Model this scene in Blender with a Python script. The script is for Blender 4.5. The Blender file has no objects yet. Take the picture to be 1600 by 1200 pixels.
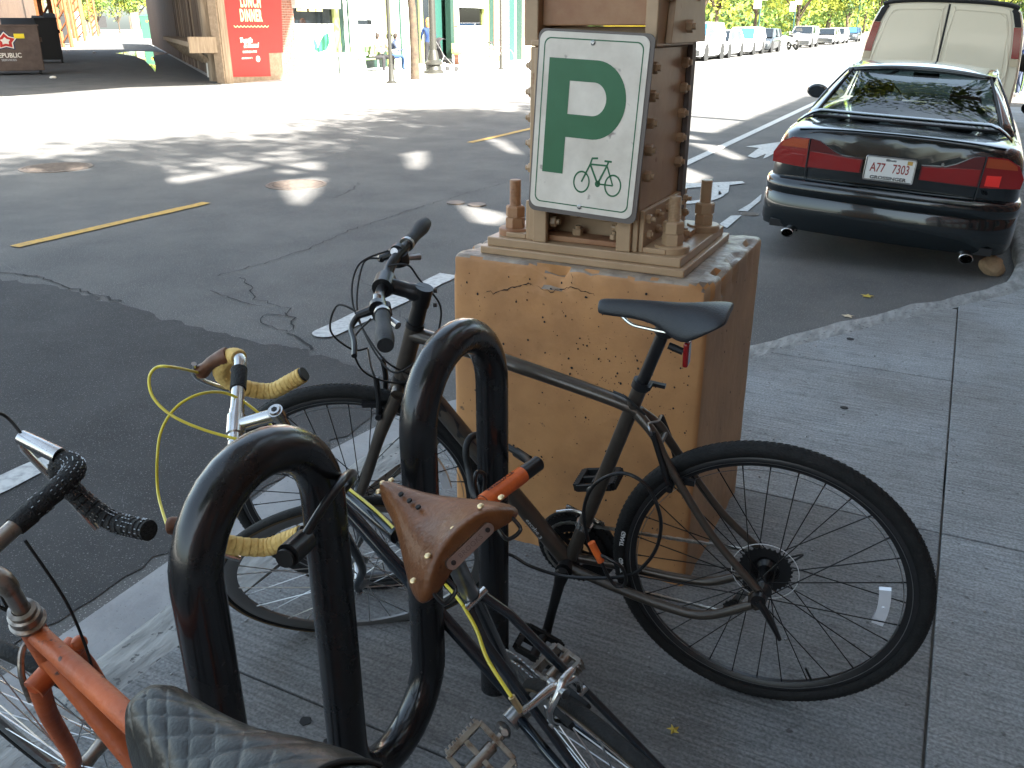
import bpy, bmesh, math, random
import numpy as np
from mathutils import Vector, Matrix, Quaternion
random.seed(7); RNG = np.random.default_rng(7)
PI = math.pi; R = math.radians
SC = bpy.context.scene; COL = SC.collection

# ---------------------------------------------------------------- camera, sky, sun, exposure
# world axes: +Y runs along the street (up the photo), +X across it towards the buildings on our side, z=0 is the pavement
TH = R(26.845); PITCH = R(22.8); FPX = 1330.0; CAMZ = 1.5
cam = bpy.data.cameras.new('camera'); cam.sensor_width = 36; cam.lens = FPX/1600*36
cam.clip_start = .02; cam.clip_end = 3000
camo = bpy.data.objects.new('camera', cam); COL.objects.link(camo)
camo.location = (0, 0, CAMZ); camo.rotation_euler = (PI/2-PITCH, 0, TH)
SC.camera = camo
SC.render.resolution_x = 1024; SC.render.resolution_y = 768
SC.render.engine = 'CYCLES'
SUN_EL = R(40); TRAVEL = Vector((-.945, .317, 0)).normalized()
w = bpy.data.worlds.new('World'); SC.world = w; w.use_nodes = True
nt = w.node_tree; bg = nt.nodes['Background']
sky = nt.nodes.new('ShaderNodeTexSky'); sky.sky_type = 'NISHITA'; sky.sun_disc = False
sky.sun_elevation = SUN_EL; sky.sun_rotation = math.atan2(-TRAVEL.x, -TRAVEL.y)
sky.air_density = .8; sky.dust_density = 3.0; sky.ozone_density = 1.0
hs = nt.nodes.new('ShaderNodeHueSaturation'); hs.inputs['Saturation'].default_value = .75; nt.links.new(sky.outputs[0], hs.inputs['Color']); tint = nt.nodes.new('ShaderNodeMix'); tint.data_type = 'RGBA'; tint.blend_type = 'MULTIPLY'; tint.inputs[0].default_value = 1; tint.inputs[7].default_value = (.955, 1, .90, 1); nt.links.new(hs.outputs[0], tint.inputs[6]); nt.links.new(tint.outputs[2], bg.inputs[0]); bg.inputs[1].default_value = .09
sl = bpy.data.lights.new('sun', 'SUN'); sl.energy = 5.0; sl.angle = R(.75); sl.color = (1, .95, .87)
so = bpy.data.objects.new('sun', sl); COL.objects.link(so)
sdir = Vector((TRAVEL.x*math.cos(SUN_EL), TRAVEL.y*math.cos(SUN_EL), -math.sin(SUN_EL)))
so.rotation_euler = sdir.to_track_quat('-Z', 'Y').to_euler(); so.location = (20, -10, 30)
SC.view_settings.view_transform = 'Standard'; SC.view_settings.look = 'None'
SC.view_settings.exposure = 3.3; SC.view_settings.gamma = 1; SC.view_settings.use_curve_mapping = False

# camera-ray helpers used only to read real positions off the ground, walls and bicycle planes
CR = Matrix.Rotation(TH, 3, 'Z') @ Matrix.Rotation(PI/2-PITCH, 3, 'X')
def ray(px, py): return CR @ Vector(((px-800)/FPX, (600-py)/FPX, -1))
def at(px, py, z=0.):
    d = ray(px, py); return Vector((0, 0, CAMZ)) + d*((z-CAMZ)/d.z)
def on_y(px, py, y):
    d = ray(px, py); return Vector((0, 0, CAMZ)) + d*(y/d.y)
def on_x(px, py, x):
    d = ray(px, py); return Vector((0, 0, CAMZ)) + d*(x/d.x)
def on_plane(px, py, p0, n):
    d = ray(px, py); o = Vector((0, 0, CAMZ)); return o + d*((p0-o).dot(n)/d.dot(n))

# ---------------------------------------------------------------- materials
def _n(nt, t, **kw):
    n = nt.nodes.new(t)
    for k, v in kw.items(): setattr(n, k, v)
    return n
def mat(name, col, rough=.5, metal=0., col2=None, nscale=8., nlo=.35, nhi=.65, bump=0., bscale=40., coat=0.,
        speck=None, sscale=200., sthr=.62, streak=None, trans=0., ior=1.45, emit=None, coords='Object', rough2=None, alpha=1., sss=0., spec=.5):
    m = bpy.data.materials.new(name); m.use_nodes = True; nt = m.node_tree; L = nt.links
    p = nt.nodes['Principled BSDF']
    p.inputs['Roughness'].default_value = rough; p.inputs['Metallic'].default_value = metal
    p.inputs['Coat Weight'].default_value = coat; p.inputs['Coat Roughness'].default_value = .06
    p.inputs['Transmission Weight'].default_value = trans; p.inputs['IOR'].default_value = ior
    p.inputs['Specular IOR Level'].default_value = spec
    p.inputs['Base Color'].default_value = (*col, 1)
    if emit: p.inputs['Emission Color'].default_value = (*emit[:3], 1); p.inputs['Emission Strength'].default_value = emit[3]
    tc = _n(nt, 'ShaderNodeTexCoord'); mp = _n(nt, 'ShaderNodeMapping'); L.new(tc.outputs[coords], mp.inputs[0])
    if streak: mp.inputs['Scale'].default_value = streak
    cur = None
    if col2 is not None:
        nz = _n(nt, 'ShaderNodeTexNoise'); nz.inputs['Scale'].default_value = nscale; nz.inputs['Detail'].default_value = 8; nz.inputs['Roughness'].default_value = .62
        L.new(mp.outputs[0], nz.inputs['Vector'])
        rp = _n(nt, 'ShaderNodeValToRGB'); rp.color_ramp.elements[0].position = nlo; rp.color_ramp.elements[1].position = nhi
        rp.color_ramp.elements[0].color = (*col, 1); rp.color_ramp.elements[1].color = (*col2, 1)
        L.new(nz.outputs[0], rp.inputs[0]); cur = rp.outputs[0]
        if rough2 is not None:
            mr = _n(nt, 'ShaderNodeMapRange'); mr.inputs[1].default_value = nlo; mr.inputs[2].default_value = nhi
            mr.inputs[3].default_value = rough; mr.inputs[4].default_value = rough2
            L.new(nz.outputs[0], mr.inputs[0]); L.new(mr.outputs[0], p.inputs['Roughness'])
    if speck is not None:
        n2 = _n(nt, 'ShaderNodeTexNoise'); n2.inputs['Scale'].default_value = sscale; n2.inputs['Detail'].default_value = 3
        L.new(tc.outputs[coords], n2.inputs['Vector'])
        r2 = _n(nt, 'ShaderNodeValToRGB'); r2.color_ramp.elements[0].position = sthr; r2.color_ramp.elements[1].position = sthr+.06
        r2.color_ramp.elements[0].color = (0, 0, 0, 1); r2.color_ramp.elements[1].color = (1, 1, 1, 1)
        L.new(n2.outputs[0], r2.inputs[0])
        mx = _n(nt, 'ShaderNodeMix', data_type='RGBA'); L.new(r2.outputs[0], mx.inputs[0])
        if cur: L.new(cur, mx.inputs[6])
        else: mx.inputs[6].default_value = (*col, 1)
        mx.inputs[7].default_value = (*speck, 1); cur = mx.outputs[2]
    if cur: L.new(cur, p.inputs['Base Color'])
    if bump > 0:
        n3 = _n(nt, 'ShaderNodeTexNoise'); n3.inputs['Scale'].default_value = bscale; n3.inputs['Detail'].default_value = 6
        L.new(mp.outputs[0], n3.inputs['Vector'])
        b = _n(nt, 'ShaderNodeBump'); b.inputs['Strength'].default_value = bump; b.inputs['Distance'].default_value = .01
        L.new(n3.outputs[0], b.inputs['Height']); L.new(b.outputs[0], p.inputs['Normal'])
    return m
M = {}
def D(k, *a, **kw): M[k] = mat(k, *a, **kw)
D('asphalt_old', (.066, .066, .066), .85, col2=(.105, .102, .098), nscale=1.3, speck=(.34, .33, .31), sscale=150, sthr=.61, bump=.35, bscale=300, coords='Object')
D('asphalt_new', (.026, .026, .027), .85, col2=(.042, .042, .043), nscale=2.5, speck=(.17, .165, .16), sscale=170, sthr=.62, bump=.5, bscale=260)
D('gutter', (.22, .22, .225), .85, col2=(.30, .30, .30), nscale=4, bump=.3, bscale=60, speck=(.12, .12, .12), sscale=90, sthr=.66)
D('kerb', (.14, .14, .136), .9, col2=(.27, .27, .26), nscale=9, bump=1.0, bscale=18, speck=(.07, .07, .07), sscale=45, sthr=.62, streak=(2.2, .6, 1))
D('sand', (.13, .115, .10), .95, col2=(.07, .06, .05), nscale=18, bump=.4)
D('far_concrete', (.42, .41, .39), .85, col2=(.52, .51, .49), nscale=2, bump=.1)
D('road_paint', (.50, .51, .50), .7, col2=(.26, .26, .27), nscale=26, nlo=.45, nhi=.72, bump=.2, bscale=200)
D('yellow_paint', (.50, .30, .06), .7, col2=(.28, .19, .08), nscale=22, nlo=.4, nhi=.7)
D('crack', (.018, .018, .018), .95)
D('iron', (.13, .11, .10), .6, .6, col2=(.22, .18, .15), nscale=18, bump=.4, bscale=60)
D('pier_paint', (.48, .235, .090), .60, col2=(.31, .145, .058), nscale=3.0, nlo=.40, nhi=.68, bump=.45, bscale=16, speck=(.10, .06, .035), sscale=30, sthr=.70)
D('pier_side', (.42, .27, .15), .7, col2=(.30, .20, .12), nscale=3.0, bump=.4, bscale=22, speck=(.10, .06, .04), sscale=30, sthr=.72)
D('pier_top', (.34, .27, .2), .28, col2=(.17, .13, .1), nscale=14, bump=.9, bscale=26, rough2=.5)
D('steel_paint', (.42, .28, .165), .36, col2=(.34, .22, .125), nscale=6, bump=.10, bscale=25, speck=(.20, .075, .03), sscale=16, sthr=.70)
D('rust_steel', (.36, .20, .10), .5, col2=(.24, .10, .045), nscale=5, bump=.15, bscale=60)
D('sign_back', (.12, .10, .09), .5, .3)
D('sign_white', (.70, .635, .55), .42, col2=(.54, .475, .40), nscale=7, speck=(.27, .23, .20), sscale=22, sthr=.665)
D('sign_green', (.010, .095, .032), .4, col2=(.014, .115, .045), nscale=6)
D('rack_black', (.006, .006, .007), .19, col2=(.012, .012, .013), nscale=7, rough2=.34, coat=.25, bump=.05, bscale=30, speck=(.10, .09, .085), sscale=48, sthr=.72)
D('rubber', (.009, .009, .009), .7, col2=(.015, .015, .015), nscale=30, bump=.35, bscale=220, spec=.3)
D('rubber_gum', (.10, .065, .03), .7)
D('frame_grey', (.075, .062, .052), .30, .55, col2=(.09, .075, .06), nscale=30, coat=.3, bump=.02)
D('frame_top', (.16, .17, .18), .32, .6)
D('black_metal', (.012, .012, .013), .34, .2, coat=.2)
D('black_matte', (.012, .012, .012), .6)
D('chrome', (.62, .61, .60), .16, 1., col2=(.45, .43, .41), nscale=20, rough2=.3)
D('alloy', (.42, .42, .42), .3, 1., col2=(.30, .29, .28), nscale=30)
D('rim_dark', (.045, .045, .047), .32, .7)
D('rim_grey', (.21, .205, .20), .38, .7)
D('spoke_black', (.02, .02, .02), .35, .6)
D('spoke_steel', (.5, .5, .5), .28, 1.)
D('grip', (.02, .021, .023), .6, bump=.3, bscale=300)
D('saddle_black', (.014, .015, .017), .42, col2=(.02, .02, .022), nscale=50, bump=.15, bscale=300)
D('chain', (.25, .24, .22), .3, .9, col2=(.5, .48, .44), nscale=60)
D('red_lens', (.22, .008, .008), .2, coat=.6)
D('amber', (.55, .22, .02), .3, coat=.4)
D('reflector', (.75, .76, .80), .15, .3, coat=.5)
D('decal_dark', (.008, .008, .009), .35)
D('decal_white', (.6, .6, .6), .5)
D('frame_blue', (.012, .018, .026), .22, .3, col2=(.020, .027, .035), nscale=14, coat=.6)
D('yellow_tape', (.78, .56, .20), .7, col2=(.60, .38, .11), nscale=14, bump=.5, bscale=90, speck=(.22, .12, .04), sscale=40, sthr=.72)
D('yellow_cable', (.72, .60, .05), .35, coat=.3)
D('hood_brown', (.10, .038, .016), .5, col2=(.16, .065, .03), nscale=14, bump=.3, bscale=50)
D('leather', (.19, .072, .023), .38, col2=(.10, .034, .010), nscale=9, bump=.18, bscale=120, spec=.35)
D('brass', (.62, .47, .26), .35, .9)
D('lock_orange', (.85, .17, .03), .42, col2=(.62, .12, .03), nscale=30)
D('frame_orange', (.52, .115, .028), .5, col2=(.33, .07, .02), nscale=9, bump=.25, bscale=60, speck=(.08, .03, .02), sscale=60, sthr=.66)
D('black_tape', (.010, .010, .010), .75, bump=.6, bscale=260)
D('quilt', (.014, .0135, .011), .38, col2=(.021, .020, .016), nscale=20, bump=.12, bscale=260)
D('stitch', (.015, .014, .012), .7)
D('rust_chrome', (.34, .30, .26), .34, .9, col2=(.14, .075, .04), nscale=40, nlo=.5, nhi=.7)
D('car_paint', (.003, .007, .009), .22, .3, coat=1.0)
D('car_black', (.008, .008, .009), .5)
D('car_glass', (.30, .42, .36), .02, trans=.92, ior=1.3)
D('lamp_red', (.22, .006, .005), .16, coat=.8, bump=.12, bscale=30)
D('lamp_bright', (.85, .03, .02), .2, coat=.8)
D('lamp_dark', (.09, .010, .009), .14, coat=.9)
D('lamp_amber', (.32, .05, .012), .16, coat=.9)
D('plate_white', (.66, .65, .62), .45)
D('plate_red', (.25, .015, .01), .5)
D('dark_glass', (.01, .014, .018), .04, coat=.4)
D('blue_glass', (.03, .09, .20), .04, coat=.4)
D('seat_cloth', (.03, .035, .035), .8)
D('van_cream', (.74, .66, .50), .25, coat=.7)
D('white_car', (.75, .76, .78), .2, coat=.8)
D('silver_car', (.42, .43, .45), .25, .6, coat=.7)
D('dark_car', (.03, .035, .04), .2, .3, coat=.8)
D('tyre', (.02, .02, .02), .8)
D('headlamp', (.7, .72, .75), .1, .4, coat=.8)
D('brick', (.28, .12, .08), .85, col2=(.20, .08, .055), nscale=12, bump=.3)
D('mortar', (.35, .32, .28), .9)
D('cream_stone', (.62, .50, .33), .8, col2=(.5, .42, .3), nscale=4)
D('poster_red', (.56, .020, .012), .5, col2=(.48, .018, .012), nscale=3)
D('poster_cream', (.85, .72, .38), .6)
D('poster_white', (.80, .72, .62), .6)
D('plywood', (.30, .22, .15), .8, col2=(.20, .14, .09), nscale=8, bump=.2)
D('dark_wood', (.075, .045, .03), .8, col2=(.15, .10, .065), nscale=6, bump=.5, bscale=30, streak=(1, 1, .15))
D('timber', (.21, .15, .10), .85, col2=(.33, .25, .17), nscale=7, bump=.6, bscale=40, streak=(3, 3, .25))
D('store_white', (.78, .79, .76), .6)
D('store_pale', (.48, .60, .50), .6)
D('store_lime', (.26, .29, .10), .6)
D('store_dark', (.008, .028, .02), .5)
D('store_teal', (.012, .05, .04), .5)
D('leaf_print', (.02, .14, .08), .6)
D('bark', (.07, .05, .03), .9, col2=(.035, .025, .018), nscale=8, bump=.8, bscale=30)
D('post_dark', (.035, .035, .03), .5, .4)
D('dumpster_brown', (.13, .09, .07), .6, .2, col2=(.09, .06, .05), nscale=4, bump=.15)
D('dumpster_black', (.012, .012, .013), .6)
D('dumpster_blue', (.10, .22, .34), .5)
D('bin_green', (.02, .09, .05), .5)
D('bin_tan', (.30, .22, .12), .6)
D('l_rust', (.30, .11, .035), .7, col2=(.16, .06, .025), nscale=5)
D('water', (.02, .022, .025), .02, spec=.8)
D('truck_yellow', (.85, .62, .02), .45)
D('leaf_green', (.10, .16, .03), .6, spec=.3)
D('leaf_yellow', (.24, .27, .035), .6, spec=.3)
D('leaf_dark', (.04, .08, .02), .6, spec=.3)
D('fallen_leaf', (.45, .33, .05), .6)
D('rock', (.38, .25, .14), .9, col2=(.26, .17, .10), nscale=8, bump=.6)
D('ground', (.25, .24, .22), .9)
for k, c in dict(skin=(.55, .33, .24), hair_dark=(.02, .014, .01), hair_ginger=(.45, .17, .05), cloth_black=(.012, .012, .014), cloth_cream=(.34, .30, .23),
                 cloth_blue=(.005, .022, .09), jeans=(.02, .05, .13), cloth_navy=(.02, .03, .06), cloth_grey=(.40, .40, .40), shoe=(.7, .68, .65), scarf=(.60, .25, .22), bench_green=(.12, .19, .06), bench_white=(.75, .77, .72)).items():
    D(k, c, .8)
# clapboard-like streaky concrete of the pavement slabs: brushed across the pavement
def slab_material(lo_=.19, hi_=.42, dirt=(.66, .61, .56)):
    m = mat('slab', (.205, .205, .205), .82, col2=(.315, .315, .315), nscale=1.0, nlo=.3, nhi=.72, bump=0.)
    nt = m.node_tree; L = nt.links; p = nt.nodes['Principled BSDF']
    tc = _n(nt, 'ShaderNodeTexCoord'); mp = _n(nt, 'ShaderNodeMapping'); mp.inputs['Scale'].default_value = (1.6, 34, 1); mp.inputs['Rotation'].default_value = (0, 0, R(-4))
    L.new(tc.outputs['Object'], mp.inputs[0])
    nz = _n(nt, 'ShaderNodeTexNoise'); nz.inputs['Scale'].default_value = 2.6; nz.inputs['Detail'].default_value = 7; nz.inputs['Roughness'].default_value = .65
    L.new(mp.outputs[0], nz.inputs['Vector'])
    n2 = _n(nt, 'ShaderNodeTexNoise'); n2.inputs['Scale'].default_value = 1.1; n2.inputs['Detail'].default_value = 5; L.new(tc.outputs['Object'], n2.inputs['Vector'])
    n4 = _n(nt, 'ShaderNodeTexNoise'); n4.inputs['Scale'].default_value = 13; n4.inputs['Detail'].default_value = 6; L.new(tc.outputs['Object'], n4.inputs['Vector'])
    rp = _n(nt, 'ShaderNodeValToRGB'); rp.color_ramp.elements[0].position = .30; rp.color_ramp.elements[1].position = .74
    rp.color_ramp.elements[0].color = (lo_*.94, lo_, lo_*1.04, 1); rp.color_ramp.elements[1].color = (hi_*.95, hi_, hi_*1.03, 1); L.new(nz.outputs[0], rp.inputs[0])
    r2 = _n(nt, 'ShaderNodeValToRGB'); r2.color_ramp.elements[0].position = .36; r2.color_ramp.elements[1].position = .60
    r2.color_ramp.elements[0].color = (*dirt, 1); r2.color_ramp.elements[1].color = (1, 1, 1, 1); L.new(n2.outputs[0], r2.inputs[0])
    r4 = _n(nt, 'ShaderNodeValToRGB'); r4.color_ramp.elements[0].position = .36; r4.color_ramp.elements[1].position = .46
    r4.color_ramp.elements[0].color = (.55, .55, .55, 1); r4.color_ramp.elements[1].color = (1, 1, 1, 1); L.new(n4.outputs[0], r4.inputs[0])
    mx = _n(nt, 'ShaderNodeMix', data_type='RGBA', blend_type='MULTIPLY'); mx.inputs[0].default_value = .8
    L.new(rp.outputs[0], mx.inputs[6]); L.new(r2.outputs[0], mx.inputs[7])
    m2 = _n(nt, 'ShaderNodeMix', data_type='RGBA', blend_type='MULTIPLY'); m2.inputs[0].default_value = .28
    L.new(mx.outputs[2], m2.inputs[6]); L.new(r4.outputs[0], m2.inputs[7]); L.new(m2.outputs[2], p.inputs['Base Color'])
    n5 = _n(nt, 'ShaderNodeTexNoise'); n5.inputs['Scale'].default_value = 120; n5.inputs['Detail'].default_value = 4; L.new(tc.outputs['Object'], n5.inputs['Vector'])
    r5 = _n(nt, 'ShaderNodeValToRGB'); r5.color_ramp.elements[0].position = .36; r5.color_ramp.elements[1].position = .62
    r5.color_ramp.elements[0].color = (.52, .52, .52, 1); r5.color_ramp.elements[1].color = (1.12, 1.12, 1.12, 1); L.new(n5.outputs[0], r5.inputs[0])
    n6 = _n(nt, 'ShaderNodeTexNoise'); n6.inputs['Scale'].default_value = 34; n6.inputs['Detail'].default_value = 3; L.new(tc.outputs['Object'], n6.inputs['Vector'])
    r6 = _n(nt, 'ShaderNodeValToRGB'); r6.color_ramp.elements[0].position = .27; r6.color_ramp.elements[1].position = .33
    r6.color_ramp.elements[0].color = (.35, .33, .31, 1); r6.color_ramp.elements[1].color = (1, 1, 1, 1); L.new(n6.outputs[0], r6.inputs[0])
    m5 = _n(nt, 'ShaderNodeMix', data_type='RGBA', blend_type='MULTIPLY'); m5.inputs[0].default_value = .75; L.new(m2.outputs[2], m5.inputs[6]); L.new(r5.outputs[0], m5.inputs[7])
    m6 = _n(nt, 'ShaderNodeMix', data_type='RGBA', blend_type='MULTIPLY'); m6.inputs[0].default_value = .8; L.new(m5.outputs[2], m6.inputs[6]); L.new(r6.outputs[0], m6.inputs[7]); L.new(m6.outputs[2], p.inputs['Base Color'])
    b = _n(nt, 'ShaderNodeBump'); b.inputs['Strength'].default_value = .8; b.inputs['Distance'].default_value = .006
    L.new(nz.outputs[0], b.inputs['Height']); L.new(b.outputs[0], p.inputs['Normal'])
    return m
M['slab'] = slab_material(); M['slab_dirt_shade'] = slab_material(.135, .31, (.58, .49, .42))  # second one: dirt near the rack plus shade under the bikes, put into the colour
def car_glass():
    m = bpy.data.materials.new('window_glass'); m.use_nodes = True; nt = m.node_tree; L = nt.links
    nt.nodes.remove(nt.nodes['Principled BSDF']); out = nt.nodes['Material Output']
    t = _n(nt, 'ShaderNodeBsdfTransparent'); t.inputs[0].default_value = (.80, .92, .84, 1)
    g = _n(nt, 'ShaderNodeBsdfGlossy'); g.inputs['Roughness'].default_value = .02
    f = _n(nt, 'ShaderNodeFresnel'); f.inputs[0].default_value = 2.3; mx = _n(nt, 'ShaderNodeMixShader')
    L.new(f.outputs[0], mx.inputs[0]); L.new(t.outputs[0], mx.inputs[1]); L.new(g.outputs[0], mx.inputs[2]); L.new(mx.outputs[0], out.inputs[0])
    return m
M['glass'] = car_glass()

# ---------------------------------------------------------------- mesh helpers
def frame_of(d):
    d = Vector(d).normalized(); a = Vector((0, 0, 1)) if abs(d.z) < .95 else Vector((1, 0, 0))
    x = d.cross(a).normalized(); return x, d.cross(x).normalized(), d
class MB:
    def __init__(s): s.v = []; s.f = []; s.m = []; s.cur = 0
    def add(s, vs, fs):
        o = len(s.v); s.v += [tuple(v) for v in vs]; s.f += [tuple(i+o for i in f) for f in fs]; s.m += [s.cur]*len(fs); return s
    def box(s, c, d, rot=None):
        c = Vector(c); h = Vector(d)/2; vs = []
        for z in (-1, 1):
            for y in (-1, 1):
                for x in (-1, 1):
                    q = Vector((x*h.x, y*h.y, z*h.z))
                    if rot is not None: q = rot @ q
                    vs.append(c+q)
        return s.add(vs, [(0, 2, 3, 1), (4, 5, 7, 6), (0, 1, 5, 4), (2, 6, 7, 3), (0, 4, 6, 2), (1, 3, 7, 5)])
    def bar(s, a, b, w, h=None, up=(0, 0, 1)):
        a = Vector(a); b = Vector(b); h = w if h is None else h; d = (b-a).normalized(); u = Vector(up)
        if abs(d.dot(u)) > .98: u = Vector((0, 1, 0))
        x = d.cross(u).normalized(); y = x.cross(d)
        vs = []
        for p in (a, b):
            for i, j in ((-1, -1), (1, -1), (1, 1), (-1, 1)): vs.append(p+x*(i*w/2)+y*(j*h/2))
        return s.add(vs, [(0, 1, 2, 3), (7, 6, 5, 4), (0, 4, 5, 1), (1, 5, 6, 2), (2, 6, 7, 3), (3, 7, 4, 0)])
    def cyl(s, a, b, r0, r1=None, n=16, cap=True):
        a = Vector(a); b = Vector(b); r1 = r0 if r1 is None else r1; x, y, d = frame_of(b-a); vs = []
        for p, r in ((a, r0), (b, r1)):
            for i in range(n):
                t = 2*PI*i/n; vs.append(p+x*(r*math.cos(t))+y*(r*math.sin(t)))
        fs = [(i, (i+1) % n, n+(i+1) % n, n+i) for i in range(n)]
        if cap: fs += [tuple(range(n))[::-1], tuple(range(n, 2*n))]
        return s.add(vs, fs)
    def tube(s, pts, r, n=12, closed=False, cap=True, squash=None):
        P = [Vector(p) for p in pts]; k = len(P); rs = r if hasattr(r, '__len__') else [r]*k
        tg = []
        for i in range(k):
            a = P[(i-1) % k] if closed or i else P[i]; b = P[(i+1) % k] if closed or i < k-1 else P[i]; tg.append((b-a).normalized())
        x, y, _ = frame_of(tg[0]); vs = []
        for i in range(k):
            if i: 
                q = tg[i-1].rotation_difference(tg[i]); x = (q @ x); x = (x-tg[i]*x.dot(tg[i])).normalized()
            y = tg[i].cross(x)
            for j in range(n):
                t = 2*PI*j/n; vs.append(P[i]+x*(rs[i]*math.cos(t))+y*(rs[i]*math.sin(t)))
        fs = []
        for i in range(k if closed else k-1):
            a = i*n; b = ((i+1) % k)*n
            fs += [(a+j, a+(j+1) % n, b+(j+1) % n, b+j) for j in range(n)]
        if cap and not closed: fs += [tuple(range(n))[::-1], tuple(range((k-1)*n, k*n))]
        return s.add(vs, fs)
    def lathe(s, prof, c=(0, 0, 0), axis=(0, 1, 0), n=48, closed=False):
        c = Vector(c); x, y, d = frame_of(axis); vs = []; k = len(prof)
        for i in range(n):
            t = 2*PI*i/n; e = x*math.cos(t)+y*math.sin(t)
            for r, h in prof: vs.append(c+e*r+d*h)
        fs = []
        for i in range(n):
            a = i*k; b = ((i+1) % n)*k
            for j in range(k if closed else k-1): fs.append((a+j, b+j, b+(j+1) % k, a+(j+1) % k))
        return s.add(vs, fs)
    def prism(s, poly, f0, f1=None, depth=None):
        """poly 2D points; f0/f1 map a 2D point to the two end positions"""
        n = len(poly); vs = [Vector(f0(*p)) for p in poly]+[Vector(f1(*p)) for p in poly]
        return s.add(vs, [tuple(range(n))[::-1], tuple(range(n, 2*n))]+[(i, (i+1) % n, n+(i+1) % n, n+i) for i in range(n)])
    def loft(s, rings, closed=True, caps=True):
        n = len(rings[0]); vs = [v for r in rings for v in r]; fs = []
        for i in range(len(rings)-1):
            a = i*n; b = a+n
            for j in range(n if closed else n-1): fs.append((a+j, a+(j+1) % n, b+(j+1) % n, b+j))
        if caps: fs += [tuple(range(n))[::-1], tuple(range((len(rings)-1)*n, len(rings)*n))]
        return s.add(vs, fs)
    def ball(s, c, r, n=12, m=8, sc=(1, 1, 1)):
        c = Vector(c); vs = [c+Vector((0, 0, r*sc[2]))]
        for i in range(1, m):
            p = PI*i/m
            for j in range(n):
                t = 2*PI*j/n; vs.append(c+Vector((r*sc[0]*math.sin(p)*math.cos(t), r*sc[1]*math.sin(p)*math.sin(t), r*sc[2]*math.cos(p))))
        vs.append(c-Vector((0, 0, r*sc[2]))); fs = [(0, 1+j, 1+(j+1) % n) for j in range(n)]
        for i in range(m-2):
            a = 1+i*n; fs += [(a+j, a+n+j, a+n+(j+1) % n, a+(j+1) % n) for j in range(n)]
        a = 1+(m-2)*n; fs += [(a+(j+1) % n, a+j, len(vs)-1) for j in range(n)]
        return s.add(vs, fs)
    def mesh(s, name, mats, smooth=True, ang=35):
        me = bpy.data.meshes.new(name); me.from_pydata(s.v, [], s.f); me.update()
        for k in (mats if isinstance(mats, (list, tuple)) else [mats]): me.materials.append(M[k] if isinstance(k, str) else k)
        me.polygons.foreach_set('material_index', s.m)
        bm = bmesh.new(); bm.from_mesh(me); bmesh.ops.recalc_face_normals(bm, faces=bm.faces); bm.to_mesh(me); bm.free()
        if smooth:
            me.polygons.foreach_set('use_smooth', [True]*len(me.polygons)); me.set_sharp_from_angle(angle=R(ang))
        return me
def link(name, data, parent=None, M4=None):
    o = bpy.data.objects.new(name, data); COL.objects.link(o)
    if parent is not None: o.parent = parent
    if M4 is not None: o.matrix_local = M4
    return o
def obj(name, mb, mats, parent=None, M4=None, smooth=True, ang=35, bev=0., sub=0):
    o = link(name, mb.mesh(name, mats, smooth, ang), parent, M4)
    if bev: 
        b = o.modifiers.new('bevel', 'BEVEL'); b.width = bev; b.segments = 2; b.limit_method = 'ANGLE'; b.angle_limit = R(40)
    if sub:
        b = o.modifiers.new('subdivision', 'SUBSURF'); b.levels = sub; b.render_levels = sub
    return o
def tag(o, label=None, cat=None, group=None, kind=None):
    if label: o['label'] = label
    if cat: o['category'] = cat
    if group: o['group'] = group
    if kind: o['kind'] = kind
    return o
def thing(name, label, cat, loc=(0, 0, 0), rz=0., group=None, rot=None):
    o = link(name, None); o.location = loc; o.rotation_euler = rot if rot else (0, 0, rz); o.empty_display_size = .1
    return tag(o, label, cat, group)
def struct(name, mb, mats, **kw): return tag(obj(name, mb, mats, **kw), kind='structure')
def copy_tree(o, parent=None):
    c = o.copy(); COL.objects.link(c)
    if parent is not None: c.parent = parent; c.matrix_local = o.matrix_local.copy()
    for ch in list(o.children): copy_tree(ch, c)
    return c
def spline(P, n=8, closed=False):
    P = [Vector(p) for p in P]; out = []; k = len(P)
    for i in range(k if closed else k-1):
        if closed: a, b, c, d = P[(i-1) % k], P[i], P[(i+1) % k], P[(i+2) % k]
        else: a, b, c, d = P[max(i-1, 0)], P[i], P[i+1], P[min(i+2, k-1)]
        for j in range(n):
            t = j/n; out.append(.5*((2*b)+(c-a)*t+(2*a-5*b+4*c-d)*t*t+(3*b-a-3*c+d)*t**3))
    if not closed: out.append(P[-1].copy())
    return out
def text_mb(txt, size, mapf, spacing=1., xs=1., off=0., align='CENTER', shear=0., ext=0.):
    cu = bpy.data.curves.new('t', 'FONT'); cu.body = txt; cu.size = size; cu.align_x = align; cu.align_y = 'CENTER'
    cu.space_character = spacing; cu.offset = off; cu.shear = shear; cu.extrude = ext; cu.resolution_u = 3
    ob = bpy.data.objects.new('t', cu); me = bpy.data.meshes.new_from_object(ob); mb = MB()
    mb.add([mapf(v.co.x*xs, v.co.y, v.co.z) for v in me.vertices], [tuple(p.vertices) for p in me.polygons])
    bpy.data.objects.remove(ob); bpy.data.curves.remove(cu); bpy.data.meshes.remove(me)
    return mb
def raw_obj(name, mb, m, parent=None, M4=None):
    me = bpy.data.meshes.new(name); me.from_pydata(mb.v, [], mb.f); me.materials.append(M[m]); me.update()
    return link(name, me, parent, M4)
def clip(poly, a, b, c):            # keep a*x+b*y>=c
    out = []
    for i in range(len(poly)):
        p, q = poly[i], poly[(i+1) % len(poly)]; fp = a*p[0]+b*p[1]-c; fq = a*q[0]+b*q[1]-c
        if fp >= 0: out.append(p)
        if fp*fq < 0:
            t = fp/(fp-fq); out.append((p[0]+(q[0]-p[0])*t, p[1]+(q[1]-p[1])*t))
    return out
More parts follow.
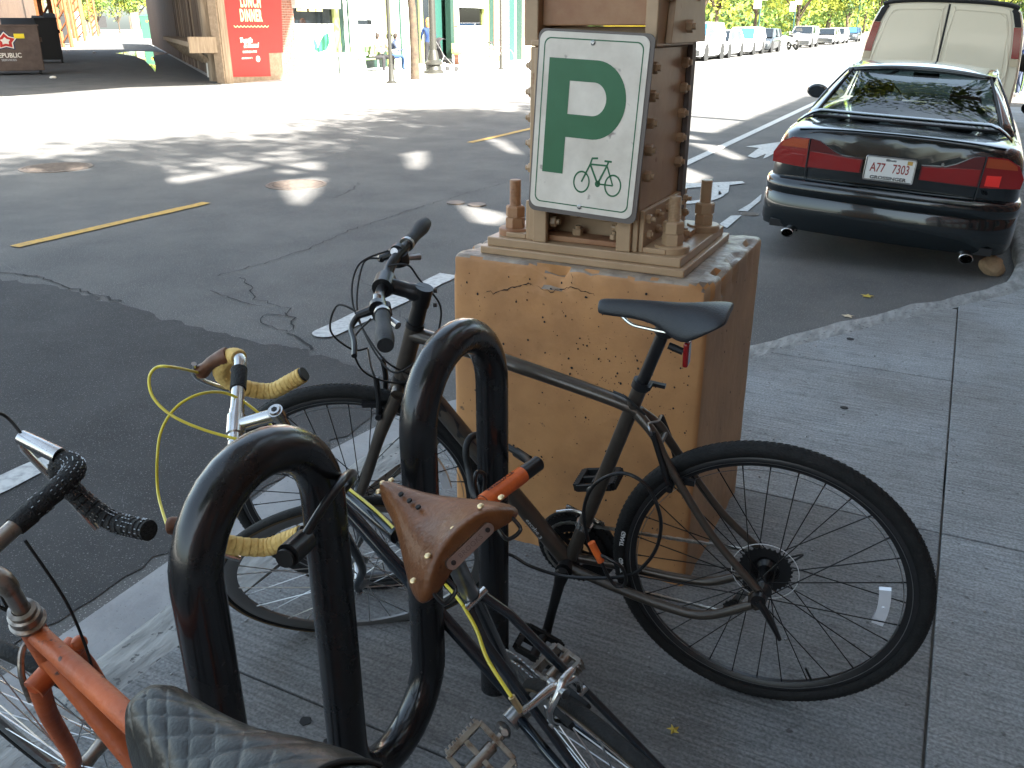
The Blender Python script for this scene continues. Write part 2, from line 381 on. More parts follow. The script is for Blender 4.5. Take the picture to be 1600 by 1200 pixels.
def sheet(poly, z): return MB().add([(x, y, z) for x, y in poly], [tuple(range(len(poly)))])
# ================================================================ GROUND
RZ = -.12
struct('ground', sheet([(-400, -200), (300, -200), (300, 900), (-400, 900)], RZ-.03), 'ground', smooth=False)
road = struct('road', sheet([(-13.6, -60), (8, -60), (8, 500), (-13.6, 500)], RZ), 'asphalt_old', smooth=False)
# newer, darker asphalt patch in the near left, its seam ragged
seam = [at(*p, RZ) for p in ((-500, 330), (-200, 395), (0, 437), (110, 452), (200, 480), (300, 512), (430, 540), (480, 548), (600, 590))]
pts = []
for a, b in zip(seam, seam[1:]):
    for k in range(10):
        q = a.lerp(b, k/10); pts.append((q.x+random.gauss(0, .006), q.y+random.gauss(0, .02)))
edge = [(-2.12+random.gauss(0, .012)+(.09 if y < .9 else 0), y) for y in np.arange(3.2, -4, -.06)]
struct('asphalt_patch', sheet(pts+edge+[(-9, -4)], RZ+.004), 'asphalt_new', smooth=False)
# kerb line (back edge of the kerb), then gutter and slabs
KB = [(-1.62, -14), (-1.60, 1.0), (-1.62, 1.6), (-1.66, 2.3), (-1.60, 2.75), (-1.36, 3.15), (-1.02, 3.55), (-.42, 4.50), (.11, 5.33), (.44, 5.80), (.62, 6.2), (.70, 6.8), (.70, 8), (.70, 240)]
def offset_line(P, d):
    out = []
    for i in range(len(P)):
        a = Vector(P[max(i-1, 0)]); b = Vector(P[min(i+1, len(P)-1)]); t = (b-a).normalized(); out.append((P[i][0]-t.y*d, P[i][1]+t.x*d))
    return out
def strip(P, z, d0, d1, sub=None):
    a = offset_line(P, d0); b = offset_line(P, d1); mb = MB(); n = len(P)
    return mb.add([(x, y, z) for x, y in a]+[(x, y, z) for x, y in b], [(i, i+1, n+i+1, n+i) for i in range(n-1)])
KS = [Vector(p).to_3d() for p in KB]
def resample(P, step):
    out = []
    for a, b in zip(P, P[1:]):
        a = Vector(a); b = Vector(b); k = max(1, int((b-a).length/step)) if (b-a).length < 30 else 20
        out += [tuple(a.lerp(b, i/k)) for i in range(k)]
    return out+[P[-1]]
KR = resample(KB, .12)
kw_ = .17
mb = MB(); rings = []
li = offset_line(KR, -.002); lo = offset_line(KR, kw_)
for i, (p, q) in enumerate(zip(li, lo)):
    j = random.gauss(0, .006)
    m1 = (p[0]+(q[0]-p[0])*.8, p[1]+(q[1]-p[1])*.8)
    rings.append([Vector((p[0], p[1], -.16)), Vector((p[0]+abs(random.gauss(0,.006)), p[1], -.006+j*.5)), Vector((m1[0], m1[1], -.006+j)), Vector((q[0]+j, q[1], -.03+j)), Vector((q[0]+j, q[1], -.16))])
mb.loft(rings, closed=False, caps=False)
struct('kerb', mb, 'kerb', ang=60)
struct('gutter', strip([p for p in KR if p[1] < 3.3], RZ+.008, kw_-.01, kw_+.27), 'gutter', smooth=False)
struct('pavement_bed', MB().add([(-1.5, -14, -.014), (12, -14, -.014), (12, 3, -.014), (-1.5, 3, -.014)], [(0, 1, 2, 3)]).add([(-.9, 3.3, -.013), (12, 3, -.013), (12, 240, -.013), (.72, 240, -.013), (.72, 6.3, -.013)], [(0, 1, 2, 3, 4)]), 'sand', smooth=False)
pave = link('pavement', None); tag(pave, kind='structure')
xs = [-1.60, .175, 1.78, 3.35, 4.58]; ys = [-4.6, -3.15, -1.7, -.25, 1.205, 2.705, 4.13, 5.6, 7.1, 8.6, 10.1, 11.6, 13.1, 14.6, 16.1, 17.6, 19.1, 20.6]
g = .0032
for i in range(4):
    for j in range(len(ys)-1):
        x0, x1, y0, y1 = xs[i]+g, xs[i+1]-g, ys[j]+g, ys[j+1]-g
        fk_ = lambda y: float(np.interp(y, [p[1] for p in KB], [p[0] for p in KB]))+.006
        yy = sorted(set([y0, y1]+[p[1] for p in KB if y0 < p[1] < y1]+list(np.linspace(y0, y1, 9))))
        if min(fk_(y) for y in yy) > x1-.02: continue
        left = []
        for y in yy[::-1]:
            f_ = max(x0, fk_(y))
            if f_ < x1: left.append((f_, y))
        tops = [p for p in left]; ymax = max(p[1] for p in left)
        if ymax < y1-.001:      # kerb cuts the corner off
            poly = [(x1, y0), (x1, ymax)]+left
        else: poly = [(x1, y0), (x1, y1)]+left
        if fk_(y0) <= x0: pass
        if len(poly) < 3: continue
        n = len(poly); dz = random.uniform(-.0015, .0015)
        mb = MB(); mb.prism(poly, lambda x, y: (x, y, -.028), lambda x, y, d=dz: (x, y, d))
        obj('paving_slab', mb, 'slab_dirt_shade' if (i == 0 and y0 < 2.6) else 'slab', pave, bev=.004, smooth=False)
for k in range(26):
    gx, gy = random.uniform(-1.4, 3), random.uniform(.6, 6); 
    if gx < float(np.interp(gy, [p[1] for p in KB], [p[0] for p in KB]))+.08: continue
    r = random.uniform(.010, .022); P_ = [(gx+r*random.uniform(.75, 1.2)*math.cos(a), gy+r*random.uniform(.75, 1.2)*math.sin(a)) for a in np.linspace(0, 2*PI, 10, endpoint=False)]
    obj('gum_spot', MB().prism(P_, lambda x, y: (x, y, -.001), lambda x, y: (x, y, .0024)), 'crack' if k % 3 else 'gutter', pave, smooth=False)
grit = MB()
for k in range(900):
    gx = random.uniform(-1.55, 3.2); gy = random.uniform(.3, 6)
    if random.random() < .4: gx = random.choice([-1.5, .175, 1.78])+random.gauss(0, .03)
    if gx < float(np.interp(gy, [p[1] for p in KB], [p[0] for p in KB]))+.05: continue
    r = random.uniform(.0012, .0035); grit.box((gx, gy, .0018+r*.5), (r*2, r*1.6, r*1.2), Matrix.Rotation(random.random()*3, 3, 'Z'))
tag(obj('pavement_grit', grit, 'gutter', smooth=False), kind='stuff')
# far pavement, alley
struct('far_pavement', sheet([(-60, -60), (-13.6, -60), (-13.6, 500), (-60, 500)], 0.), 'far_concrete', smooth=False)
mb = MB().box((-13.52, 220, -.08), (.16, 560, .15)); struct('far_kerb', mb, 'far_concrete', smooth=False)
CD = Vector((-.766, .642, 0)); CW = Vector((.642, .766, 0))      # along the alley, across it (to the right)
AR0 = at(352, 132); 
def al(u, v, z=0.): return AR0+CD*u+CW*v+Vector((0, 0, z))       # u deep, v to the right of the right wall line
mb = MB().add([al(-2.6, -.1, .006), al(-2.4, -13, .006), al(320, -13, .006), al(320, .3, .006)], [(0, 1, 2, 3)])
struct('alley_floor', mb, 'asphalt_old', smooth=False)
mb = MB(); P = [at(x, y, .011) for x, y in ((180, 83), (205, 80), (245, 81), (270, 83), (245, 86), (238, 90), (244, 100), (243, 113), (236, 104), (226, 94), (212, 88), (200, 86))]
mb.add(P, [tuple(range(len(P)))]); struct('puddle', mb, 'water', smooth=False)

# painted markings
def dash(x, y0, y1, wd, m, name='lane_line', round_end=False, z=RZ+.009):
    poly = []
    for i in range(13):
        t = i/12; poly.append((x+wd/2+random.gauss(0, .004), y0+(y1-y0)*t))
    for i in range(13):
        t = i/12; poly.append((x-wd/2+random.gauss(0, .004), y1+(y0-y1)*t))
    if round_end: poly = [(x+wd/2*math.cos(a), y0+wd/2*math.sin(a)) for a in np.linspace(PI, 2*PI, 9)]+poly[1:-1]
    struct(name, sheet(poly, z), m, smooth=False)
dash(-3.03, .3, 1.92, .13, 'road_paint'); dash(-3.02, 3.62, 5.0, .16, 'road_paint', round_end=True)
dash(-3.03, 7.0, 40, .13, 'road_paint')
yl = [at(25, 383, RZ), at(320, 320, RZ)]
dash(-6.53, 4.15, 6.2, .12, 'yellow_paint', 'centre_line'); dash(-6.53, 11.5, 15.5, .12, 'yellow_paint', 'centre_line')
def poly_px(name, pix, m, z=RZ+.010):
    P = [at(x, y, z) for x, y in pix]; mb = MB().add(P, [tuple(range(len(P)))]); return struct(name, mb, m, smooth=False)
poly_px('cycle_arrow_marking', [(1165, 229), (1232, 220), (1222, 232), (1200, 245), (1192, 248), (1197, 240), (1180, 247), (1168, 244), (1186, 231)], 'road_paint')
# cycle symbol: rider and wheel
C0 = at(1138, 302, RZ)
mb = MB()
def arc(cx, cy, r, wd, a0, a1, sy=1.): 
    n = 20; A_ = np.linspace(a0, a1, n); vs = [(cx+(r+s*wd/2)*math.cos(a), cy+(r+s*wd/2)*math.sin(a)*sy, RZ+.010) for a in A_ for s in (-1, 1)]
    mb.add(vs, [(2*i, 2*i+1, 2*i+3, 2*i+2) for i in range(n-1)])
arc(-2.45, 8.85, .36, .09, -2.3, 2.6, 1.6); arc(-2.85, 8.2, .30, .08, .2, 5.5, 1.5)
for pix in ([(1065, 287), (1160, 283), (1164, 286), (1140, 289), (1138, 300), (1122, 310), (1124, 290), (1068, 294)], [(1118, 290), (1098, 305), (1108, 310), (1128, 303)]):
    P = [at(x, y, RZ+.011) for x, y in pix]; mb.add(P, [tuple(range(len(P)))])
struct('cycle_symbol_marking', mb, 'road_paint', smooth=False)
poly_px('chevron_marking', [(1153, 329), (1172, 318), (1190, 303), (1188, 313), (1168, 330)], 'road_paint')
poly_px('chevron_marking', [(1124, 350), (1142, 337), (1159, 336), (1136, 356)], 'road_paint')
# cracks
def crack(pix, wd=.012, name='road_crack'):
    P = [at(x, y, RZ+.0065) for x, y in pix]; Q = []
    for a, b in zip(P, P[1:]):
        k = max(2, int((b-a).length/.05))
        for i in range(k): Q.append(a.lerp(b, i/k)+Vector((random.gauss(0, .014), random.gauss(0, .014), 0)))
    Q.append(P[-1]); mb = MB(); n = len(Q); vs = []
    for i, q in enumerate(Q):
        t = (Q[min(i+1, n-1)]-Q[max(i-1, 0)]).normalized(); s = Vector((-t.y, t.x, 0)); ww = wd*random.uniform(.25, 1)*.5; vs += [q-s*ww, q+s*ww]
    mb.add(vs, [(2*i, 2*i+1, 2*i+3, 2*i+2) for i in range(n-1)])
    o = obj(name, mb, 'crack', road, smooth=False)
crack([(340, 430), (400, 415), (480, 388), (560, 355), (620, 335), (700, 310), (790, 285)]); crack([(380, 432), (400, 465), (440, 480), (455, 482)], .014)
crack([(455, 482), (450, 492), (420, 490), (408, 498), (415, 508), (450, 520), (455, 510), (457, 496), (445, 488)], .014); crack([(450, 520), (470, 530), (488, 546)], .018)
crack([(330, 455), (370, 468), (410, 478)], .009); crack([(560, 285), (545, 300), (520, 310)], .012); crack([(640, 505), (600, 470), (560, 430)], .006)
crack([(0, 425), (60, 432), (120, 452), (190, 470)], .02); crack([(900, 190), (860, 215), (825, 245)], .01)
# manhole covers
def manhole(name, label, c, r, ribs=True, parent=None):
    t = thing(name, label, 'manhole cover', (c.x, c.y, RZ))
    mb = MB().lathe([(r, 0), (r, .008), (r*.9, .009), (r*.9, .003), (0, .003)], axis=(0, 0, 1), n=40); obj('rim', mb, 'iron', t)
    mb = MB().cyl((0, 0, .003), (0, 0, .007), r*.86, n=40)
    for k in range(-6, 7):
        h = math.sqrt(max(0, (r*.78)**2-(k*r*.12)**2)); mb.box((k*r*.12, 0, .009), (r*.06, 2*h, .005))
    obj('lid', mb, 'iron', t)
manhole('manhole_cover', 'round ribbed iron manhole cover lying half in the bright sun pool mid road', at(463, 289, RZ), .33)
manhole('manhole_cover', 'round iron manhole cover in the sunlit road before the alley', at(88, 262, RZ), .42)
manhole('valve_cover', 'small round utility cover beside the painted cycle lane stripes', at(1171, 335, RZ), .085)
for i, (x, y) in enumerate(((745, 321), (712, 318))):
    mb = MB().lathe([(.09, 0), (.09, .012), (.0, .015)], axis=(0, 0, 1), n=16); c = at(x, y, RZ)
    o = obj('road_stud', mb, 'iron'); o.location = c+Vector((0, 0, .002)); tag(o, ['round metal survey cap in the road, nearer the parking sign', 'round metal survey cap in the road, further from the parking sign'][i], 'road cap')
# ================================================================ COLUMN ON ITS CONCRETE PIER
col = thing('railway_column', 'tan painted riveted steel column bolted on a chipped concrete pier at the kerb', 'column', (-.86, 2.36, 0))
OX = Vector((-.86, 2.36, 0))
def cbox(mb, x0, x1, y0, y1, z0, z1): return mb.box(((x0+x1)/2-OX.x, (y0+y1)/2-OX.y, (z0+z1)/2), (x1-x0, y1-y0, z1-z0))
# concrete pier, chamfered and chipped at the top edge
bm = bmesh.new(); bmesh.ops.create_cube(bm, size=1)
for v in bm.verts:
    top = v.co.z > 0
    x = (-1.235 if v.co.x < 0 else -.485) if top else (-1.245 if v.co.x < 0 else -.478)
    y = (2.06 if v.co.y < 0 else 2.68)+(0 if top else (-.008 if v.co.y < 0 else .008)); v.co = (x-OX.x, y-OX.y, .9 if top else -.02)
bmesh.ops.bevel(bm, geom=[e for e in bm.edges if max(v.co.z for v in e.verts) > .5], offset=.016, segments=3, profile=.5, affect='EDGES')
bmesh.ops.subdivide_edges(bm, edges=[e for e in bm.edges if e.calc_length() > .06], cuts=34, use_grid_fill=True)
from mathutils import noise
for v in bm.verts:
    c = v.co; n1 = noise.noise(Vector((c.x*9, c.y*9, c.z*9)))
    edge = max(0, 1-abs(c.z-.9)/.05); crn = min(abs(abs(c.x)-.378), abs(abs(c.y)-.31))
    if edge > 0 and crn < .02: v.co += Vector((-c.x, -c.y, -.5)).normalized()*max(0, noise.noise(Vector((c.x*16, c.y*16, 3))) - .02)*.055
    v.co += Vector((n1, noise.noise(Vector((c.y*8, 3, c.z*8))), 0))*.0012
    if c.z < .06 and c.z > -.01: v.co += Vector((-c.x, -c.y, 0)).normalized()*max(0, noise.noise(Vector((c.x*14, c.y*14, c.z*14+9))))*.012
me = bpy.data.meshes.new('concrete_pier'); bm.to_mesh(me); bm.free()
me.materials.append(M['pier_paint']); me.materials.append(M['pier_side']); me.materials.append(M['pier_top'])
for p in me.polygons:
    p.material_index = 2 if p.normal.z > .6 else (1 if p.normal.x > .75 else 0); p.use_smooth = True
me.set_sharp_from_angle(angle=R(40)); pier = link('concrete_pier', me, col)
# pits in the concrete and the cracks
mb = MB()
for k in range(420):
    x = random.uniform(-1.22, -.50); z = .06+.8*(1-random.random()**1.3)*1.0; r = random.choice([.0008, .001, .0012, .0016, .0016, .0022, .0034])*random.uniform(.7, 1.1)
    if random.random() < .35: x = random.gauss(-.72, .10); z = random.gauss(.62, .10)
    if not (-1.22 < x < -.5 and .03 < z < .87): continue
    a0 = random.random()*6; y = 2.06-.008*(1-z/.9)-.0016-OX.y
    vs = [(x-OX.x+r*math.cos(a)*random.uniform(.7, 1.2), y, z+r*1.15*math.sin(a)*random.uniform(.7, 1.2)) for a in np.linspace(a0, a0+2*PI, 9)[:-1]]
    mb.add(vs, [tuple(range(8))])
for k in range(40):
    y = random.uniform(2.1, 2.64)-OX.y; z = random.uniform(.05, .86); r = random.uniform(.0015, .004)
    vs = [(-.4803+.007*(1-z/.9)-OX.x+.0015, y+r*math.cos(a), z+r*math.sin(a)) for a in np.linspace(0, 2*PI, 8)[:-1]]; mb.add(vs, [tuple(range(7))])
tag(obj('surface_pits', mb, 'crack', col, smooth=False), kind='stuff')
def wallcrack(pix, wd):
    P = [on_y(x, y, 2.06-.0028)-OX for x, y in pix]; Q = []
    for a, b in zip(P, P[1:]):
        for i in range(6): Q.append(a.lerp(b, i/6)+Vector((random.gauss(0, .002), 0, random.gauss(0, .0025))))
    Q.append(P[-1]); mb = MB(); n = len(Q); vs = []
    for i, q in enumerate(Q):
        h = wd*random.uniform(.2, 1)*.5*(1-abs(2*i/n-1)**3); vs += [q-Vector((0, 0, h)), q+Vector((0, 0, h))]
    mb.add(vs, [(2*i, 2*i+1, 2*i+3, 2*i+2) for i in range(n-1)]); obj('crack', mb, 'crack', pier, smooth=False)
wallcrack([(750, 458), (775, 455), (800, 450), (826, 441), (832, 446)], .0042); wallcrack([(832, 446), (860, 455), (885, 449), (895, 450), (918, 457), (930, 462)], .0036)
wallcrack([(893, 420), (894, 436), (892, 450)], .0035)
# steel: base plates
mb = MB(); cbox(mb, -1.165, -.567, 2.10, 2.585, .9, .921); obj('base_plate', mb, 'steel_paint', col, bev=.003)
mb = MB(); cbox(mb, -1.150, -.582, 2.115, 2.565, .9212, .946); obj('base_plate', mb, 'steel_paint', col, bev=.003)
ZB = .9462
def plate(name, x0, x1, y0, y1, z0, z1, bev=.003, m='steel_paint'):
    mb = MB(); cbox(mb, x0, x1, y0, y1, z0, z1); return obj(name, mb, m, col, bev=bev)
plate('side_plate', -.722, -.706, 2.128, 2.50, ZB, 1.452); plate('side_plate', -1.024, -1.008, 2.128, 2.50, ZB, 1.452)
# flange angles in front, the open box between them
plate('flange', -.763, -.7225, 2.118, 2.136, ZB, 1.45); plate('flange', -1.0075, -.967, 2.118, 2.136, ZB, 1.45)
plate('web_plate', -1.0075, -.7225, 2.225, 2.24, ZB, 1.5); plate('web_plate', -1.0075, -.7225, 2.40, 2.415, ZB, 1.5)
plate('base_angle', -1.0, -.73, 2.150, 2.215, ZB, .962, m='rust_steel')
# column shaft above
plate('column_shaft', -1.0075, -.7225, 2.165, 2.46, 1.501, 5.4, m='rust_steel'); 
plate('shaft_flange', -1.048, -1.0077, 2.14, 2.48, 1.453, 5.4); plate('shaft_flange', -.7223, -.69, 2.14, 2.48, 1.453, 5.4)
mb = MB(); mb.prism([(2.2, 1.46), (2.52, 1.46), (2.36, 1.95), (2.28, 1.95)], lambda y, z: (-.689-OX.x, y-OX.y, z), lambda y, z: (-.672-OX.x, y-OX.y, z)); obj('gusset_plate', mb, 'steel_paint', col, bev=.002)
plate('cap_plate', -1.024, -.706, 2.13, 2.50, 1.4525, 1.468); plate('rear_plate', -.7055, -.690, 2.46, 2.50, 1.0, 1.60, m='sign_back')
# side angle brackets standing on the base plate
for sx in (1, -1):
    x = -.7055 if sx > 0 else -1.0245
    mb = MB(); x1 = x+sx*.013; cbox(mb, min(x, x1), max(x, x1), 2.135, 2.53, ZB, 1.055); x2 = x+sx*.075
    cbox(mb, min(x1, x2)+(.0002 if sx > 0 else 0), max(x1, x2)-(0 if sx > 0 else .0002), 2.135, 2.53, ZB, .960); obj('angle_bracket', mb, 'steel_paint', col, bev=.002)
def hexb(mb, c, ax, r, h, washer=0.):
    c = Vector(c)-OX; ax = Vector(ax).normalized(); x, y, d = frame_of(ax); a0 = random.random()
    if washer: mb.cyl(c, c+ax*.005, washer, n=20); c = c+ax*.005
    vs = []
    for hh, rr in ((0, r), (h*.85, r), (h, r*.86)):
        for i in range(6): t = a0+2*PI*i/6; vs.append(c+ax*hh+x*rr*math.cos(t)+y*rr*math.sin(t))
    mb.add(vs, [(6*k+i, 6*k+(i+1) % 6, 6*k+6+(i+1) % 6, 6*k+6+i) for k in (0, 1) for i in range(6)]+[tuple(range(12, 18))])
    return c+ax*h
def bolt(c, ax=(1, 0, 0), r=.014, h=.016, stub=.008, washer=0., name='bolt', m='steel_paint'):
    mb = MB(); e = hexb(mb, c, ax, r, h, washer)
    if stub: mb.cyl(e, e+Vector(ax).normalized()*stub, r*.52, n=12)
    return obj(name, mb, m, col, ang=30)
for k in range(5):
    z = 1.405-k*.066
    bolt((-.706, 2.158, z), r=.0145, h=.018); bolt((-.706, 2.43, z+.004), r=.0145, h=.018)
    bolt((-1.024, 2.158, z), (-1, 0, 0)); 
bolt((-.690, 2.20, 1.57)); bolt((-.690, 2.42, 1.57), r=.018); bolt((-.672, 2.33, 1.50), r=.016)
for k, y in enumerate((2.16, 2.235, 2.33, 2.42, 2.49)):
    bolt((-.6925, y, 1.032), h=.012, r=.0125, stub=.012); bolt((-.6925, y+.012, .988), h=.012, r=.0125, stub=.004)
bolt((-.635, 2.33, .9602), (0, 0, 1), h=.014, r=.014, stub=.006); bolt((-.63, 2.25, .9602), (0, 0, 1), h=.014, r=.012, stub=.01)
# bolts inside the opening under the sign
bolt((-.9665, 2.155, 1.0), (1, 0, 0), r=.015, h=.015, stub=.01); bolt((-.9, 2.185, .963), (0, 0, 1), r=.015, h=.018, stub=.008)
bolt((-.835, 2.224, 1.018), (0, -1, 0), r=.021, h=.014, stub=0, washer=0); bolt((-.764, 2.16, 1.0), (-1, 0, 0), r=.014, h=.014, stub=.012)
bolt((-.925, 2.224, 1.018), (0, -1, 0), r=.019, h=.014, stub=0); bolt((-.79, 2.18, .963), (0, 0, 1), r=.013, h=.014)
# anchor bolts: washer, two nuts, threaded rod
def anchor(x, y, hrod, m='steel_paint', t=0):
    a = link('anchor_bolt', None, col); a.location = (x-OX.x, y-OX.y, .9463)
    mb = MB().lathe([(.0, 0), (.047, 0), (.047, .016), (.044, .019), (0, .019)], axis=(0, 0, 1), n=36); obj('washer', mb, m, a)
    sv = Vector(OX); z = .0192
    for k in range(2):
        mb = MB(); hexb(mb, OX+Vector((0, 0, z)), (0, 0, 1), .0285, .031); obj('nut', mb, m, a, bev=.001, ang=30); z += .0312
    prof = [(.0, z)]; k = 0
    while z < hrod: prof += [(.0168, z), (.0152, z+.002)]; z += .004
    prof += [(.015, z), (0, z+.001)]; mb = MB().lathe(prof, axis=(0, 0, 1), n=20); obj('threaded_rod', mb, m, a)
anchor(-.628, 2.185, .145); anchor(-.622, 2.475, .145); anchor(-1.095, 2.185, .15, 'rust_steel'); anchor(-1.095, 2.475, .13, 'rust_steel')

# bicycle parking sign
YS = 2.098
cTL, cTR, cBR, cBL = [on_y(x, y, yy) for x, y, yy in ((848, 49, YS+.004), (1026, 47, YS+.004), (992, 346, YS-.012), (820, 331, YS-.012))]
sc_ = (cTL+cTR+cBR+cBL)/4; ux = ((cTR-cTL)+(cBR-cBL))*.5; uy = ((cTL-cBL)+(cTR-cBR))*.5; SW, SH = ux.length, uy.length
ex = ux.normalized(); ey = (uy-ex*uy.dot(ex)).normalized(); ez = ex.cross(ey); rq = Quaternion(ez, R(-3.2)); ex = rq @ ex; ey = rq @ ey
SM = Matrix((ex, ey, ez)).transposed().to_4x4(); SM.translation = sc_
print('sign', round(SW, 3), round(SH, 3))
sign = thing('bicycle_parking_sign', 'white sign with a big green P and a bicycle, leaning on the steel column', 'sign'); sign.matrix_world = SM
def rrect(w, h, r, n=8, d=0.):
    P = []
    for cx, cy, a in ((w/2-r, h/2-r, 0), (-w/2+r, h/2-r, PI/2), (-w/2+r, -h/2+r, PI), (w/2-r, -h/2+r, 3*PI/2)):
        P += [(cx+r*math.cos(a+PI/2*i/n), cy+r*math.sin(a+PI/2*i/n)) for i in range(n+1)]
    return P
def flat(name, poly, z0, z1, m, parent=sign):
    mb = MB(); mb.prism(poly, lambda x, y: (x, y, z0), lambda x, y: (x, y, z1)); return obj(name, mb, m, parent, smooth=False)
s1 = SW/.305
flat('backing_board', rrect(SW, SH, .02), -.006, 0, 'sign_back'); flat('panel', [(x-.003*s1, y+.003) for x, y in rrect(SW-.016, SH-.018, .022)], .0003, .0022, 'sign_white')
def ring_poly(mb, A_, B_, z): n = len(A_); mb.add([(x, y, z) for x, y in A_]+[(x, y, z) for x, y in B_], [(i, (i+1) % n, n+(i+1) % n, n+i) for i in range(n)])
mb = MB(); ring_poly(mb, [(x-.003, y+.003) for x, y in rrect(SW-.042, SH-.046, .018)], [(x-.003, y+.003) for x, y in rrect(SW-.048, SH-.052, .0165)], .0026); obj('border_line', mb, 'sign_green', sign, smooth=False)
# the letter P as an outline with its counter
def Ppoly():
    W_, H_ = SW, SH; x0, x1 = -.385*W_, -.192*W_; yt = .352*H_; yb = -.268*H_; yo = -.063*H_; ro = (yt-yo)/2; yc = (yt+yo)/2; xr = .04*W_; bx_ = .315*W_-xr
    out = [(x0, yb), (x0, yt), (xr, yt)]+[(xr+bx_*math.sin(a), yc+ro*math.cos(a)) for a in np.linspace(.05, PI-.05, 24)]+[(xr, yo), (x1, yo), (x1, yb)]
    ci, cj = .238*H_, .062*H_; ri = (ci-cj)/2; cc_ = (ci+cj)/2; xi = .03*W_
    inn = [(x1+.001, ci), (xi, ci)]+[(xi+.115*W_*math.sin(a), cc_+ri*math.cos(a)) for a in np.linspace(.05, PI-.05, 16)]+[(xi, cj), (x1+.001, cj)]
    return out, inn
po, pi_ = Ppoly()
cu = bpy.data.curves.new('letter', 'CURVE'); cu.dimensions = '2D'; cu.fill_mode = 'BOTH'; cu.extrude = .0001
for pl in (po, pi_):
    sp_ = cu.splines.new('POLY'); sp_.points.add(len(pl)-1); sp_.use_cyclic_u = True
    for q, p in zip(sp_.points, pl): q.co = (p[0], p[1], 0, 1)
tmp = bpy.data.objects.new('t', cu); me = bpy.data.meshes.new_from_object(tmp); bpy.data.objects.remove(tmp); me.materials.clear(); me.materials.append(M['sign_green'])
o = link('letter', me, sign); o.location = (0, 0, .0028); tag(o, 'large green letter P')
mb = MB(); bz = .0027; cxl, cxr, cy_ = -.012*SW, .272*SW, -.300*SH; rr = .0285
def line2(a, b, wd=.0046):
    a = Vector((a[0], a[1])); b = Vector((b[0], b[1])); t = (b-a).normalized(); nn = Vector((-t.y, t.x))*wd/2
    mb.add([(*(a-nn), bz), (*(b-nn), bz), (*(b+nn), bz), (*(a+nn), bz)], [(0, 1, 2, 3)])
for cx in (cxl, cxr):
    A_ = [(cx+rr*.82*math.cos(a), cy_+rr*math.sin(a)) for a in np.linspace(0, 2*PI, 32, endpoint=False)]; B_ = [(cx+rr*.68*math.cos(a), cy_+rr*.84*math.sin(a)) for a in np.linspace(0, 2*PI, 32, endpoint=False)]
    ring_poly(mb, A_, B_, bz)
bb = (.135*SW, cy_); st = (.205*SW, cy_+.048); hd = (.055*SW, cy_+.047)
line2((cxl, cy_), hd); line2(hd, st); line2(hd, bb, .005); line2(bb, st, .005); line2(bb, (cxr, cy_), .004); line2(st, (cxr, cy_), .004); line2(st, (st[0]+.003, st[1]+.010)); line2((st[0]-.008, st[1]+.011), (st[0]+.012, st[1]+.011), .005)
line2(hd, (hd[0]+.004, hd[1]+.015)); line2((hd[0]+.003, hd[1]+.015), (hd[0]+.020, hd[1]+.017), .005)
mb.add([(bb[0]+.0075*math.cos(a), bb[1]+.0085*math.sin(a), bz) for a in np.linspace(0, 2*PI, 16, endpoint=False)], [tuple(range(16))])
obj('bicycle_pictogram', mb, 'sign_green', sign, smooth=False)
for y in (SH/2-.028, -SH/2+.026):
    mb = MB().lathe([(.0062, .002), (.0058, .004), (.003, .0052), (.003, .004), (0, .004)], c=(-.004, y, 0), axis=(0, 0, 1), n=18); obj('screw', mb, 'alloy', sign)

# ================================================================ SERPENTINE RACK
rk = []
XR = -.78; LG = [.635, .893, 1.163, 1.448]
def arch(y0, y1, zt, sgn):
    c = (y0+y1)/2; r = (y1-y0)/2; zc = zt-sgn*r
    return [(XR, c-r*math.cos(a), zc+sgn*r*math.sin(a)) for a in np.linspace(0, PI, 17)]
P = [(XR, LG[0], -.01), (XR, LG[0], .4)]+arch(LG[0], LG[1], .958, 1)+[(XR, LG[1], .6)]+arch(LG[1], LG[2], .188, -1)+[(XR, LG[2], .6)]+arch(LG[2], LG[3], .955, 1)+[(XR, LG[3], .4), (XR, LG[3], -.01)]
PP = []
for a, b in zip(P, P[1:]):
    a = Vector(a); b = Vector(b); k = max(1, int((b-a).length/.03)); PP += [a.lerp(b, i/k) for i in range(k)]
PP.append(Vector(P[-1]))
mb = MB().tube(PP, .0345, n=28); rack = thing('bike_rack', 'thick black serpentine tube bike rack with two humps on the pavement', 'bike rack', (XR, 1.04, 0))
for i in range(len(mb.v)): mb.v[i] = (mb.v[i][0]-XR, mb.v[i][1]-1.04, mb.v[i][2])
obj('tube', mb, 'rack_black', rack)
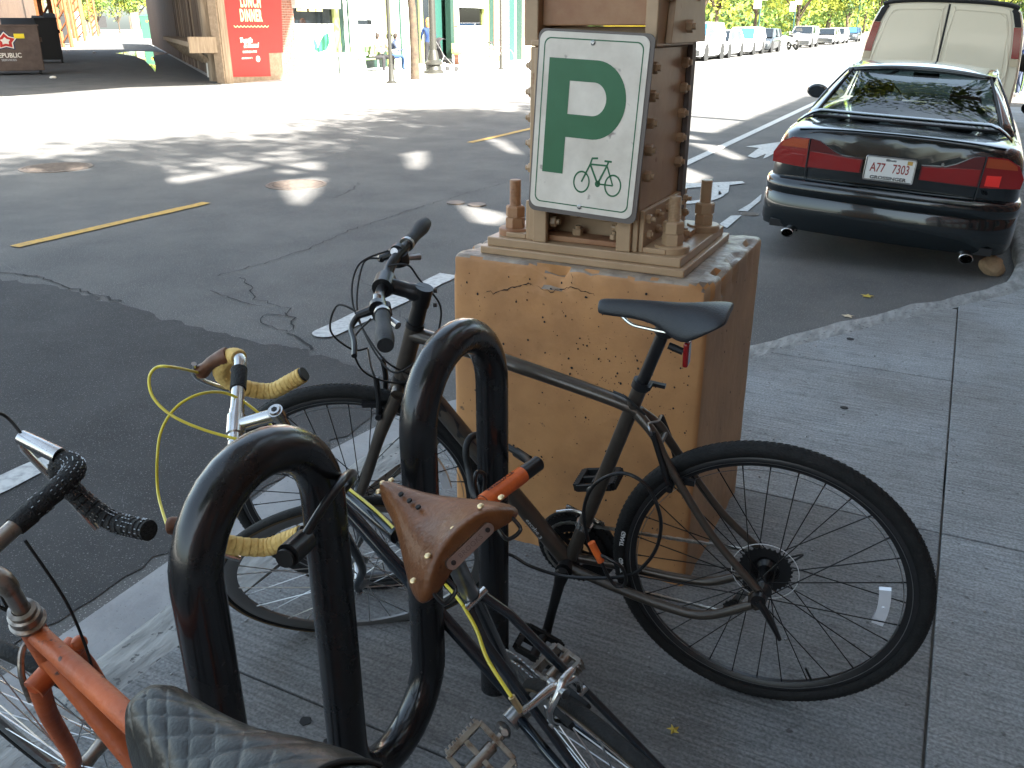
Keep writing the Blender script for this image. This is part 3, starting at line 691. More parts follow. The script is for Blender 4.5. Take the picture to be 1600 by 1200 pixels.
# ================================================================ BICYCLES
# bicycle axes: x forward, z up in the bicycle's plane, y to its left
def bike_root(name, label, x, y, hd, lean, z0=0.):
    """ground contact point x,y measured with y straight ahead of the camera"""
    t = thing(name, label, 'bicycle', rot=(-lean, 0, hd+TH)); q = Matrix.Rotation(TH, 3, 'Z') @ Vector((x, y, 0)); t.location = (q.x, q.y, z0); return t
def steer_matrix(A0, sa, psi):
    a = Vector((A0[0], 0, A0[1])); k = Vector((-math.cos(sa), 0, math.sin(sa)))
    return Matrix.Translation(a) @ Matrix.Rotation(psi, 4, k) @ Matrix.Translation(-a)
def V(x, z, y=0.): return Vector((x, y, z))
def wheel(parent, hub, Rt, tw, rim_d, rim_m, tyre_m, spoke_m, M4=None, nsp=32, hubw=.05, hub_m='black_metal', gum=None, flange=.024, phase=0.):
    w_ = link('wheel', None, parent, (M4 or Matrix.Identity(4)) @ Matrix.Translation(hub)); r0 = Rt-tw
    prof = []                                   # tyre cross-section (r, y)
    rc = Rt-tw/2
    for i in range(20): a = 2*PI*i/20; prof.append((rc+tw/2*math.cos(a), tw/2*.98*math.sin(a)))
    mb = MB().lathe(prof, axis=(0, 1, 0), n=96, closed=True); ty = obj('tyre', mb, tyre_m, w_)
    if tw > .03:                                # shallow tread blocks
        mb = MB()
        for i in range(150):
            a = 2*PI*i/150
            for s in (-1, 1):
                a2 = a+(.012 if s > 0 else 0); q = [(a2, .1*s), (a2+.012, .1*s), (a2+.030, .55*s), (a2+.018, .55*s)]; vs = []
                for lift in (-.001, .0012):
                    for aa, f in q:
                        rr_ = rc+(tw/2+lift)*math.cos(f); vs.append((rr_*math.cos(aa), (tw/2+lift)*math.sin(f)*.98, rr_*math.sin(aa)))
                mb.add(vs, [(4, 5, 6, 7), (0, 1, 5, 4), (1, 2, 6, 5), (2, 3, 7, 6), (3, 0, 4, 7)])
        tag(obj('tread_blocks', mb, tyre_m, w_, smooth=False), kind='stuff')
    if gum:
        for s in (-1, 1):
            mb = MB().lathe([(rc-tw*.15, s*tw*.497), (rc+.0005, s*tw*.505), (rc+tw*.12, s*tw*.492)], axis=(0, 1, 0), n=72); obj('gum_wall', mb, gum, w_)
    rw = min(tw*.36, .012)
    mb = MB().lathe([(r0+.006, rw), (r0+.004, rw*.8), (r0-.002, rw*1.02), (r0-rim_d*.5, rw*.95), (r0-rim_d, rw*.35), (r0-rim_d, -rw*.35), (r0-rim_d*.5, -rw*.95), (r0-.002, -rw*1.02), (r0+.004, -rw*.8), (r0+.006, -rw)], axis=(0, 1, 0), n=96, closed=True)
    obj('rim', mb, rim_m, w_)
    mb = MB().lathe([(.0, -hubw-.012), (.006, -hubw-.012), (.007, -hubw), (flange, -hubw*.72), (flange, -hubw*.66), (.014, -hubw*.5), (.012, 0), (.014, hubw*.5), (flange, hubw*.66), (flange, hubw*.72), (.007, hubw), (.006, hubw+.012), (0, hubw+.012)], axis=(0, 1, 0), n=24)
    obj('hub', mb, hub_m, w_)
    base = {}
    for s in (-1, 1):
        for c in (-1, 1):
            a = Vector((flange*.85*math.cos(c*1.35), s*hubw*.7, flange*.85*math.sin(c*1.35))); b = Vector((r0-rim_d+.002, s*.003, 0))
            mb = MB().cyl(a, b, .00135, n=5, cap=False); mb.cyl(a.lerp(b, .955), b, .0019, n=5); base[s, c] = mb.mesh('spoke', spoke_m)
    for i in range(nsp):
        s = 1 if i % 2 else -1; c = 1 if (i//2) % 2 else -1
        link('spoke', base[s, c], w_, Matrix.Rotation(2*PI*i/nsp+phase, 4, 'Y'))
    mb = MB().cyl((r0-rim_d+.002, 0, 0), (r0-rim_d-.035, 0, 0), .003, n=8); o = obj('valve', mb, 'alloy' if rim_m != 'rim_dark' else 'black_metal', w_, Matrix.Rotation(phase+2.0, 4, 'Y'))
    return w_
def wheel_reflector(w_, ang, r, length=.085):
    mb = MB(); q = [(r-.01*0, -length/2), (r, length/2)]
    vs = []
    for yy in (-.006, .006):
        for i in range(7):
            a = (i/6-.5)*length/r
            for rr_ in (r-.012, r+.012): vs.append((rr_*math.cos(a), yy, rr_*math.sin(a)))
    n = 14; fs = []
    for k in (0, 1):
        for i in range(6): fs.append((k*n+2*i, k*n+2*i+1, k*n+2*i+3, k*n+2*i+2))
    for i in range(6): fs += [(2*i, 2*i+2, n+2*i+2, n+2*i), (2*i+1, n+2*i+1, n+2*i+3, 2*i+3)]
    fs += [(0, n, n+1, 1), (12, 13, n+13, n+12)]
    mb.add(vs, fs); mb2 = mb; mb2.cyl((r, -.009, 0), (r, .009, 0), .004, n=10)
    return obj('wheel_reflector', mb2, 'reflector', w_, Matrix.Rotation(ang, 4, 'Y'))
def gear_disc(mb, r, teeth, y0, y1, c=(0, 0, 0), inner=0., tooth=.005):
    n = teeth*4; c = Vector(c); rings = []
    for y in (y0, y1):
        ring = []
        for i in range(n):
            a = 2*PI*i/n; rr_ = r+(tooth if i % 4 in (1, 2) else 0); ring.append(c+Vector((rr_*math.cos(a), y, rr_*math.sin(a))))
        rings.append(ring)
    vs = rings[0]+rings[1]; fs = [(i, (i+1) % n, n+(i+1) % n, n+i) for i in range(n)]
    if inner:
        for y in (y0, y1): vs += [c+Vector((inner*math.cos(2*PI*i/n), y, inner*math.sin(2*PI*i/n))) for i in range(n)]
        fs += [(i, (i+1) % n, 2*n+(i+1) % n, 2*n+i) for i in range(n)]+[(n+i, 3*n+i, 3*n+(i+1) % n, n+(i+1) % n) for i in range(n)]+[(2*n+i, 2*n+(i+1) % n, 3*n+(i+1) % n, 3*n+i) for i in range(n)]
    else: fs += [tuple(range(n)), tuple(range(n, 2*n))]
    mb.add(vs, fs)
def cable(name, pts, parent, m='black_matte', r=.0024, n=8, M4=None, seg=8):
    return obj(name, MB().tube(spline(pts, seg), r, n=n), m, parent, M4)
def crankset(root, bb, ang, rings, armlen=.17, m='black_metal', side=-1, q=.055):
    """side -1 = chain side on the right"""
    mb = MB().cyl(bb+Vector((0, -.04, 0)), bb+Vector((0, .04, 0)), .021, n=24); obj('bottom_bracket', mb, m, root)
    for k, (r, t) in enumerate(rings):
        mb = MB(); gear_disc(mb, r, t, side*(.042+.008*k)-.0012, side*(.042+.008*k)+.0012, bb, inner=r*.72)
        if k == len(rings)-1:
            for i in range(5):
                a = ang+2*PI*i/5+.3; mb.bar(bb+Vector((0, side*.05, 0)), bb+Vector((r*.78*math.cos(a), side*.05, r*.78*math.sin(a))), .014, .004, up=(0, 1, 0))
        obj('chainring', mb, m, root)
    for s in (side, -side):
        a = ang if s == side else ang+PI; d = Vector((math.cos(a), 0, math.sin(a))); y0 = s*q*1.05; y1 = s*(q+.018)
        mb = MB(); e = bb+d*armlen
        rings_ = []
        for f, w1, w2 in ((-.10, .012, .010), (-.03, .019, .012), (.15, .014, .009), (.6, .0115, .008), (.93, .012, .008), (1.03, .013, .008), (1.08, .007, .006)):
            c = bb+d*(armlen*f)+Vector((0, y0+(y1-y0)*max(0, f), 0)); nx = Vector((-d.z, 0, d.x))
            rings_.append([c+nx*(w1*math.cos(t))+Vector((0, w2*math.sin(t), 0)) for t in np.linspace(0, 2*PI, 12, endpoint=False)])
        mb.loft(rings_); cr = obj('crank_arm', mb, m, root)
    return [bb+Vector((math.cos(a), 0, math.sin(a)))*armlen+Vector((0, s*(q+.018), 0)) for s, a in ((side, ang), (-side, ang+PI))]
def pedal(root, c, s, rotx=0., m='black_matte', toothed=True, refl=True, pitch=0., scale=1.):
    """c spindle start, s=+1 sticks out to +y"""
    pd = link('pedal', None, root, Matrix.Translation(c) @ Matrix.Rotation(pitch, 4, 'Y')); L_ = .10*scale; W_ = .045*scale
    mb = MB().cyl((0, 0, 0), (0, s*.03, 0), .008, n=12); mb.cyl((0, s*.03, 0), (0, s*(L_+.005), 0), .012, n=12)
    for x in (-W_, W_):
        mb.bar((x, s*.02, 0), (x, s*(L_), 0), .012, .022)
        if toothed:
            for k in range(9): mb.box((x+(.008 if x > 0 else -.008), s*(.025+k*(L_-.03)/8), 0), (.006, .005, .02))
    for y in (.02, .06*scale, L_): mb.bar((-W_, s*y, 0), (W_, s*y, 0), .010, .018)
    obj('pedal_cage', mb, m, pd, bev=.001)
    if refl:
        for x in (-W_-.0066, W_+.0066): mb = MB().box((x, s*.058*scale, 0), (.003, .04, .012)); obj('pedal_reflector', mb, 'amber', pd)
    return pd
def chain(root, segs, m='chain', y=-.045, lw=.0055, step=.0127):
    P = [Vector(p) for p in segs]; out = []
    mb = MB(); k = 0; carry = 0
    for a, b in zip(P, P[1:]):
        L_ = (b-a).length; d = (b-a).normalized(); s = carry
        while s < L_:
            c = a+d*s; half = .0072 if k % 2 else .0066; wy = .004 if k % 2 else .0025
            mb.bar(c-d*half, c+d*half, .0024+wy, .0075 if k % 2 else .0062, up=(d.z, 0, -d.x)); mb.cyl(c+d*.0063+Vector((0, -.0045, 0)), c+d*.0063+Vector((0, .0045, 0)), .0022, n=6)
            s += step; k += 1
        carry = s-L_
    return tag(obj('chain', mb, m, root, smooth=False), kind='stuff')
def tube_text(name, txt, size, a, b, r, ang, parent, m, frac=.5, xs=1., off=0., flip=False):
    """lettering wrapped on the tube a-b; ang = direction round the tube"""
    a = Vector(a); b = Vector(b); d = (b-a).normalized(); y = Vector((0, 1, 0)); x = d.cross(y).normalized(); c = a.lerp(b, frac)
    def f(u, v, w_):
        th = ang+v/r; return c+d*u+(y*math.cos(th)+x*math.sin(th))*(r+.0006)
    return raw_obj(name, text_mb(txt, size, f, xs=xs, off=off), m, parent)

# ---------------------------------------------------------------- grey hybrid bicycle
G = bike_root('grey_bicycle', 'dark grey flat-bar bicycle locked to the far rack hump, in front of the pier', .5769, 1.6251, 2.7562, .0668)
RR = .3504
HTt, HTb = V(.845, .855), V(.892, .715); axd = (HTt-HTb).normalized(); sag = math.atan2(axd.z, -axd.x)
BBg = V(.462, .272); SCg = V(.318, .735); HUBr = V(0, RR); 
psiG = .36; SMg = steer_matrix((HTb.x, HTb.z), sag, psiG)
Finv = V(1.066, RR)           # wanted front hub (approximately in the frame plane)
mb = MB()
mb.tube([HTb-axd*.005, HTt+axd*.005], .021, n=24); obj('head_tube', mb, 'frame_grey', G)
dt0 = HTb+axd*.028+V(-.01, 0); 
mb = MB(); mb.tube([dt0, BBg], [.0215, .0225], n=24); obj('down_tube', mb, 'frame_grey', G)
mb = MB(); tt0 = HTt-axd*.022; tp = spline([tt0, V(.66, .805), V(.48, .770), V(.355, .742), V(.300, .722)], 8); 
mb.tube(tp, [.0175-.004*i/len(tp) for i in range(len(tp))], n=20)
for i in range(len(mb.v)):     # flattened, wide top tube
    v = mb.v[i]; mb.v[i] = (v[0], v[1]*1.25, v[2])
obj('top_tube', mb, ['frame_grey'], G)
mb = MB(); mb.tube([BBg, SCg+(SCg-BBg).normalized()*.055], .0165, n=22); obj('seat_tube', mb, 'frame_grey', G)
std = (SCg-BBg).normalized()
for s in (-1, 1):
    mb = MB().tube(spline([V(.305, .722, s*.008), V(.262, .685, s*.022), V(.228, .63, s*.034), V(.12, .48, s*.050), V(.006, .368, s*.066)], 7), [.0125-.0035*min(1, i/18) for i in range(29)], n=14); obj('seat_stay', mb, 'frame_grey', G)
    mb = MB().tube(spline([BBg+V(-.01, 0, s*.022), V(.33, .262, s*.042), V(.20, .252, s*.056), V(.11, .262, s*.064), V(.012, .325, s*.067)], 7), [.013-.003*i/28 for i in range(29)], n=14); obj('chain_stay', mb, 'frame_grey', G)
    mb = MB(); mb.prism([(.012, .365), (.024, .35), (.022, .318), (.004, .312), (-.014, .325), (-.012, .352), (0, .374)], lambda x, z: (x, s*.064, z), lambda x, z: (x, s*.070, z)); obj('dropout', mb, 'frame_grey', G)
obj('stay_bridge', MB().cyl(V(.248, .668, -.028), V(.248, .668, .028), .007), 'frame_grey', G)
# fork
fk = Matrix.Identity(4)
crown = HTb-axd*.028; hubF = V(1.058, RR-.004)
# unsteered hub position so that after steering it lies at the wheel position
mb = MB().tube([HTb, crown], [.021, .024], n=20); mb.tube([crown+V(0, 0, -.045), crown+V(0, 0, .045)], .017, n=14)
obj('fork_crown', mb, 'frame_grey', G, SMg)
for s in (-1, 1):
    mb = MB().tube(spline([crown+V(0, 0, s*.043), crown.lerp(hubF, .35)+V(.004, 0, s*.050), crown.lerp(hubF, .75)+V(-.004, 0, s*.052), hubF+V(-.008, .012, s*.052), hubF+V(0, 0, s*.052)], 6), [.0165-.006*i/24 for i in range(25)], n=16); obj('fork_blade', mb, 'frame_grey', G, SMg)
for c, r in ((HTt+axd*.004, .0225), (HTb-axd*.004, .0225)): obj('headset', MB().cyl(c-axd*.006, c+axd*.006, r, n=24), 'black_metal', G)
obj('head_spacer', MB().cyl(HTt+axd*.008, HTt+axd*.075, .0195, .018, n=20), 'black_metal', G, SMg)
STt = HTt+axd*.105
mb = MB().cyl(HTt+axd*.058, STt, .021, n=20); CLg = V(.903, .966)
mb.tube(spline([STt-axd*.02, STt.lerp(CLg, .5)-axd*.010, CLg], 5), [.0205]*4+[.018]*7, n=16); mb.cyl(CLg+V(0, 0, -.024), CLg+V(0, 0, .024), .024, n=20)
for y in (-.012, .012): mb.cyl(STt+V(-.026, -.028-y, y), STt+V(-.018, -.028-y, y), .005, n=8)
obj('stem', mb, 'black_metal', G, SMg)
# flat bar, slight rise and sweep
hb = spline([CLg+V(-.055, .018, -.292), CLg+V(-.035, .018, -.20), CLg+V(-.008, .012, -.10), CLg+V(0, 0, -.05), CLg, CLg+V(0, 0, .05), CLg+V(-.008, .012, .10), CLg+V(-.035, .018, .20), CLg+V(-.055, .018, .292)], 6)
mb = MB().tube(hb, .0125, n=16); obj('handlebar', mb, 'black_metal', G, SMg)
for s in (-1, 1):
    g0 = CLg+V(-.030, .018, s*.185); g1 = CLg+V(-.057, .018, s*.312); gp = [g0.lerp(g1, k/8) for k in range(9)]
    mb = MB().tube(gp, [.0155, .0165, .0155, .0158, .0168, .0185, .0198, .019, .0165], n=18); obj('grip', mb, 'grip', G, SMg)
    d = (g1-g0).normalized(); obj('lock_ring', MB().cyl(g0-d*.01, g0, .018, n=18), 'alloy', G, SMg)
    bl = CLg+V(-.012, .016, s*.145); lv = link('brake_lever', None, G, SMg)
    mb = MB().cyl(bl-d*.008, bl+d*.008, .018, n=16); mb.tube([bl+V(.01, -.005, 0), bl+V(.045, -.018, 0)], [.011, .009], n=10); obj('lever_body', mb, 'black_metal', lv)
    mb = MB().tube(spline([bl+V(.040, -.018, -s*.01), bl+V(.055, -.030, s*.03), bl+V(.040, -.038, s*.08), bl+V(.032, -.045, s*.125)], 5), [.006, .007, .0075, .007, .0065]+[.006]*11, n=10); obj('lever_blade', mb, 'black_metal', lv)
    sh = link('shifter', None, G, SMg); mb = MB().cyl(bl+V(-.002, -.004, s*-.012), bl+V(-.006, -.030, s*-.012), .024, .021, n=18); obj('shifter_body', mb, 'black_matte', sh)
    mb = MB().tube([bl+V(-.01, -.02, 0), bl+V(-.045, -.03, s*.03)], [.006, .009], n=8); mb.cyl(bl+V(.004, .0, s*-.012), bl+V(.004, .012, s*-.03), .009, n=12); obj('shifter_lever', mb, 'alloy', sh)
# front wheel turned with the fork
wG = wheel(G, hubF, RR, .036, .020, 'rim_dark', 'rubber', 'spoke_black', M4=SMg, hubw=.047, phase=.12)
wheel_reflector(wG, PI+.28, RR-.105, .10)
wR = wheel(G, HUBr, RR, .036, .020, 'rim_dark', 'rubber', 'spoke_black', hubw=.062, phase=.05)
wheel_reflector(wR, PI-.02, RR-.098, .095)
for rr_ in (RR-.045, RR-.0625):
    for wh in (wG, wR):
        mb = MB().lathe([(rr_, .0115), (rr_+.0018, .0118)], axis=(0, 1, 0), n=96); obj('rim_line', mb, 'alloy', wh)
for wh, a0 in ((wR, -.12), (wR, .12), (wG, 3.05)):
    raw_obj('tyre_lettering', text_mb('GIANT', .014, lambda u, v, w_, a0=a0: ((RR-.024+v)*math.cos(a0-u/(RR-.028)), .0185-.1*abs(v+.004), (RR-.024+v)*math.sin(a0-u/(RR-.028))), off=.0006), 'decal_white', wh)
tube_text('frame_lettering', 'GIANT', .056, dt0, BBg, .0222, -.15, G, 'decal_dark', frac=.36, xs=1.9, off=.0030)
tube_text('frame_lettering', 'escape 3', .016, dt0, BBg, .0225, .1, G, 'decal_white', frac=.80, xs=1.1)
# seatpost and saddle
sp0 = SCg+std*.05; sp1 = V(.257, .925)
obj('seatpost', MB().cyl(SCg+std*.03, sp1, .0135, n=20), 'black_metal', G)
mb = MB().cyl(sp0+std*.0, sp0+std*.018, .0205, n=20); mb.bar(sp0+std*.009+V(-.015, 0, -.012), sp0+std*.009+V(-.05, -.003, -.012), .012, .008); mb.cyl(sp0+std*.009+V(-.02, 0, -.015), sp0+std*.009+V(-.02, 0, .02), .005, n=8); obj('seat_clamp', mb, 'black_metal', G)
mb = MB().tube([sp1-std*.012, sp1+std*.018], .021, n=14); mb.box(sp1+std*.02, (.04, .05, .016)); obj('saddle_clamp', mb, 'black_metal', G, bev=.003)
def saddle(root, nose, rear, prof, m, thick=.03, sub=2, drop=.0, name='saddle'):
    """prof rows: (t along nose->rear, half width, crown height, side drop)"""
    n_ = Vector(nose); r_ = Vector(rear); d = (r_-n_).normalized(); up = Vector((0, 1, 0)).cross(d)*-1
    if up.z < 0: up = -up
    rings = []
    for t, hw, h, sd in prof:
        c = n_.lerp(r_, t); ring = []
        for a in (-1, -.85, -.5, 0, .5, .85, 1):
            z = h*(1-abs(a)**2.4)-sd*(abs(a)**3.2); ring.append(c+Vector((0, hw*a, 0))+up*z)
        for a in (.9, .45, 0, -.45, -.9): ring.append(c+Vector((0, hw*a*.92, 0))+up*(-sd*(1 if abs(a) > .8 else .45)-.007))
        rings.append(ring)
    mb = MB().loft(rings); return obj(name, mb, m, root, sub=sub, ang=180)
sad = saddle(G, V(.400, .968), V(.128, .985), [(0, .012, .002, .012), (.015, .019, .008, .016), (.10, .022, .010, .018), (.30, .024, .010, .02), (.48, .034, .009, .028), (.60, .050, .008, .050), (.70, .062, .009, .056), (.82, .070, .010, .036), (.93, .072, .009, .018), (.99, .060, .006, .010), (1, .048, .003, .008)], 'saddle_black')
for s in (-1, 1):
    mb = MB().tube(spline([V(.355, .955, s*.010), V(.325, .937, s*.020), V(.295, .932, s*.022), V(.225, .928, s*.022), V(.17, .945, s*.03)], 6), .0035, n=8); obj('saddle_rail', mb, 'chrome', sad)
mb = MB().box(V(.208, .878, 0), (.012, .032, .055)); tl = obj('tail_light', mb, 'red_lens', G, bev=.004); obj('light_mount', MB().tube([V(.216, .88), V(.247, .89)], .008, n=8), 'black_matte', tl)
# drivetrain
ends = crankset(G, BBg, 0, [], m='black_metal'); 
for o in [o for o in COL.objects if o.parent == G and o.name.split('.')[0] in ('crank_arm', 'bottom_bracket')]: bpy.data.objects.remove(o)
ca = math.radians(101)
ends = crankset(G, BBg, ca, [(.056, 28), (.077, 38), (.097, 48)], armlen=.172)
pedal(G, ends[0], -1, pitch=.25); pedal(G, ends[1], 1, pitch=-.35)
obj('chain_guard', MB().lathe([(.102, -.064), (.107, -.066), (.107, -.069), (.090, -.069)], c=BBg, axis=(0, 1, 0), n=48), 'black_matte', G)
cas = link('cassette', None, wR)
for k in range(8):
    mb = MB(); r = .022+.0050*k; gear_disc(mb, r, 11+3*k, -.034-.004*(7-k)+.0, -.0325-.004*(7-k), inner=r*.6, tooth=.004); obj('sprocket', mb, 'rim_dark', cas)
obj('spoke_guard', MB().lathe([(.074, -.026), (.0755, -.026), (.0755, -.0245), (.074, -.0245)], axis=(0, 1, 0), n=48, closed=True), 'decal_white', wR)
qm = MB().lathe([(.0, .085), (.016, .084), (.018, .072), (.010, .068)], axis=(0, 1, 0), n=20); qm.tube([(0, .08, 0), (-.03, .092, -.035), (-.055, .09, -.085)], [.009, .008, .005], n=10); obj('quick_release', qm, 'black_metal', wR)
qm = MB().lathe([(.0, .07), (.014, .069), (.015, .06)], axis=(0, 1, 0), n=20); qm.tube([(0, .068, 0), (.015, .075, .03), (.02, .073, .07)], [.008, .007, .005], n=10); obj('quick_release', qm, 'black_metal', wG)
jw = V(.045, .262, -.05); jw2 = V(.02, .305, -.05)
rd = link('rear_derailleur', None, G)
mb = MB().tube([V(.0, .335, -.07), V(.01, .30, -.075), V(.03, .285, -.062)], [.012, .014, .010], n=10); obj('derailleur_body', mb, 'alloy', rd)
mb = MB().bar(V(.022, .292, -.058), V(.070, .198, -.058), .020, .004, up=(0, 1, 0)); obj('derailleur_cage', mb, 'alloy', rd)
for c in (V(.028, .288, -.05), V(.066, .206, -.05)): mb = MB(); gear_disc(mb, .018, 11, -.002, .002, c, tooth=.003); obj('jockey_wheel', mb, 'black_matte', rd)
ch = [V(0, RR+.036, -.046), V(.38, .272+.098*1, -.052)]
ch = [V(-.034, RR-.01, -.046), V(-.02, RR+.03, -.046), V(.006, RR+.037, -.046), V(BBg.x+.0, BBg.z+.082, -.050)]+[BBg+V(.082*math.sin(a), .082*math.cos(a), -.050) for a in np.linspace(.2, PI-.2, 12)]+[BBg+V(0, -.082, -.05), V(.070, .186, -.05), V(.052, .192, -.05), V(.046, .21, -.05), V(.046, .27, -.05), V(.02, .30, -.05), V(.01, .315, -.048)]
chain(G, ch)
fd = MB().tube(spline([BBg+V(-.06, .10, -.05), BBg+V(0, .118, -.052), BBg+V(.05, .105, -.05)], 6), [.004]*13, n=8); fd.bar(BBg+V(-.07, .085, -.058), BBg+V(.03, .115, -.062), .003, .022); fd.bar(BBg+V(-.045, .12, -.02), BBg+V(-.03, .11, -.055), .016); fd.cyl(BBg+std*.12, BBg+std*.135, .021, n=16); obj('front_derailleur', fd, 'chrome', G)
# rear brake
for s in (-1, 1):
    br = MB().tube(spline([V(.218, .575, s*.042), V(.232, .62, s*.046), V(.262, .70, s*.040)], 5), .007, n=8); br.box(V(.192, .585, s*.026), (.052, .012, .013)); br.cyl(V(.215, .575, s*.03), V(.215, .575, s*.058), .008, n=10); obj('brake_arm', br, 'black_metal', G)
obj('brake_noodle', MB().tube(spline([V(.262, .70, .05), V(.265, .715, .055), V(.275, .715, .03), V(.262, .703, -.01), V(.262, .70, -.042)], 6), .0025, n=8), 'alloy', G)
# front brake on the fork
fb = crown+V(.03, .0, 0)
for s in (-1, 1):
    br = MB().tube(spline([crown.lerp(hubF, .16)+V(.026, .0, s*.047), crown.lerp(hubF, .06)+V(.034, .02, s*.050), crown+V(.044, .055, s*.045)], 5), .007, n=8); br.box(crown.lerp(hubF, .13)+V(.048, .01, s*.026), (.05, .012, .013)); br.cyl(crown.lerp(hubF, .15)+V(.026, 0, s*.03), crown.lerp(hubF, .15)+V(.026, 0, s*.062), .008, n=10); obj('brake_arm', br, 'black_metal', G, SMg)
obj('brake_noodle', MB().tube(spline([crown+V(.044, .055, .05), crown+V(.05, .085, .05), crown+V(.055, .13, .035)], 6), .0028, n=8), 'alloy', G, SMg)
# cables
bl1 = CLg+V(.03, 0, .14); bl2 = CLg+V(.03, 0, -.14)
cable('brake_cable', [bl1, bl1+V(.05, .01, -.02), bl1+V(.085, -.07, -.05), V(.985, .83, .06), crown+V(.055, .13, .035)], G, M4=SMg)
cable('brake_cable', [bl2, bl2+V(.045, -.01, .01), bl2+V(.055, -.11, .09), V(.905, .77, .06), V(.84, .78, .03)], G, M4=SMg)
cable('gear_cable', [bl1+V(-.02, -.02, -.01), bl1+V(.03, -.08, -.02), V(.96, .79, .09), V(.90, .73, .05), V(.83, .735, .028)], G, M4=SMg)
cable('gear_cable', [bl2+V(-.02, .02, 0), bl2+V(.05, .0, .04), bl2+V(.06, -.08, .10), V(.92, .80, .05), V(.86, .735, .028)], G, M4=SMg)
cable('gear_cable', [CLg+V(0, .03, .0), CLg+V(-.04, .03, -.02), V(.84, .96, -.03), V(.79, .90, -.03), V(.80, .82, -.02)], G)
cable('brake_cable', [V(.36, .765, .004), V(.33, .765, .02), V(.305, .75, .026), V(.285, .73, .02)], G, r=.003)
cable('gear_cable', [V(.08, .30, -.07), V(-.04, .33, -.12), V(-.075, .37, -.09), V(-.03, .33, -.075)], G, r=.0025)

# ---------------------------------------------------------------- drop bars
def bezel(P, n=6): return spline(P, n)
def drop_side(root, CL, s, SMx, r, half=.20, reach=.085, drop=.135, tape='yellow_tape', tape_from=.5, hood='hood_brown', lever=True, up_tilt=0., bare='chrome', hood_len=.07, end_back=.05):
    """CL clamp centre; s side; one half of a drop handlebar"""
    P = [CL+V(0, 0, s*.0), CL+V(0, 0, s*half*.55), CL+V(0, 0, s*half*.86), CL+V(.018, -.001, s*half*.98), CL+V(reach*.6, -.006, s*half), CL+V(reach, -.035, s*half), CL+V(reach*.95, -.085, s*half), CL+V(reach*.45, -drop*.98, s*half), CL+V(-end_back*.3, -drop, s*half*1.01), CL+V(-end_back, -drop*.985, s*half*1.02)]
    S_ = bezel(P, 7); k0 = int(len(S_)*tape_from)
    obj('handlebar', MB().tube(S_[:k0+2], r, n=16), bare, root, SMx)
    # tape: spiral ridges
    ts = spline(S_[k0:], 3); rad = [r+.0035+.0011*((i % 5)/4.) for i in range(len(ts))]
    tp_ = obj('bar_tape', MB().tube(ts, rad, n=18), tape, root, SMx, ang=20)
    e = ts[-1]; d = (ts[-1]-ts[-2]).normalized(); obj('bar_plug', MB().cyl(e, e+d*.006, r+.002, n=18), 'black_matte', root, SMx)
    if hood:
        h0 = CL+V(reach*.62, .004, s*half)
        mb = MB().tube(spline([h0+V(-.02, .0, 0), h0+V(.015, .002 if s < 0 else .010, 0), h0+V(.045, -.006 if s < 0 else .020, 0), h0+V(hood_len, -.010 if s < 0 else .030, 0)], 5), [.0165, .0175, .017, .0155, .0145, .0135, .013, .0125, .0125, .013, .014, .015, .0155, .015, .0135, .008], n=16)
        obj('lever_hood', mb, hood, root, SMx)
        if lever:
            mb = MB().tube(spline([h0+V(hood_len-.012, .018, 0), h0+V(hood_len+.012, -.015, 0), h0+V(hood_len-.002, -.075, s*.004), h0+V(hood_len-.03, -.125, s*.012)], 6), [.006]*6+[.0055]*13, n=10, squash=None)
            for i in range(len(mb.v)): pass
            obj('brake_lever', mb, 'chrome', root, SMx)
    return CL+V(reach*.62+hood_len, .03, s*half)
SA = R(73)
def road_geometry(fc=.585, Rw=.338, rake=.045):
    A0 = (fc-math.sin(SA)*rake, Rw-math.cos(SA)*rake); return A0, V(-math.cos(SA), math.sin(SA)), V(math.sin(SA), math.cos(SA))
def ypt(A0, ax, d): return V(A0[0], A0[1])+ax*d

# ---------------------------------------------------------------- blue-grey racing bicycle with yellow tape
Y = bike_root('racing_bicycle', 'blue-grey racing bicycle with yellow bar tape and brown leather saddle, leaning through the rack', .118, 1.412, 2.24, .46, -.016)
A0, AX, PF = road_geometry(); psiY = .943; SMy = steer_matrix(A0, SA, psiY); hub = V(.585, .338)
BBy = V(0, .27); SCy = V(-.16, .80); HTy = ypt(A0, AX, .535); HBy = ypt(A0, AX, .405)
fy = MB
obj('head_tube', MB().cyl(HBy-AX*.01, HTy+AX*.01, .0165, n=22), 'frame_blue', Y)
obj('top_tube', MB().tube([HTy-AX*.028, SCy+V(0, -.012)], .0133, n=20), 'frame_blue', Y)
obj('down_tube', MB().tube([HBy+AX*.018, BBy], .0146, n=20), 'frame_blue', Y)
obj('seat_tube', MB().tube([BBy, SCy+(SCy-BBy).normalized()*.015], .0146, n=20), 'frame_blue', Y)
for c, d, r in ((HTy-AX*.028, (SCy-HTy).normalized(), .0152), (HBy+AX*.018, (BBy-HBy).normalized(), .0165), (SCy+V(0, -.012), (HTy-SCy).normalized(), .0152), (BBy, (SCy-BBy).normalized(), .017)):
    obj('lug', MB().tube([c, c+d*.045, c+d*.058], [r, r, r-.0012], n=20), 'frame_blue', Y)
HUBy = V(-.42, .338)
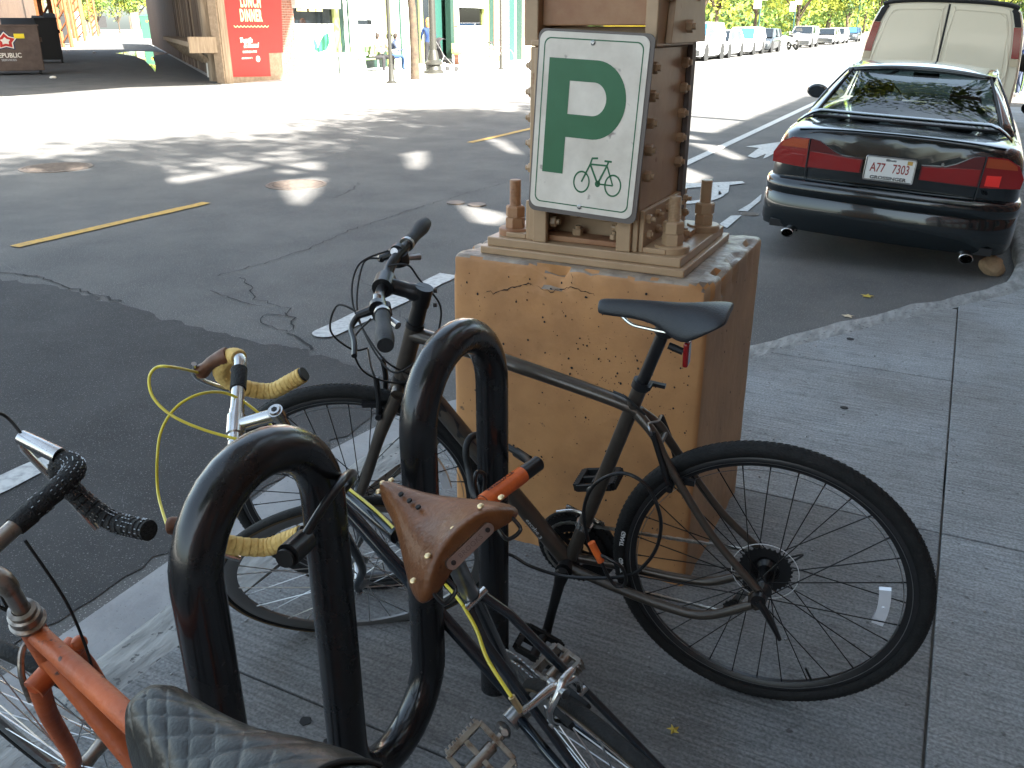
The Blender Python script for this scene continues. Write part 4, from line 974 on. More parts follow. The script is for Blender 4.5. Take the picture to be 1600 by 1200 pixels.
for s in (-1, 1):
    obj('seat_stay', MB().tube([SCy+V(-.006, -.008, s*.014), SCy.lerp(HUBy, .12)+V(0, 0, s*.028), HUBy+V(.004, .015, s*.062)], [.0078, .0078, .0062], n=14), 'frame_blue', Y)
    obj('chain_stay', MB().tube([BBy+V(-.01, 0, s*.022), BBy.lerp(HUBy, .3)+V(0, 0, s*.036), HUBy+V(.01, -.004, s*.062)], [.011, .0105, .0075], n=14), 'frame_blue', Y)
    obj('fork_blade', MB().tube(spline([HBy-AX*.02+V(0, 0, s*.030), HBy-AX*.16+V(0, 0, s*.042), HBy-AX*.30+V(.008, 0, s*.046), hub+V(-.012, .03, s*.049), hub+V(0, 0, s*.05)], 6), [.0125-.005*i/24 for i in range(25)], n=14), 'frame_blue', Y, SMy)
obj('fork_crown', MB().tube([HBy-AX*.02+V(0, 0, -.036), HBy-AX*.02+V(0, 0, .036)], .014, n=14), 'frame_blue', Y, SMy)
obj('headset', MB().lathe([(.0165, 0), (.021, .003), (.021, .010), (.017, .013), (.020, .016), (.020, .028), (.012, .03)], c=HTy+AX*.008, axis=AX, n=24), 'chrome', Y)
obj('headset', MB().lathe([(.0165, 0), (.021, .003), (.021, .012), (.015, .018)], c=HBy-AX*.006, axis=-AX, n=24), 'chrome', Y)
STy = ypt(A0, AX, .668); CLy = STy+PF*.082-AX*.014
mb = MB().cyl(HTy+AX*.03, STy+AX*.004, .0112, n=20); mb.cyl(STy-AX*.014, STy+AX*.006, .0145, n=24); mb.cyl(STy+AX*.004, STy+AX*.010, .0125, .010, n=24)
mb.tube([STy-AX*.006, CLy], [.0128, .0125], n=20); mb.cyl(CLy+V(0, 0, -.021), CLy+V(0, 0, .021), .0175, n=24); stm = obj('stem', mb, 'chrome', Y, SMy)
obj('stem_bolt', MB().cyl(STy+AX*.0098, STy+AX*.0112, .0055, n=6), 'black_matte', stm)
tips = []
for s in (-1, 1):
    tips.append(drop_side(Y, CLy, s, SMy, .0128, half=.185, reach=.075, drop=.135, tape_from=.26, hood_len=.062))
    obj('black_wrap', MB().cyl(CLy+V(0, 0, s*.088), CLy+V(0, 0, s*.138), .0152, n=18), 'black_tape', Y, SMy)
obj('bar_sleeve', MB().cyl(CLy+V(0, 0, -.036), CLy+V(0, 0, .036), .0143, n=18), 'chrome', Y, SMy)
wY = wheel(Y, hub, .338, .023, .030, 'rim_grey', 'rubber', 'spoke_steel', M4=SMy, hubw=.045, hub_m='alloy', gum='rubber_gum', phase=.1)
wY2 = wheel(Y, HUBy, .338, .023, .030, 'rim_grey', 'rubber', 'spoke_steel', hubw=.06, hub_m='alloy', gum='rubber_gum')
# yellow cables: loops read off a plane through the handlebar, facing the camera
gy = Matrix.Translation(Y.location) @ Y.rotation_euler.to_matrix().to_4x4(); gyi = gy.inverted(); clw = gy @ (SMy @ CLy)
nv = (clw-Vector((0, 0, CAMZ))).normalized()
def ypx(x, y, d=0.): return gyi @ on_plane(x, y, clw+nv*d, nv)
for s, px_ in ((-1, [(300, 592, .0), (272, 574, -.01), (245, 574, -.02), (233, 592, -.02), (240, 622, -.03), (270, 650, -.04), (320, 672, -.05), (385, 690, -.06), (440, 706, -.06)]),
               (1, [(251, 812, .0), (247, 770, -.01), (246, 710, -.02), (254, 668, -.02), (278, 634, -.02), (315, 615, -.01), (355, 615, .02), (395, 638, .03), (440, 680, .02), (470, 706, .0)])):
    tip_ = SMy @ (CLy+V(.075*.62+.060, -.006 if s < 0 else .034, s*.185)); obj('brake_cable', MB().tube(spline([tip_]+[ypx(*p) for p in px_[1:]], 10), .0027, n=8), 'yellow_cable', Y)
ttd = (SCy-HTy).normalized()
obj('cable_run', MB().tube(spline([HTy-AX*.03+V(-.02, .014, -.004), HTy+ttd*.10+V(0, -.012, -.004), HTy.lerp(SCy, .5)+V(0, -.002, -.006), SCy+V(.05, .006, .012), SCy+V(-.01, .01, .020)], 8), .0027, n=8), 'yellow_cable', Y)
for f in (.25, .62, .9): c = HTy.lerp(SCy, f)+V(0, -.012*(1-f)); obj('cable_clip', MB().cyl(c-ttd*.003, c+ttd*.003, .0162, n=18), 'black_metal', Y)
# frame lettering blocks on the down tube
for f, l_ in ((.30, .015), (.36, .012), (.58, .012)):
    c = HBy.lerp(BBy, f); d = (BBy-HBy).normalized(); obj('frame_band', MB().cyl(c-d*l_/2, c+d*l_/2, .0150, n=18, cap=False), 'frame_top', Y)
# seatpost, leather saddle with rivets and badge
sty = (SCy-BBy).normalized(); sp1 = SCy+sty*.140
obj('seatpost', MB().cyl(SCy, sp1+sty*.01, .0134, n=18), 'alloy', Y); obj('seat_clamp', MB().cyl(SCy+V(-.012, .004, -.022), SCy+V(-.012, .004, .022), .006, n=12), 'chrome', Y)
mb = MB().cyl(sp1+sty*.012+V(0, 0, -.028), sp1+sty*.012+V(0, 0, .028), .012, n=14); obj('saddle_clamp', mb, 'black_metal', Y)
nY = V(-.082, 1.018); rY = V(-.300, 1.052)
prof = [(0, .006, .001, .018), (.01, .014, .006, .026), (.05, .020, .009, .030), (.16, .026, .008, .034), (.30, .037, .004, .038), (.45, .053, -.002, .042), (.60, .070, -.005, .046), (.75, .085, -.002, .050), (.87, .092, .005, .052), (.95, .088, .010, .046), (.985, .078, .010, .038), (1, .066, .006, .034)]
sadY = saddle(Y, nY, rY, prof, 'leather')
dd = (rY-nY).normalized(); upY = Vector((0, 1, 0)).cross(dd); upY = upY if upY.z > 0 else -upY
for t, yy, h in ((.93, .0, .004), (.93, .045, .001), (.93, -.045, .001), (.90, .076, -.016), (.90, -.076, -.016), (.02, .0, .004), (.03, .012, -.001), (.03, -.012, -.001)):
    c = nY.lerp(rY, t)+V(0, 0, yy)+upY*h; obj('rivet', MB().ball(c, .0047, sc=(1, 1, .5)), 'brass', sadY)
for k in range(3):
    c = nY.lerp(rY, .30+.10*k)+upY*(.0075-.003*k); obj('vent_hole', MB().cyl(c-upY*.002, c+upY*.0008, .0038, n=14), 'crack', sadY)
# badge across the rear skirt
bc = rY+V(-.002, 0, 0)-upY*.018; Bm = Matrix((Vector((0, -1, 0)), (upY*.92+dd*-.38).normalized(), Vector((0, -1, 0)).cross((upY*.92+dd*-.38).normalized()))).transposed().to_4x4(); Bm.translation = bc-upY*.0
if Bm.col[2].xyz.dot(dd) < 0: Bm = Bm @ Matrix.Rotation(PI, 4, 'Y')
bm_ = MB(); bm_.prism(rrect(.076, .0150, .0074, 6), lambda x, y: (x, y, .0), lambda x, y: (x, y, .007)); bd = obj('maker_badge', bm_, 'alloy', sadY, Bm)
for q_ in (-.029, .029): obj('badge_rivet', MB().cyl((q_, 0, .0068), (q_, 0, .0086), .0032, n=14), 'rim_dark', bd)
o = raw_obj('badge_lettering', text_mb('BROOKS', .0092, lambda x, y, z: (x, y, .0075), off=.0, xs=1.0, spacing=1.1), 'rim_grey', sadY, Bm)
for s in (-1, 1):
    obj('saddle_rail', MB().tube(spline([nY+V(-.03, -.028, s*.006), nY+V(-.07, -.05, s*.018), nY+V(-.13, -.048, s*.022), nY+V(-.18, -.03, s*.03), rY+V(.01, -.038, s*.06)], 6), .0036, n=8), 'black_metal', sadY)
    obj('bag_loop', MB().tube(spline([rY+V(-.0, -.036, s*.045), rY+V(-.012, -.05, s*.045), rY+V(-.014, -.052, s*.066), rY+V(-.0, -.036, s*.068)], 5), .0028, n=8), 'black_metal', sadY)
# rear caliper brake, built around the stay bridge
bc = V(-.278, .675); cd = link('rear_brake', None, Y)
for s, m_ in ((-1, .0), (1, .007)):
    P = [bc+V(-.022-m_, .020, -s*.034), bc+V(-.024-m_, .022, -s*.014), bc+V(-.026-m_, .016, 0), bc+V(-.024-m_, -.002, s*.026), bc+V(-.020-m_, -.030, s*.034), bc+V(-.018-m_, -.052, s*.028)]
    if s < 0: P[0] = bc+V(-.022, .030, -s*.062)
    obj('caliper_arm', MB().tube(spline(P, 6), [.0052+.0028*math.sin(PI*min(1, i/22)) for i in range(31)], n=12), 'chrome', cd)
    obj('brake_pad', MB().box(bc+V(-.022, -.050, s*.018), (.050, .010, .013)), 'black_matte', cd)
    obj('pad_bolt', MB().cyl(bc+V(-.02, -.052, s*.020), bc+V(-.02, -.052, s*.040), .005, n=10), 'alloy', cd)
obj('pivot_bolt', MB().cyl(bc+V(-.01, .012), bc+V(-.046, .016), .008, n=14), 'alloy', cd); obj('cable_adjuster', MB().cyl(bc+V(-.018, .030, .062), bc+V(-.010, .058, .060), .0052, n=10), 'brass', cd)
obj('cable_run', MB().tube(spline([SCy+V(-.010, .010, .020), SCy+V(-.04, -.015, .030), V(-.235, .762, .048), bc+V(-.010, .058, .060)], 8), .0029, n=8), 'yellow_cable', Y)
endsY = crankset(Y, BBy, R(-54), [(.083, 42), (.104, 52)], m='alloy', q=.055)
pedal(Y, endsY[1], 1, m='rust_chrome', refl=False, pitch=-.5); pedal(Y, endsY[0], -1, m='rust_chrome', refl=False, pitch=.2)

# ---------------------------------------------------------------- orange bicycle, nearest on the left
O = bike_root('orange_bicycle', 'scratched orange bicycle with black wrapped drop bars and quilted saddle at the left edge', -.2594, .8664, 2.447, .2338, -.0518)
psiO = .2617; SMo = steer_matrix(A0, SA, psiO)
BBo = V(0, .27); SCo = V(-.16, .80); HTo = ypt(A0, AX, .485); HBo = ypt(A0, AX, .385)
obj('head_tube', MB().cyl(HBo-AX*.008, HTo+AX*.006, .0175, n=22), 'frame_orange', O)
obj('top_tube', MB().tube(spline([HTo-AX*.018, HTo.lerp(SCo, .4)+V(0, -.004), SCo], 8), [.0145]*5+[.0152]*12, n=22), 'frame_orange', O)
obj('down_tube', MB().tube([HBo+AX*.02, BBo], .0160, n=22), 'frame_orange', O)
obj('seat_tube', MB().tube([BBo, SCo], .0148, n=20), 'frame_orange', O)
for s in (-1, 1):
    obj('fork_blade', MB().tube(spline([HBo-AX*.02+V(0, 0, s*.032), HBo-AX*.10+V(0, 0, s*.042), HBo-AX*.26+V(.004, 0, s*.046), hub+V(-.012, .03, s*.049), hub+V(0, 0, s*.05)], 6), [.0155-.0065*i/24 for i in range(25)], n=16), 'frame_orange', O, SMo)
    obj('chain_stay', MB().tube([BBo+V(-.01, 0, s*.022), V(-.42, .338, s*.062)], [.011, .0075], n=12), 'frame_orange', O)
    obj('seat_stay', MB().tube([SCo+V(-.006, -.008, s*.014), V(-.42, .345, s*.062)], [.0078, .0062], n=12), 'frame_orange', O)
obj('fork_crown', MB().tube([HBo-AX*.02+V(0, 0, -.042), HBo-AX*.02+V(0, 0, .042)], .0175, n=16), 'frame_orange', O, SMo)
obj('lug_boss', MB().ball(HBo-AX*.0+V(-.02, .01, -.04), .012), 'frame_orange', O)
obj('headset', MB().lathe([(.0175, 0), (.0235, .002), (.0245, .008), (.019, .011), (.0215, .014), (.0215, .026), (.018, .028), (.0185, .036), (.0125, .038)], c=HTo+AX*.006, axis=AX, n=28), 'rust_chrome', O)
STo = ypt(A0, AX, .60); CLo = STo+PF*.055-AX*.002
mb = MB().tube(spline([HTo+AX*.04, STo-AX*.02, STo+PF*.012, CLo], 6), [.0115]*6+[.0135]*7+[.0125]*6, n=18); mb.cyl(CLo+V(0, 0, -.022), CLo+V(0, 0, .022), .018, n=20); obj('stem', mb, 'rust_chrome', O, SMo)
# classic drop bar: bare chrome near the clamp, black tape over the rest, silver lever body
for s in (-1, 1):
    P = [CLo, CLo+V(0, 0, s*.10), CLo+V(0, 0, s*.17), CLo+V(.018, -.002, s*.195), CLo+V(.05, -.005, s*.2), CLo+V(.078, -.035, s*.2), CLo+V(.07, -.09, s*.2), CLo+V(.03, -.128, s*.2), CLo+V(-.02, -.132, s*.2), CLo+V(-.058, -.130, s*.2)]
    S_ = spline(P, 7); k0 = 5
    obj('handlebar', MB().tube(S_[:k0+2], .0127, n=16), 'rust_chrome', O, SMo)
    ts = spline(S_[k0:], 3); obj('bar_tape', MB().tube(ts, [.0150+.0016*((i % 6)/5.) for i in range(len(ts))], n=18), 'black_tape', O, SMo, ang=20)
    wmb = MB()
    for i in range(6, len(ts)-3, 3):      # white flecks of the woven tape
        t_ = (ts[i+1]-ts[i]).normalized(); x_, y_, _ = frame_of(t_)
        for a in np.arange(0, 2*PI, .42):
            if random.random() < .55: continue
            
            e = x_*math.cos(a)+y_*math.sin(a); wmb.bar(ts[i]+e*.0168-t_*.0017, ts[i]+e*.0168+t_*.0017, .0011)
    tag(obj('tape_flecks', wmb, 'alloy', O, SMo, smooth=False), kind='stuff')
    h0 = CLo+V(.055, .0, s*.2)
    obj('lever_body', MB().tube([h0+V(-.005, .008, 0), h0+V(.03, .022, 0), h0+V(.062, .034, 0)], [.013, .0125, .0115], n=16), 'chrome', O, SMo)
    obj('brake_lever', MB().tube(spline([h0+V(.058, .028, 0), h0+V(.080, .012, 0), h0+V(.060, -.05, 0), h0+V(.035, -.11, -s*.004), h0+V(.018, -.155, -s*.006)], 7), [.0045]*8+[.0055]*21, n=10), 'chrome', O, SMo)
    obj('brake_cable', MB().tube(spline([h0+V(.055, .04, 0), h0+V(.075, .08, 0), h0+V(.05, .12, -s*.06), h0+V(0, .08, -s*.14), HTo+V(.03, .02, 0)], 8), .0026, n=8), 'black_matte', O, SMo)
wO = wheel(O, hub, .338, .026, .014, 'alloy', 'rubber', 'spoke_steel', M4=SMo, hubw=.045, hub_m='rust_chrome')
wO2 = wheel(O, V(-.42, .338), .338, .026, .014, 'alloy', 'rubber', 'spoke_steel', hubw=.06, hub_m='rust_chrome')
obj('brake_arch', MB().tube(spline([HBo-AX*.02+V(.03, .015, -.03), HBo-AX*.01+V(.04, .03, 0), HBo-AX*.02+V(.03, .015, .03), HBo-AX*.07+V(.03, 0, .042)], 6), .005, n=10), 'rust_chrome', O, SMo)
obj('shift_cable', MB().tube(spline([CLo+V(-.02, .0, -.05), HTo+V(-.02, .02, -.05), HTo+V(-.03, -.06, -.04), HBo+V(-.05, -.03, -.03)], 8), .0022, n=8), 'black_matte', O)
obj('seatpost', MB().cyl(SCo, SCo+V(-.03, .10), .0134, n=18), 'alloy', O)
# quilted saddle with stitched diamonds
nO = V(-.012, .935); rO = V(-.285, .965)
pf = [(0, .022, .002, .03), (.015, .036, .010, .045), (.07, .046, .013, .055), (.2, .049, .013, .058), (.35, .055, .010, .058), (.5, .066, .008, .06), (.65, .086, .010, .062), (.82, .100, .014, .062), (.94, .100, .014, .055), (.99, .092, .010, .045), (1, .08, .004, .04)]
sadO = saddle(O, nO, rO, pf, 'quilt')
def sad_surf(nose, rear, prof, t, a, lift=.0012):
    d = (rear-nose).normalized(); up = Vector((0, 1, 0)).cross(d); up = up if up.z > 0 else -up
    ts_ = [p[0] for p in prof]; hw = np.interp(t, ts_, [p[1] for p in prof]); h = np.interp(t, ts_, [p[2] for p in prof]); sd = np.interp(t, ts_, [p[3] for p in prof])
    return nose.lerp(rear, t)+Vector((0, hw*a*.985, 0))+up*(h*(1-abs(a)**2.4)-sd*(abs(a)**3.2)+lift-.001)
NT, NA = 150, 90; vs = []
for i in range(NT+1):
    t = .012+.972*i/NT
    for j in range(NA+1):
        a = -.985+1.97*j/NA; q_ = 3.0*t-1.2; u_ = (a-q_)/.46; v_ = (a+q_)/.46
        pad = (abs(math.sin(PI*u_))*abs(math.sin(PI*v_)))**.28; fade = min(1, (1-abs(a))*9)*min(1, (1-t)*14)*min(1, t*14)
        vs.append(sad_surf(nO, rO, pf, t, a, -.0035+.0030*pad*fade))
mb = MB(); mb.add(vs, [(i*(NA+1)+j, i*(NA+1)+j+1, (i+1)*(NA+1)+j+1, (i+1)*(NA+1)+j) for i in range(NT) for j in range(NA)])
obj('quilted_cover', mb, 'quilt', sadO, ang=180)
obj('saddle_piping', MB().tube([sad_surf(nO, rO, pf, .95, a, .002) for a in np.linspace(-.98, .98, 30)], .0028, n=8), 'stitch', sadO)

# ---------------------------------------------------------------- nearest wheel, cut by the left edge of the photo
K = bike_root('black_bicycle', 'black mudguarded bicycle wheel only just inside the lower left corner', -.515, .42, 1.75, .0, 0.)
wK = wheel(K, V(0, .34), .34, .035, .018, 'rim_dark', 'rubber', 'spoke_black')
mb = MB()
A_ = np.linspace(-.3, 2.9, 40); rings = []
for a in A_:
    rings.append([Vector(((.352+.012*math.cos(f))*math.cos(a), .026*math.sin(f), .34+(.352+.012*math.cos(f))*math.sin(a))) for f in np.linspace(-1.5, 1.5, 9)]+[Vector(((.349+.012*math.cos(f))*math.cos(a), .024*math.sin(f), .34+(.349+.012*math.cos(f))*math.sin(a))) for f in np.linspace(1.4, -1.4, 9)])
mb.loft(rings); obj('mudguard', mb, 'black_metal', K)
obj('fork_blade', MB().tube([V(0, .34, .05), V(-.10, .72, .04)], [.009, .014], n=12), 'black_metal', K); obj('fork_blade', MB().tube([V(0, .34, -.05), V(-.10, .72, -.04)], [.009, .014], n=12), 'black_metal', K)

# ---------------------------------------------------------------- locks
# orange and black U-lock: crossbar in front of the rack's far leg, shackle behind it round the down tube
cbA = at(755, 786, .64); cbB = at(843, 722, .66)
lk = thing('shackle_lock', 'black shackle lock with an orange sleeve on its crossbar, round the far rack leg', 'bicycle lock', cbA)
d = (cbB-cbA).normalized(); Lb = (cbB-cbA).length; back = Vector((-.35, .93, -.1)).normalized()
vec = lambda p: p-cbA
obj('crossbar', MB().tube([Vector((0, 0, 0)), d*Lb*.97, d*Lb], [.0165, .0165, .012], n=24), 'black_metal', lk)
obj('orange_sleeve', MB().tube([d*Lb*-.01, d*Lb*.01, d*Lb*.66, d*Lb*.68], [.013, .0176, .0176, .0176], n=24), 'lock_orange', lk)
x_, y_, _ = frame_of(d)
def sl_(u, v, w_): th = 2.2+v/.0176; return d*(Lb*.33+u)+(x_*math.cos(th)+y_*math.sin(th))*.0181
for a0, tx, sz in ((1.6, 'KRYPTONITE', .013), (3.0, 'KRYPTONITE', .013), (4.4, 'KRYPTONITE', .013)):
    raw_obj('sleeve_lettering', text_mb(tx, sz, lambda u, v, w_, a0=a0: d*(Lb*.33+u)+(x_*math.cos(a0+v/.0176)+y_*math.sin(a0+v/.0176))*.0181, off=.0004), 'decal_dark', lk)
e0 = d*Lb*.12; e1 = d*Lb*.86
shx = lambda x, y, X: on_x(x, y, X)-cbA
obj('shackle', MB().tube(spline([e1, shx(822, 716, -.745), shx(800, 702, -.80), shx(775, 688, -.85), shx(742, 680, -.86), shx(728, 700, -.86), shx(733, 740, -.84), shx(742, 775, -.78), e0], 8), .0078, n=14), 'black_matte', lk)
obj('shackle_foot', MB().tube([shx(806, 706, -.79), shx(826, 719, -.75)], .0115, n=14), 'black_metal', lk)
# cable of that lock, with two orange collars
cb = thing('cable_lock', 'thin dark security cable with orange collars looped through the grey bicycle rear wheel', 'cable lock')
gw = lambda p: (Matrix.Translation(G.location) @ G.rotation_euler.to_matrix().to_4x4()) @ p
loop = [on_plane(x, y, Vector(gw(V(.3, .3, .09))), Vector(gw(V(0, 0, 1.0))-gw(V(0, 0, 0))).normalized()) for x, y in ((920, 850), (912, 800), (925, 762), (955, 742), (985, 742), (1015, 765), (1032, 810), (1028, 850), (1010, 880), (985, 898), (940, 903), (880, 900), (830, 885), (800, 868), (775, 862))]
obj('cable', MB().tube(spline(loop, 8), .0042, n=10), 'black_metal', cb)
lp = [on_plane(x, y, Vector(gw(V(.3, .3, .10))), Vector(gw(V(0, 0, 1.0))-gw(V(0, 0, 0))).normalized()) for x, y in ((925, 850), (938, 875), (950, 900), (962, 915), (974, 915), (978, 903), (970, 885), (950, 873), (938, 868))]
obj('cable_eye', MB().tube(spline(lp, 8), .0042, n=10), 'black_metal', cb)
dv = (lp[1]-lp[0]).normalized(); obj('orange_collar', MB().tube([lp[0]-dv*.004, lp[1]+dv*.004], .0088, n=16), 'lock_orange', cb)
lp2 = [on_x(x, y, XR+.045) for x, y in ((752, 800), (748, 780), (742, 755), (745, 738), (757, 742), (757, 765), (753, 785))]
obj('cable_eye', MB().tube(spline(lp2, 8), .0042, n=10), 'black_metal', cb); obj('orange_collar', MB().tube([lp2[0], lp2[0]+(lp2[1]-lp2[0])*.9], .0095, n=16), 'lock_orange', cb)
# black U-lock on the near hump
a1 = on_x(450, 868, XR+.055); a2 = on_x(520, 800, XR+.055); ul = thing('shackle_lock', 'all black shackle lock hooked over the near rack hump and the racing bicycle', 'bicycle lock', a1)
ap = lambda x, y, dx: on_x(x, y, XR+dx)-a1
obj('crossbar', MB().tube([Vector((0, 0, 0)), ap(468, 852, .05), ap(478, 842, .047)], [.0175, .0175, .0165], n=24), 'black_metal', ul)
obj('shackle', MB().tube(spline([ap(470, 850, .05), ap(478, 835, .052), ap(505, 792, .055), ap(530, 757, .05), ap(543, 742, .03), ap(552, 740, -.02), ap(548, 752, -.07), ap(520, 790, -.075), ap(490, 840, -.06), ap(470, 858, .0)], 8), .0068, n=14), 'black_metal', ul)
obj('lock_core', MB().tube([ap(447, 871, .055), ap(444, 874, .056)], .0135, n=20), 'black_matte', ul)
# ================================================================ PARKED DARK SEDAN
def patch(mb, A_, B_, C_, D_, bulge=(0, 0, 0), nu=8, nv=6, e=1.):
    """A-B along u, D-C opposite edge"""
    A_, B_, C_, D_, bl = map(Vector, (A_, B_, C_, D_, bulge)); vs = []
    for j in range(nv+1):
        for i in range(nu+1):
            u, v = i/nu, j/nv; p = A_.lerp(B_, u).lerp(D_.lerp(C_, u), v); vs.append(p+bl*(1-abs(2*u-1)**2.2)*(1-e*abs(2*v-1)**2.2))
    mb.add(vs, [(j*(nu+1)+i, j*(nu+1)+i+1, (j+1)*(nu+1)+i+1, (j+1)*(nu+1)+i) for j in range(nv) for i in range(nu)]); return mb
def solid(o, th): m_ = o.modifiers.new('thickness', 'SOLIDIFY'); m_.thickness = th; m_.offset = -1; return o
car = thing('parked_sedan', 'dark green four-door sedan with a boot spoiler, parked at the kerb', 'car', (-.415, 6.62, RZ), rot=(0, R(2.9), 0))
def fy_(x): return .006+.085*(abs(x)/.85)**4
ST = [(0.03, .62, .84, .90), (.055, .76, .86, .915), (.13, .825, .88, .92), (.30, .85, .90, .93), (.70, .855, .91, .945), (1.2, .86, .92, .95), (2.2, .865, .92, .95), (3.2, .86, .90, .93), (3.9, .85, .80, .85), (4.4, .80, .72, .76), (4.65, .62, .62, .66)]
rings = []
for y, w_, ze, zt in ST:
    half = [(0, .27), (w_*.88, .27), (w_*.985, .36), (w_, .50), (w_, .62), (w_*.985, .76), (w_*.93, ze), (w_*.80, zt-.004), (w_*.4, zt+.010), (0, zt+.014)]
    rings.append([Vector((x, y, z)) for x, z in half]+[Vector((-x, y, z)) for x, z in half[-2:0:-1]])
obj('body', MB().loft(rings), 'car_paint', car, sub=1, ang=180)
# dark line of the boot lid
for s in (-1, 1):
    obj('boot_seam', MB().tube([Vector((s*.565, -.003, .56)), Vector((s*.575, .012, .84))], .0035, n=6), 'car_black', car)
# bumper wrapped round the corners
path = [(-.868, .62), (-.872, .35), (-.855, .16), (-.80, .045), (-.66, -.045), (-.40, -.088), (-.15, -.10), (.15, -.10), (.40, -.088), (.66, -.045), (.80, .045), (.855, .16), (.872, .35), (.868, .62)]
pth = spline([(x, y, 0) for x, y in path], 5); sec = [(-.07, .19), (-.012, .20), (.0, .235), (.004, .33), (.0, .430), (-.008, .445), (.002, .462), (.006, .505), (-.006, .54), (-.045, .560), (-.10, .563)]
rings = []
for i, p in enumerate(pth):
    t = (pth[min(i+1, len(pth)-1)]-pth[max(i-1, 0)]).normalized(); nrm = Vector((t.y, -t.x, 0)); rings.append([p+nrm*o_+Vector((0, 0, z)) for o_, z in sec])
obj('rear_bumper', solid if 0 else MB().loft(rings, closed=False, caps=False), 'car_paint', car, ang=50)
obj('bumper_underside', MB().box((0, .16, .225), (1.5, .40, .05)), 'car_black', car)
def lamp(poly, m, name, off=.010, parent=car, dp=.06):
    mb = MB(); 
    # subdivide polygon edges in x so that it follows the curved tail
    P = []
    for a, b in zip(poly, poly[1:]+poly[:1]):
        k = 4
        for i in range(k): P.append((a[0]+(b[0]-a[0])*i/k, a[1]+(b[1]-a[1])*i/k))
    mb.prism(P, lambda x, z: (x, fy_(x)-off, z), lambda x, z: (x, fy_(x)+dp, z)); return obj(name, mb, m, parent, ang=30)
for s in (-1, 1):
    q = lambda L_: [(s*x, z) for x, z in L_]
    tl_ = lamp(q([(.19, .648), (.19, .745), (.34, .752), (.40, .775), (.50, .835), (.565, .845), (.565, .642)]), 'lamp_dark', 'tail_light', .012)
    lamp(q([(.20, .652), (.20, .738), (.335, .745), (.40, .752), (.556, .758), (.556, .650)]), 'lamp_red', 'red_lens', .0175, tl_)
    tl2 = lamp(q([(.575, .640), (.575, .845), (.70, .842), (.78, .80), (.825, .72), (.82, .652)]), 'lamp_red', 'tail_light', .012)
    lamp(q([(.582, .775), (.582, .838), (.70, .834), (.765, .80), (.775, .772)]), 'lamp_amber', 'amber_lens', .0165, tl2)
    lamp(q([(.60, .655), (.60, .725), (.69, .728), (.69, .655)]), 'lamp_bright' if s > 0 else 'lamp_red', 'reflector_panel', .0165, tl2)
# number plate with its frame
npl = obj('number_plate', MB().box((-.005, -.012, .695), (.315, .012, .155)), 'plate_white', car, bev=.004)
obj('plate_frame', MB().tube([Vector((x-.005, -.020, z+.695)) for x, z in rrect(.325, .165, .012)], .0042, n=6, closed=True), 'alloy', npl)
pf_ = lambda u, v, w_: (u-.005, -.0192, v+.700)
raw_obj('plate_letters', text_mb('A77', .088, lambda u, v, w_: (u-.085, -.0192, v+.700), xs=.66, off=.0008), 'plate_red', npl); raw_obj('plate_digits', text_mb('7303', .088, lambda u, v, w_: (u+.068, -.0192, v+.700), xs=.64, off=.0008), 'plate_red', npl)
raw_obj('plate_dealer_name', text_mb('GROSSINGER', .032, lambda u, v, w_: (u-.005, -.0192, v+.634), xs=1.25, off=.001), 'decal_dark', npl)
raw_obj('plate_state_name', text_mb('Illinois', .022, lambda u, v, w_: (u-.005, -.0192, v+.757), xs=1.2, off=.0006), 'decal_dark', npl)
obj('plate_sticker', MB().box((.118, -.0190, .752), (.034, .0012, .026)), 'yellow_paint', npl)
raw_obj('engine_badge', text_mb('V6', .035, lambda u, v, w_: (.615+u, fy_(.6)-.016, v+.608), off=.0012, ext=.001), 'alloy', car)
obj('lock_cylinder', MB().cyl((.32, -.003, .768), (.32, -.012, .768), .009, n=14), 'alloy', car)
# spoiler
sp = []
for x in np.linspace(-.70, .70, 29):
    f = abs(x)/.70; z = 1.036-.090*max(0, (f-.78)/.22)**1.6; y = .10+.045*f**2; c_ = .055 if f < .97 else .04; th = .015
    sp.append([Vector((x, y-c_, z+.002)), Vector((x, y-c_*.4, z+th)), Vector((x, y+c_*.6, z+th*.4)), Vector((x, y+c_, z-.012)), Vector((x, y, z-.014)), Vector((x, y-c_*.8, z-.010))])
obj('boot_spoiler', MB().loft(sp), 'car_paint', car, ang=60)
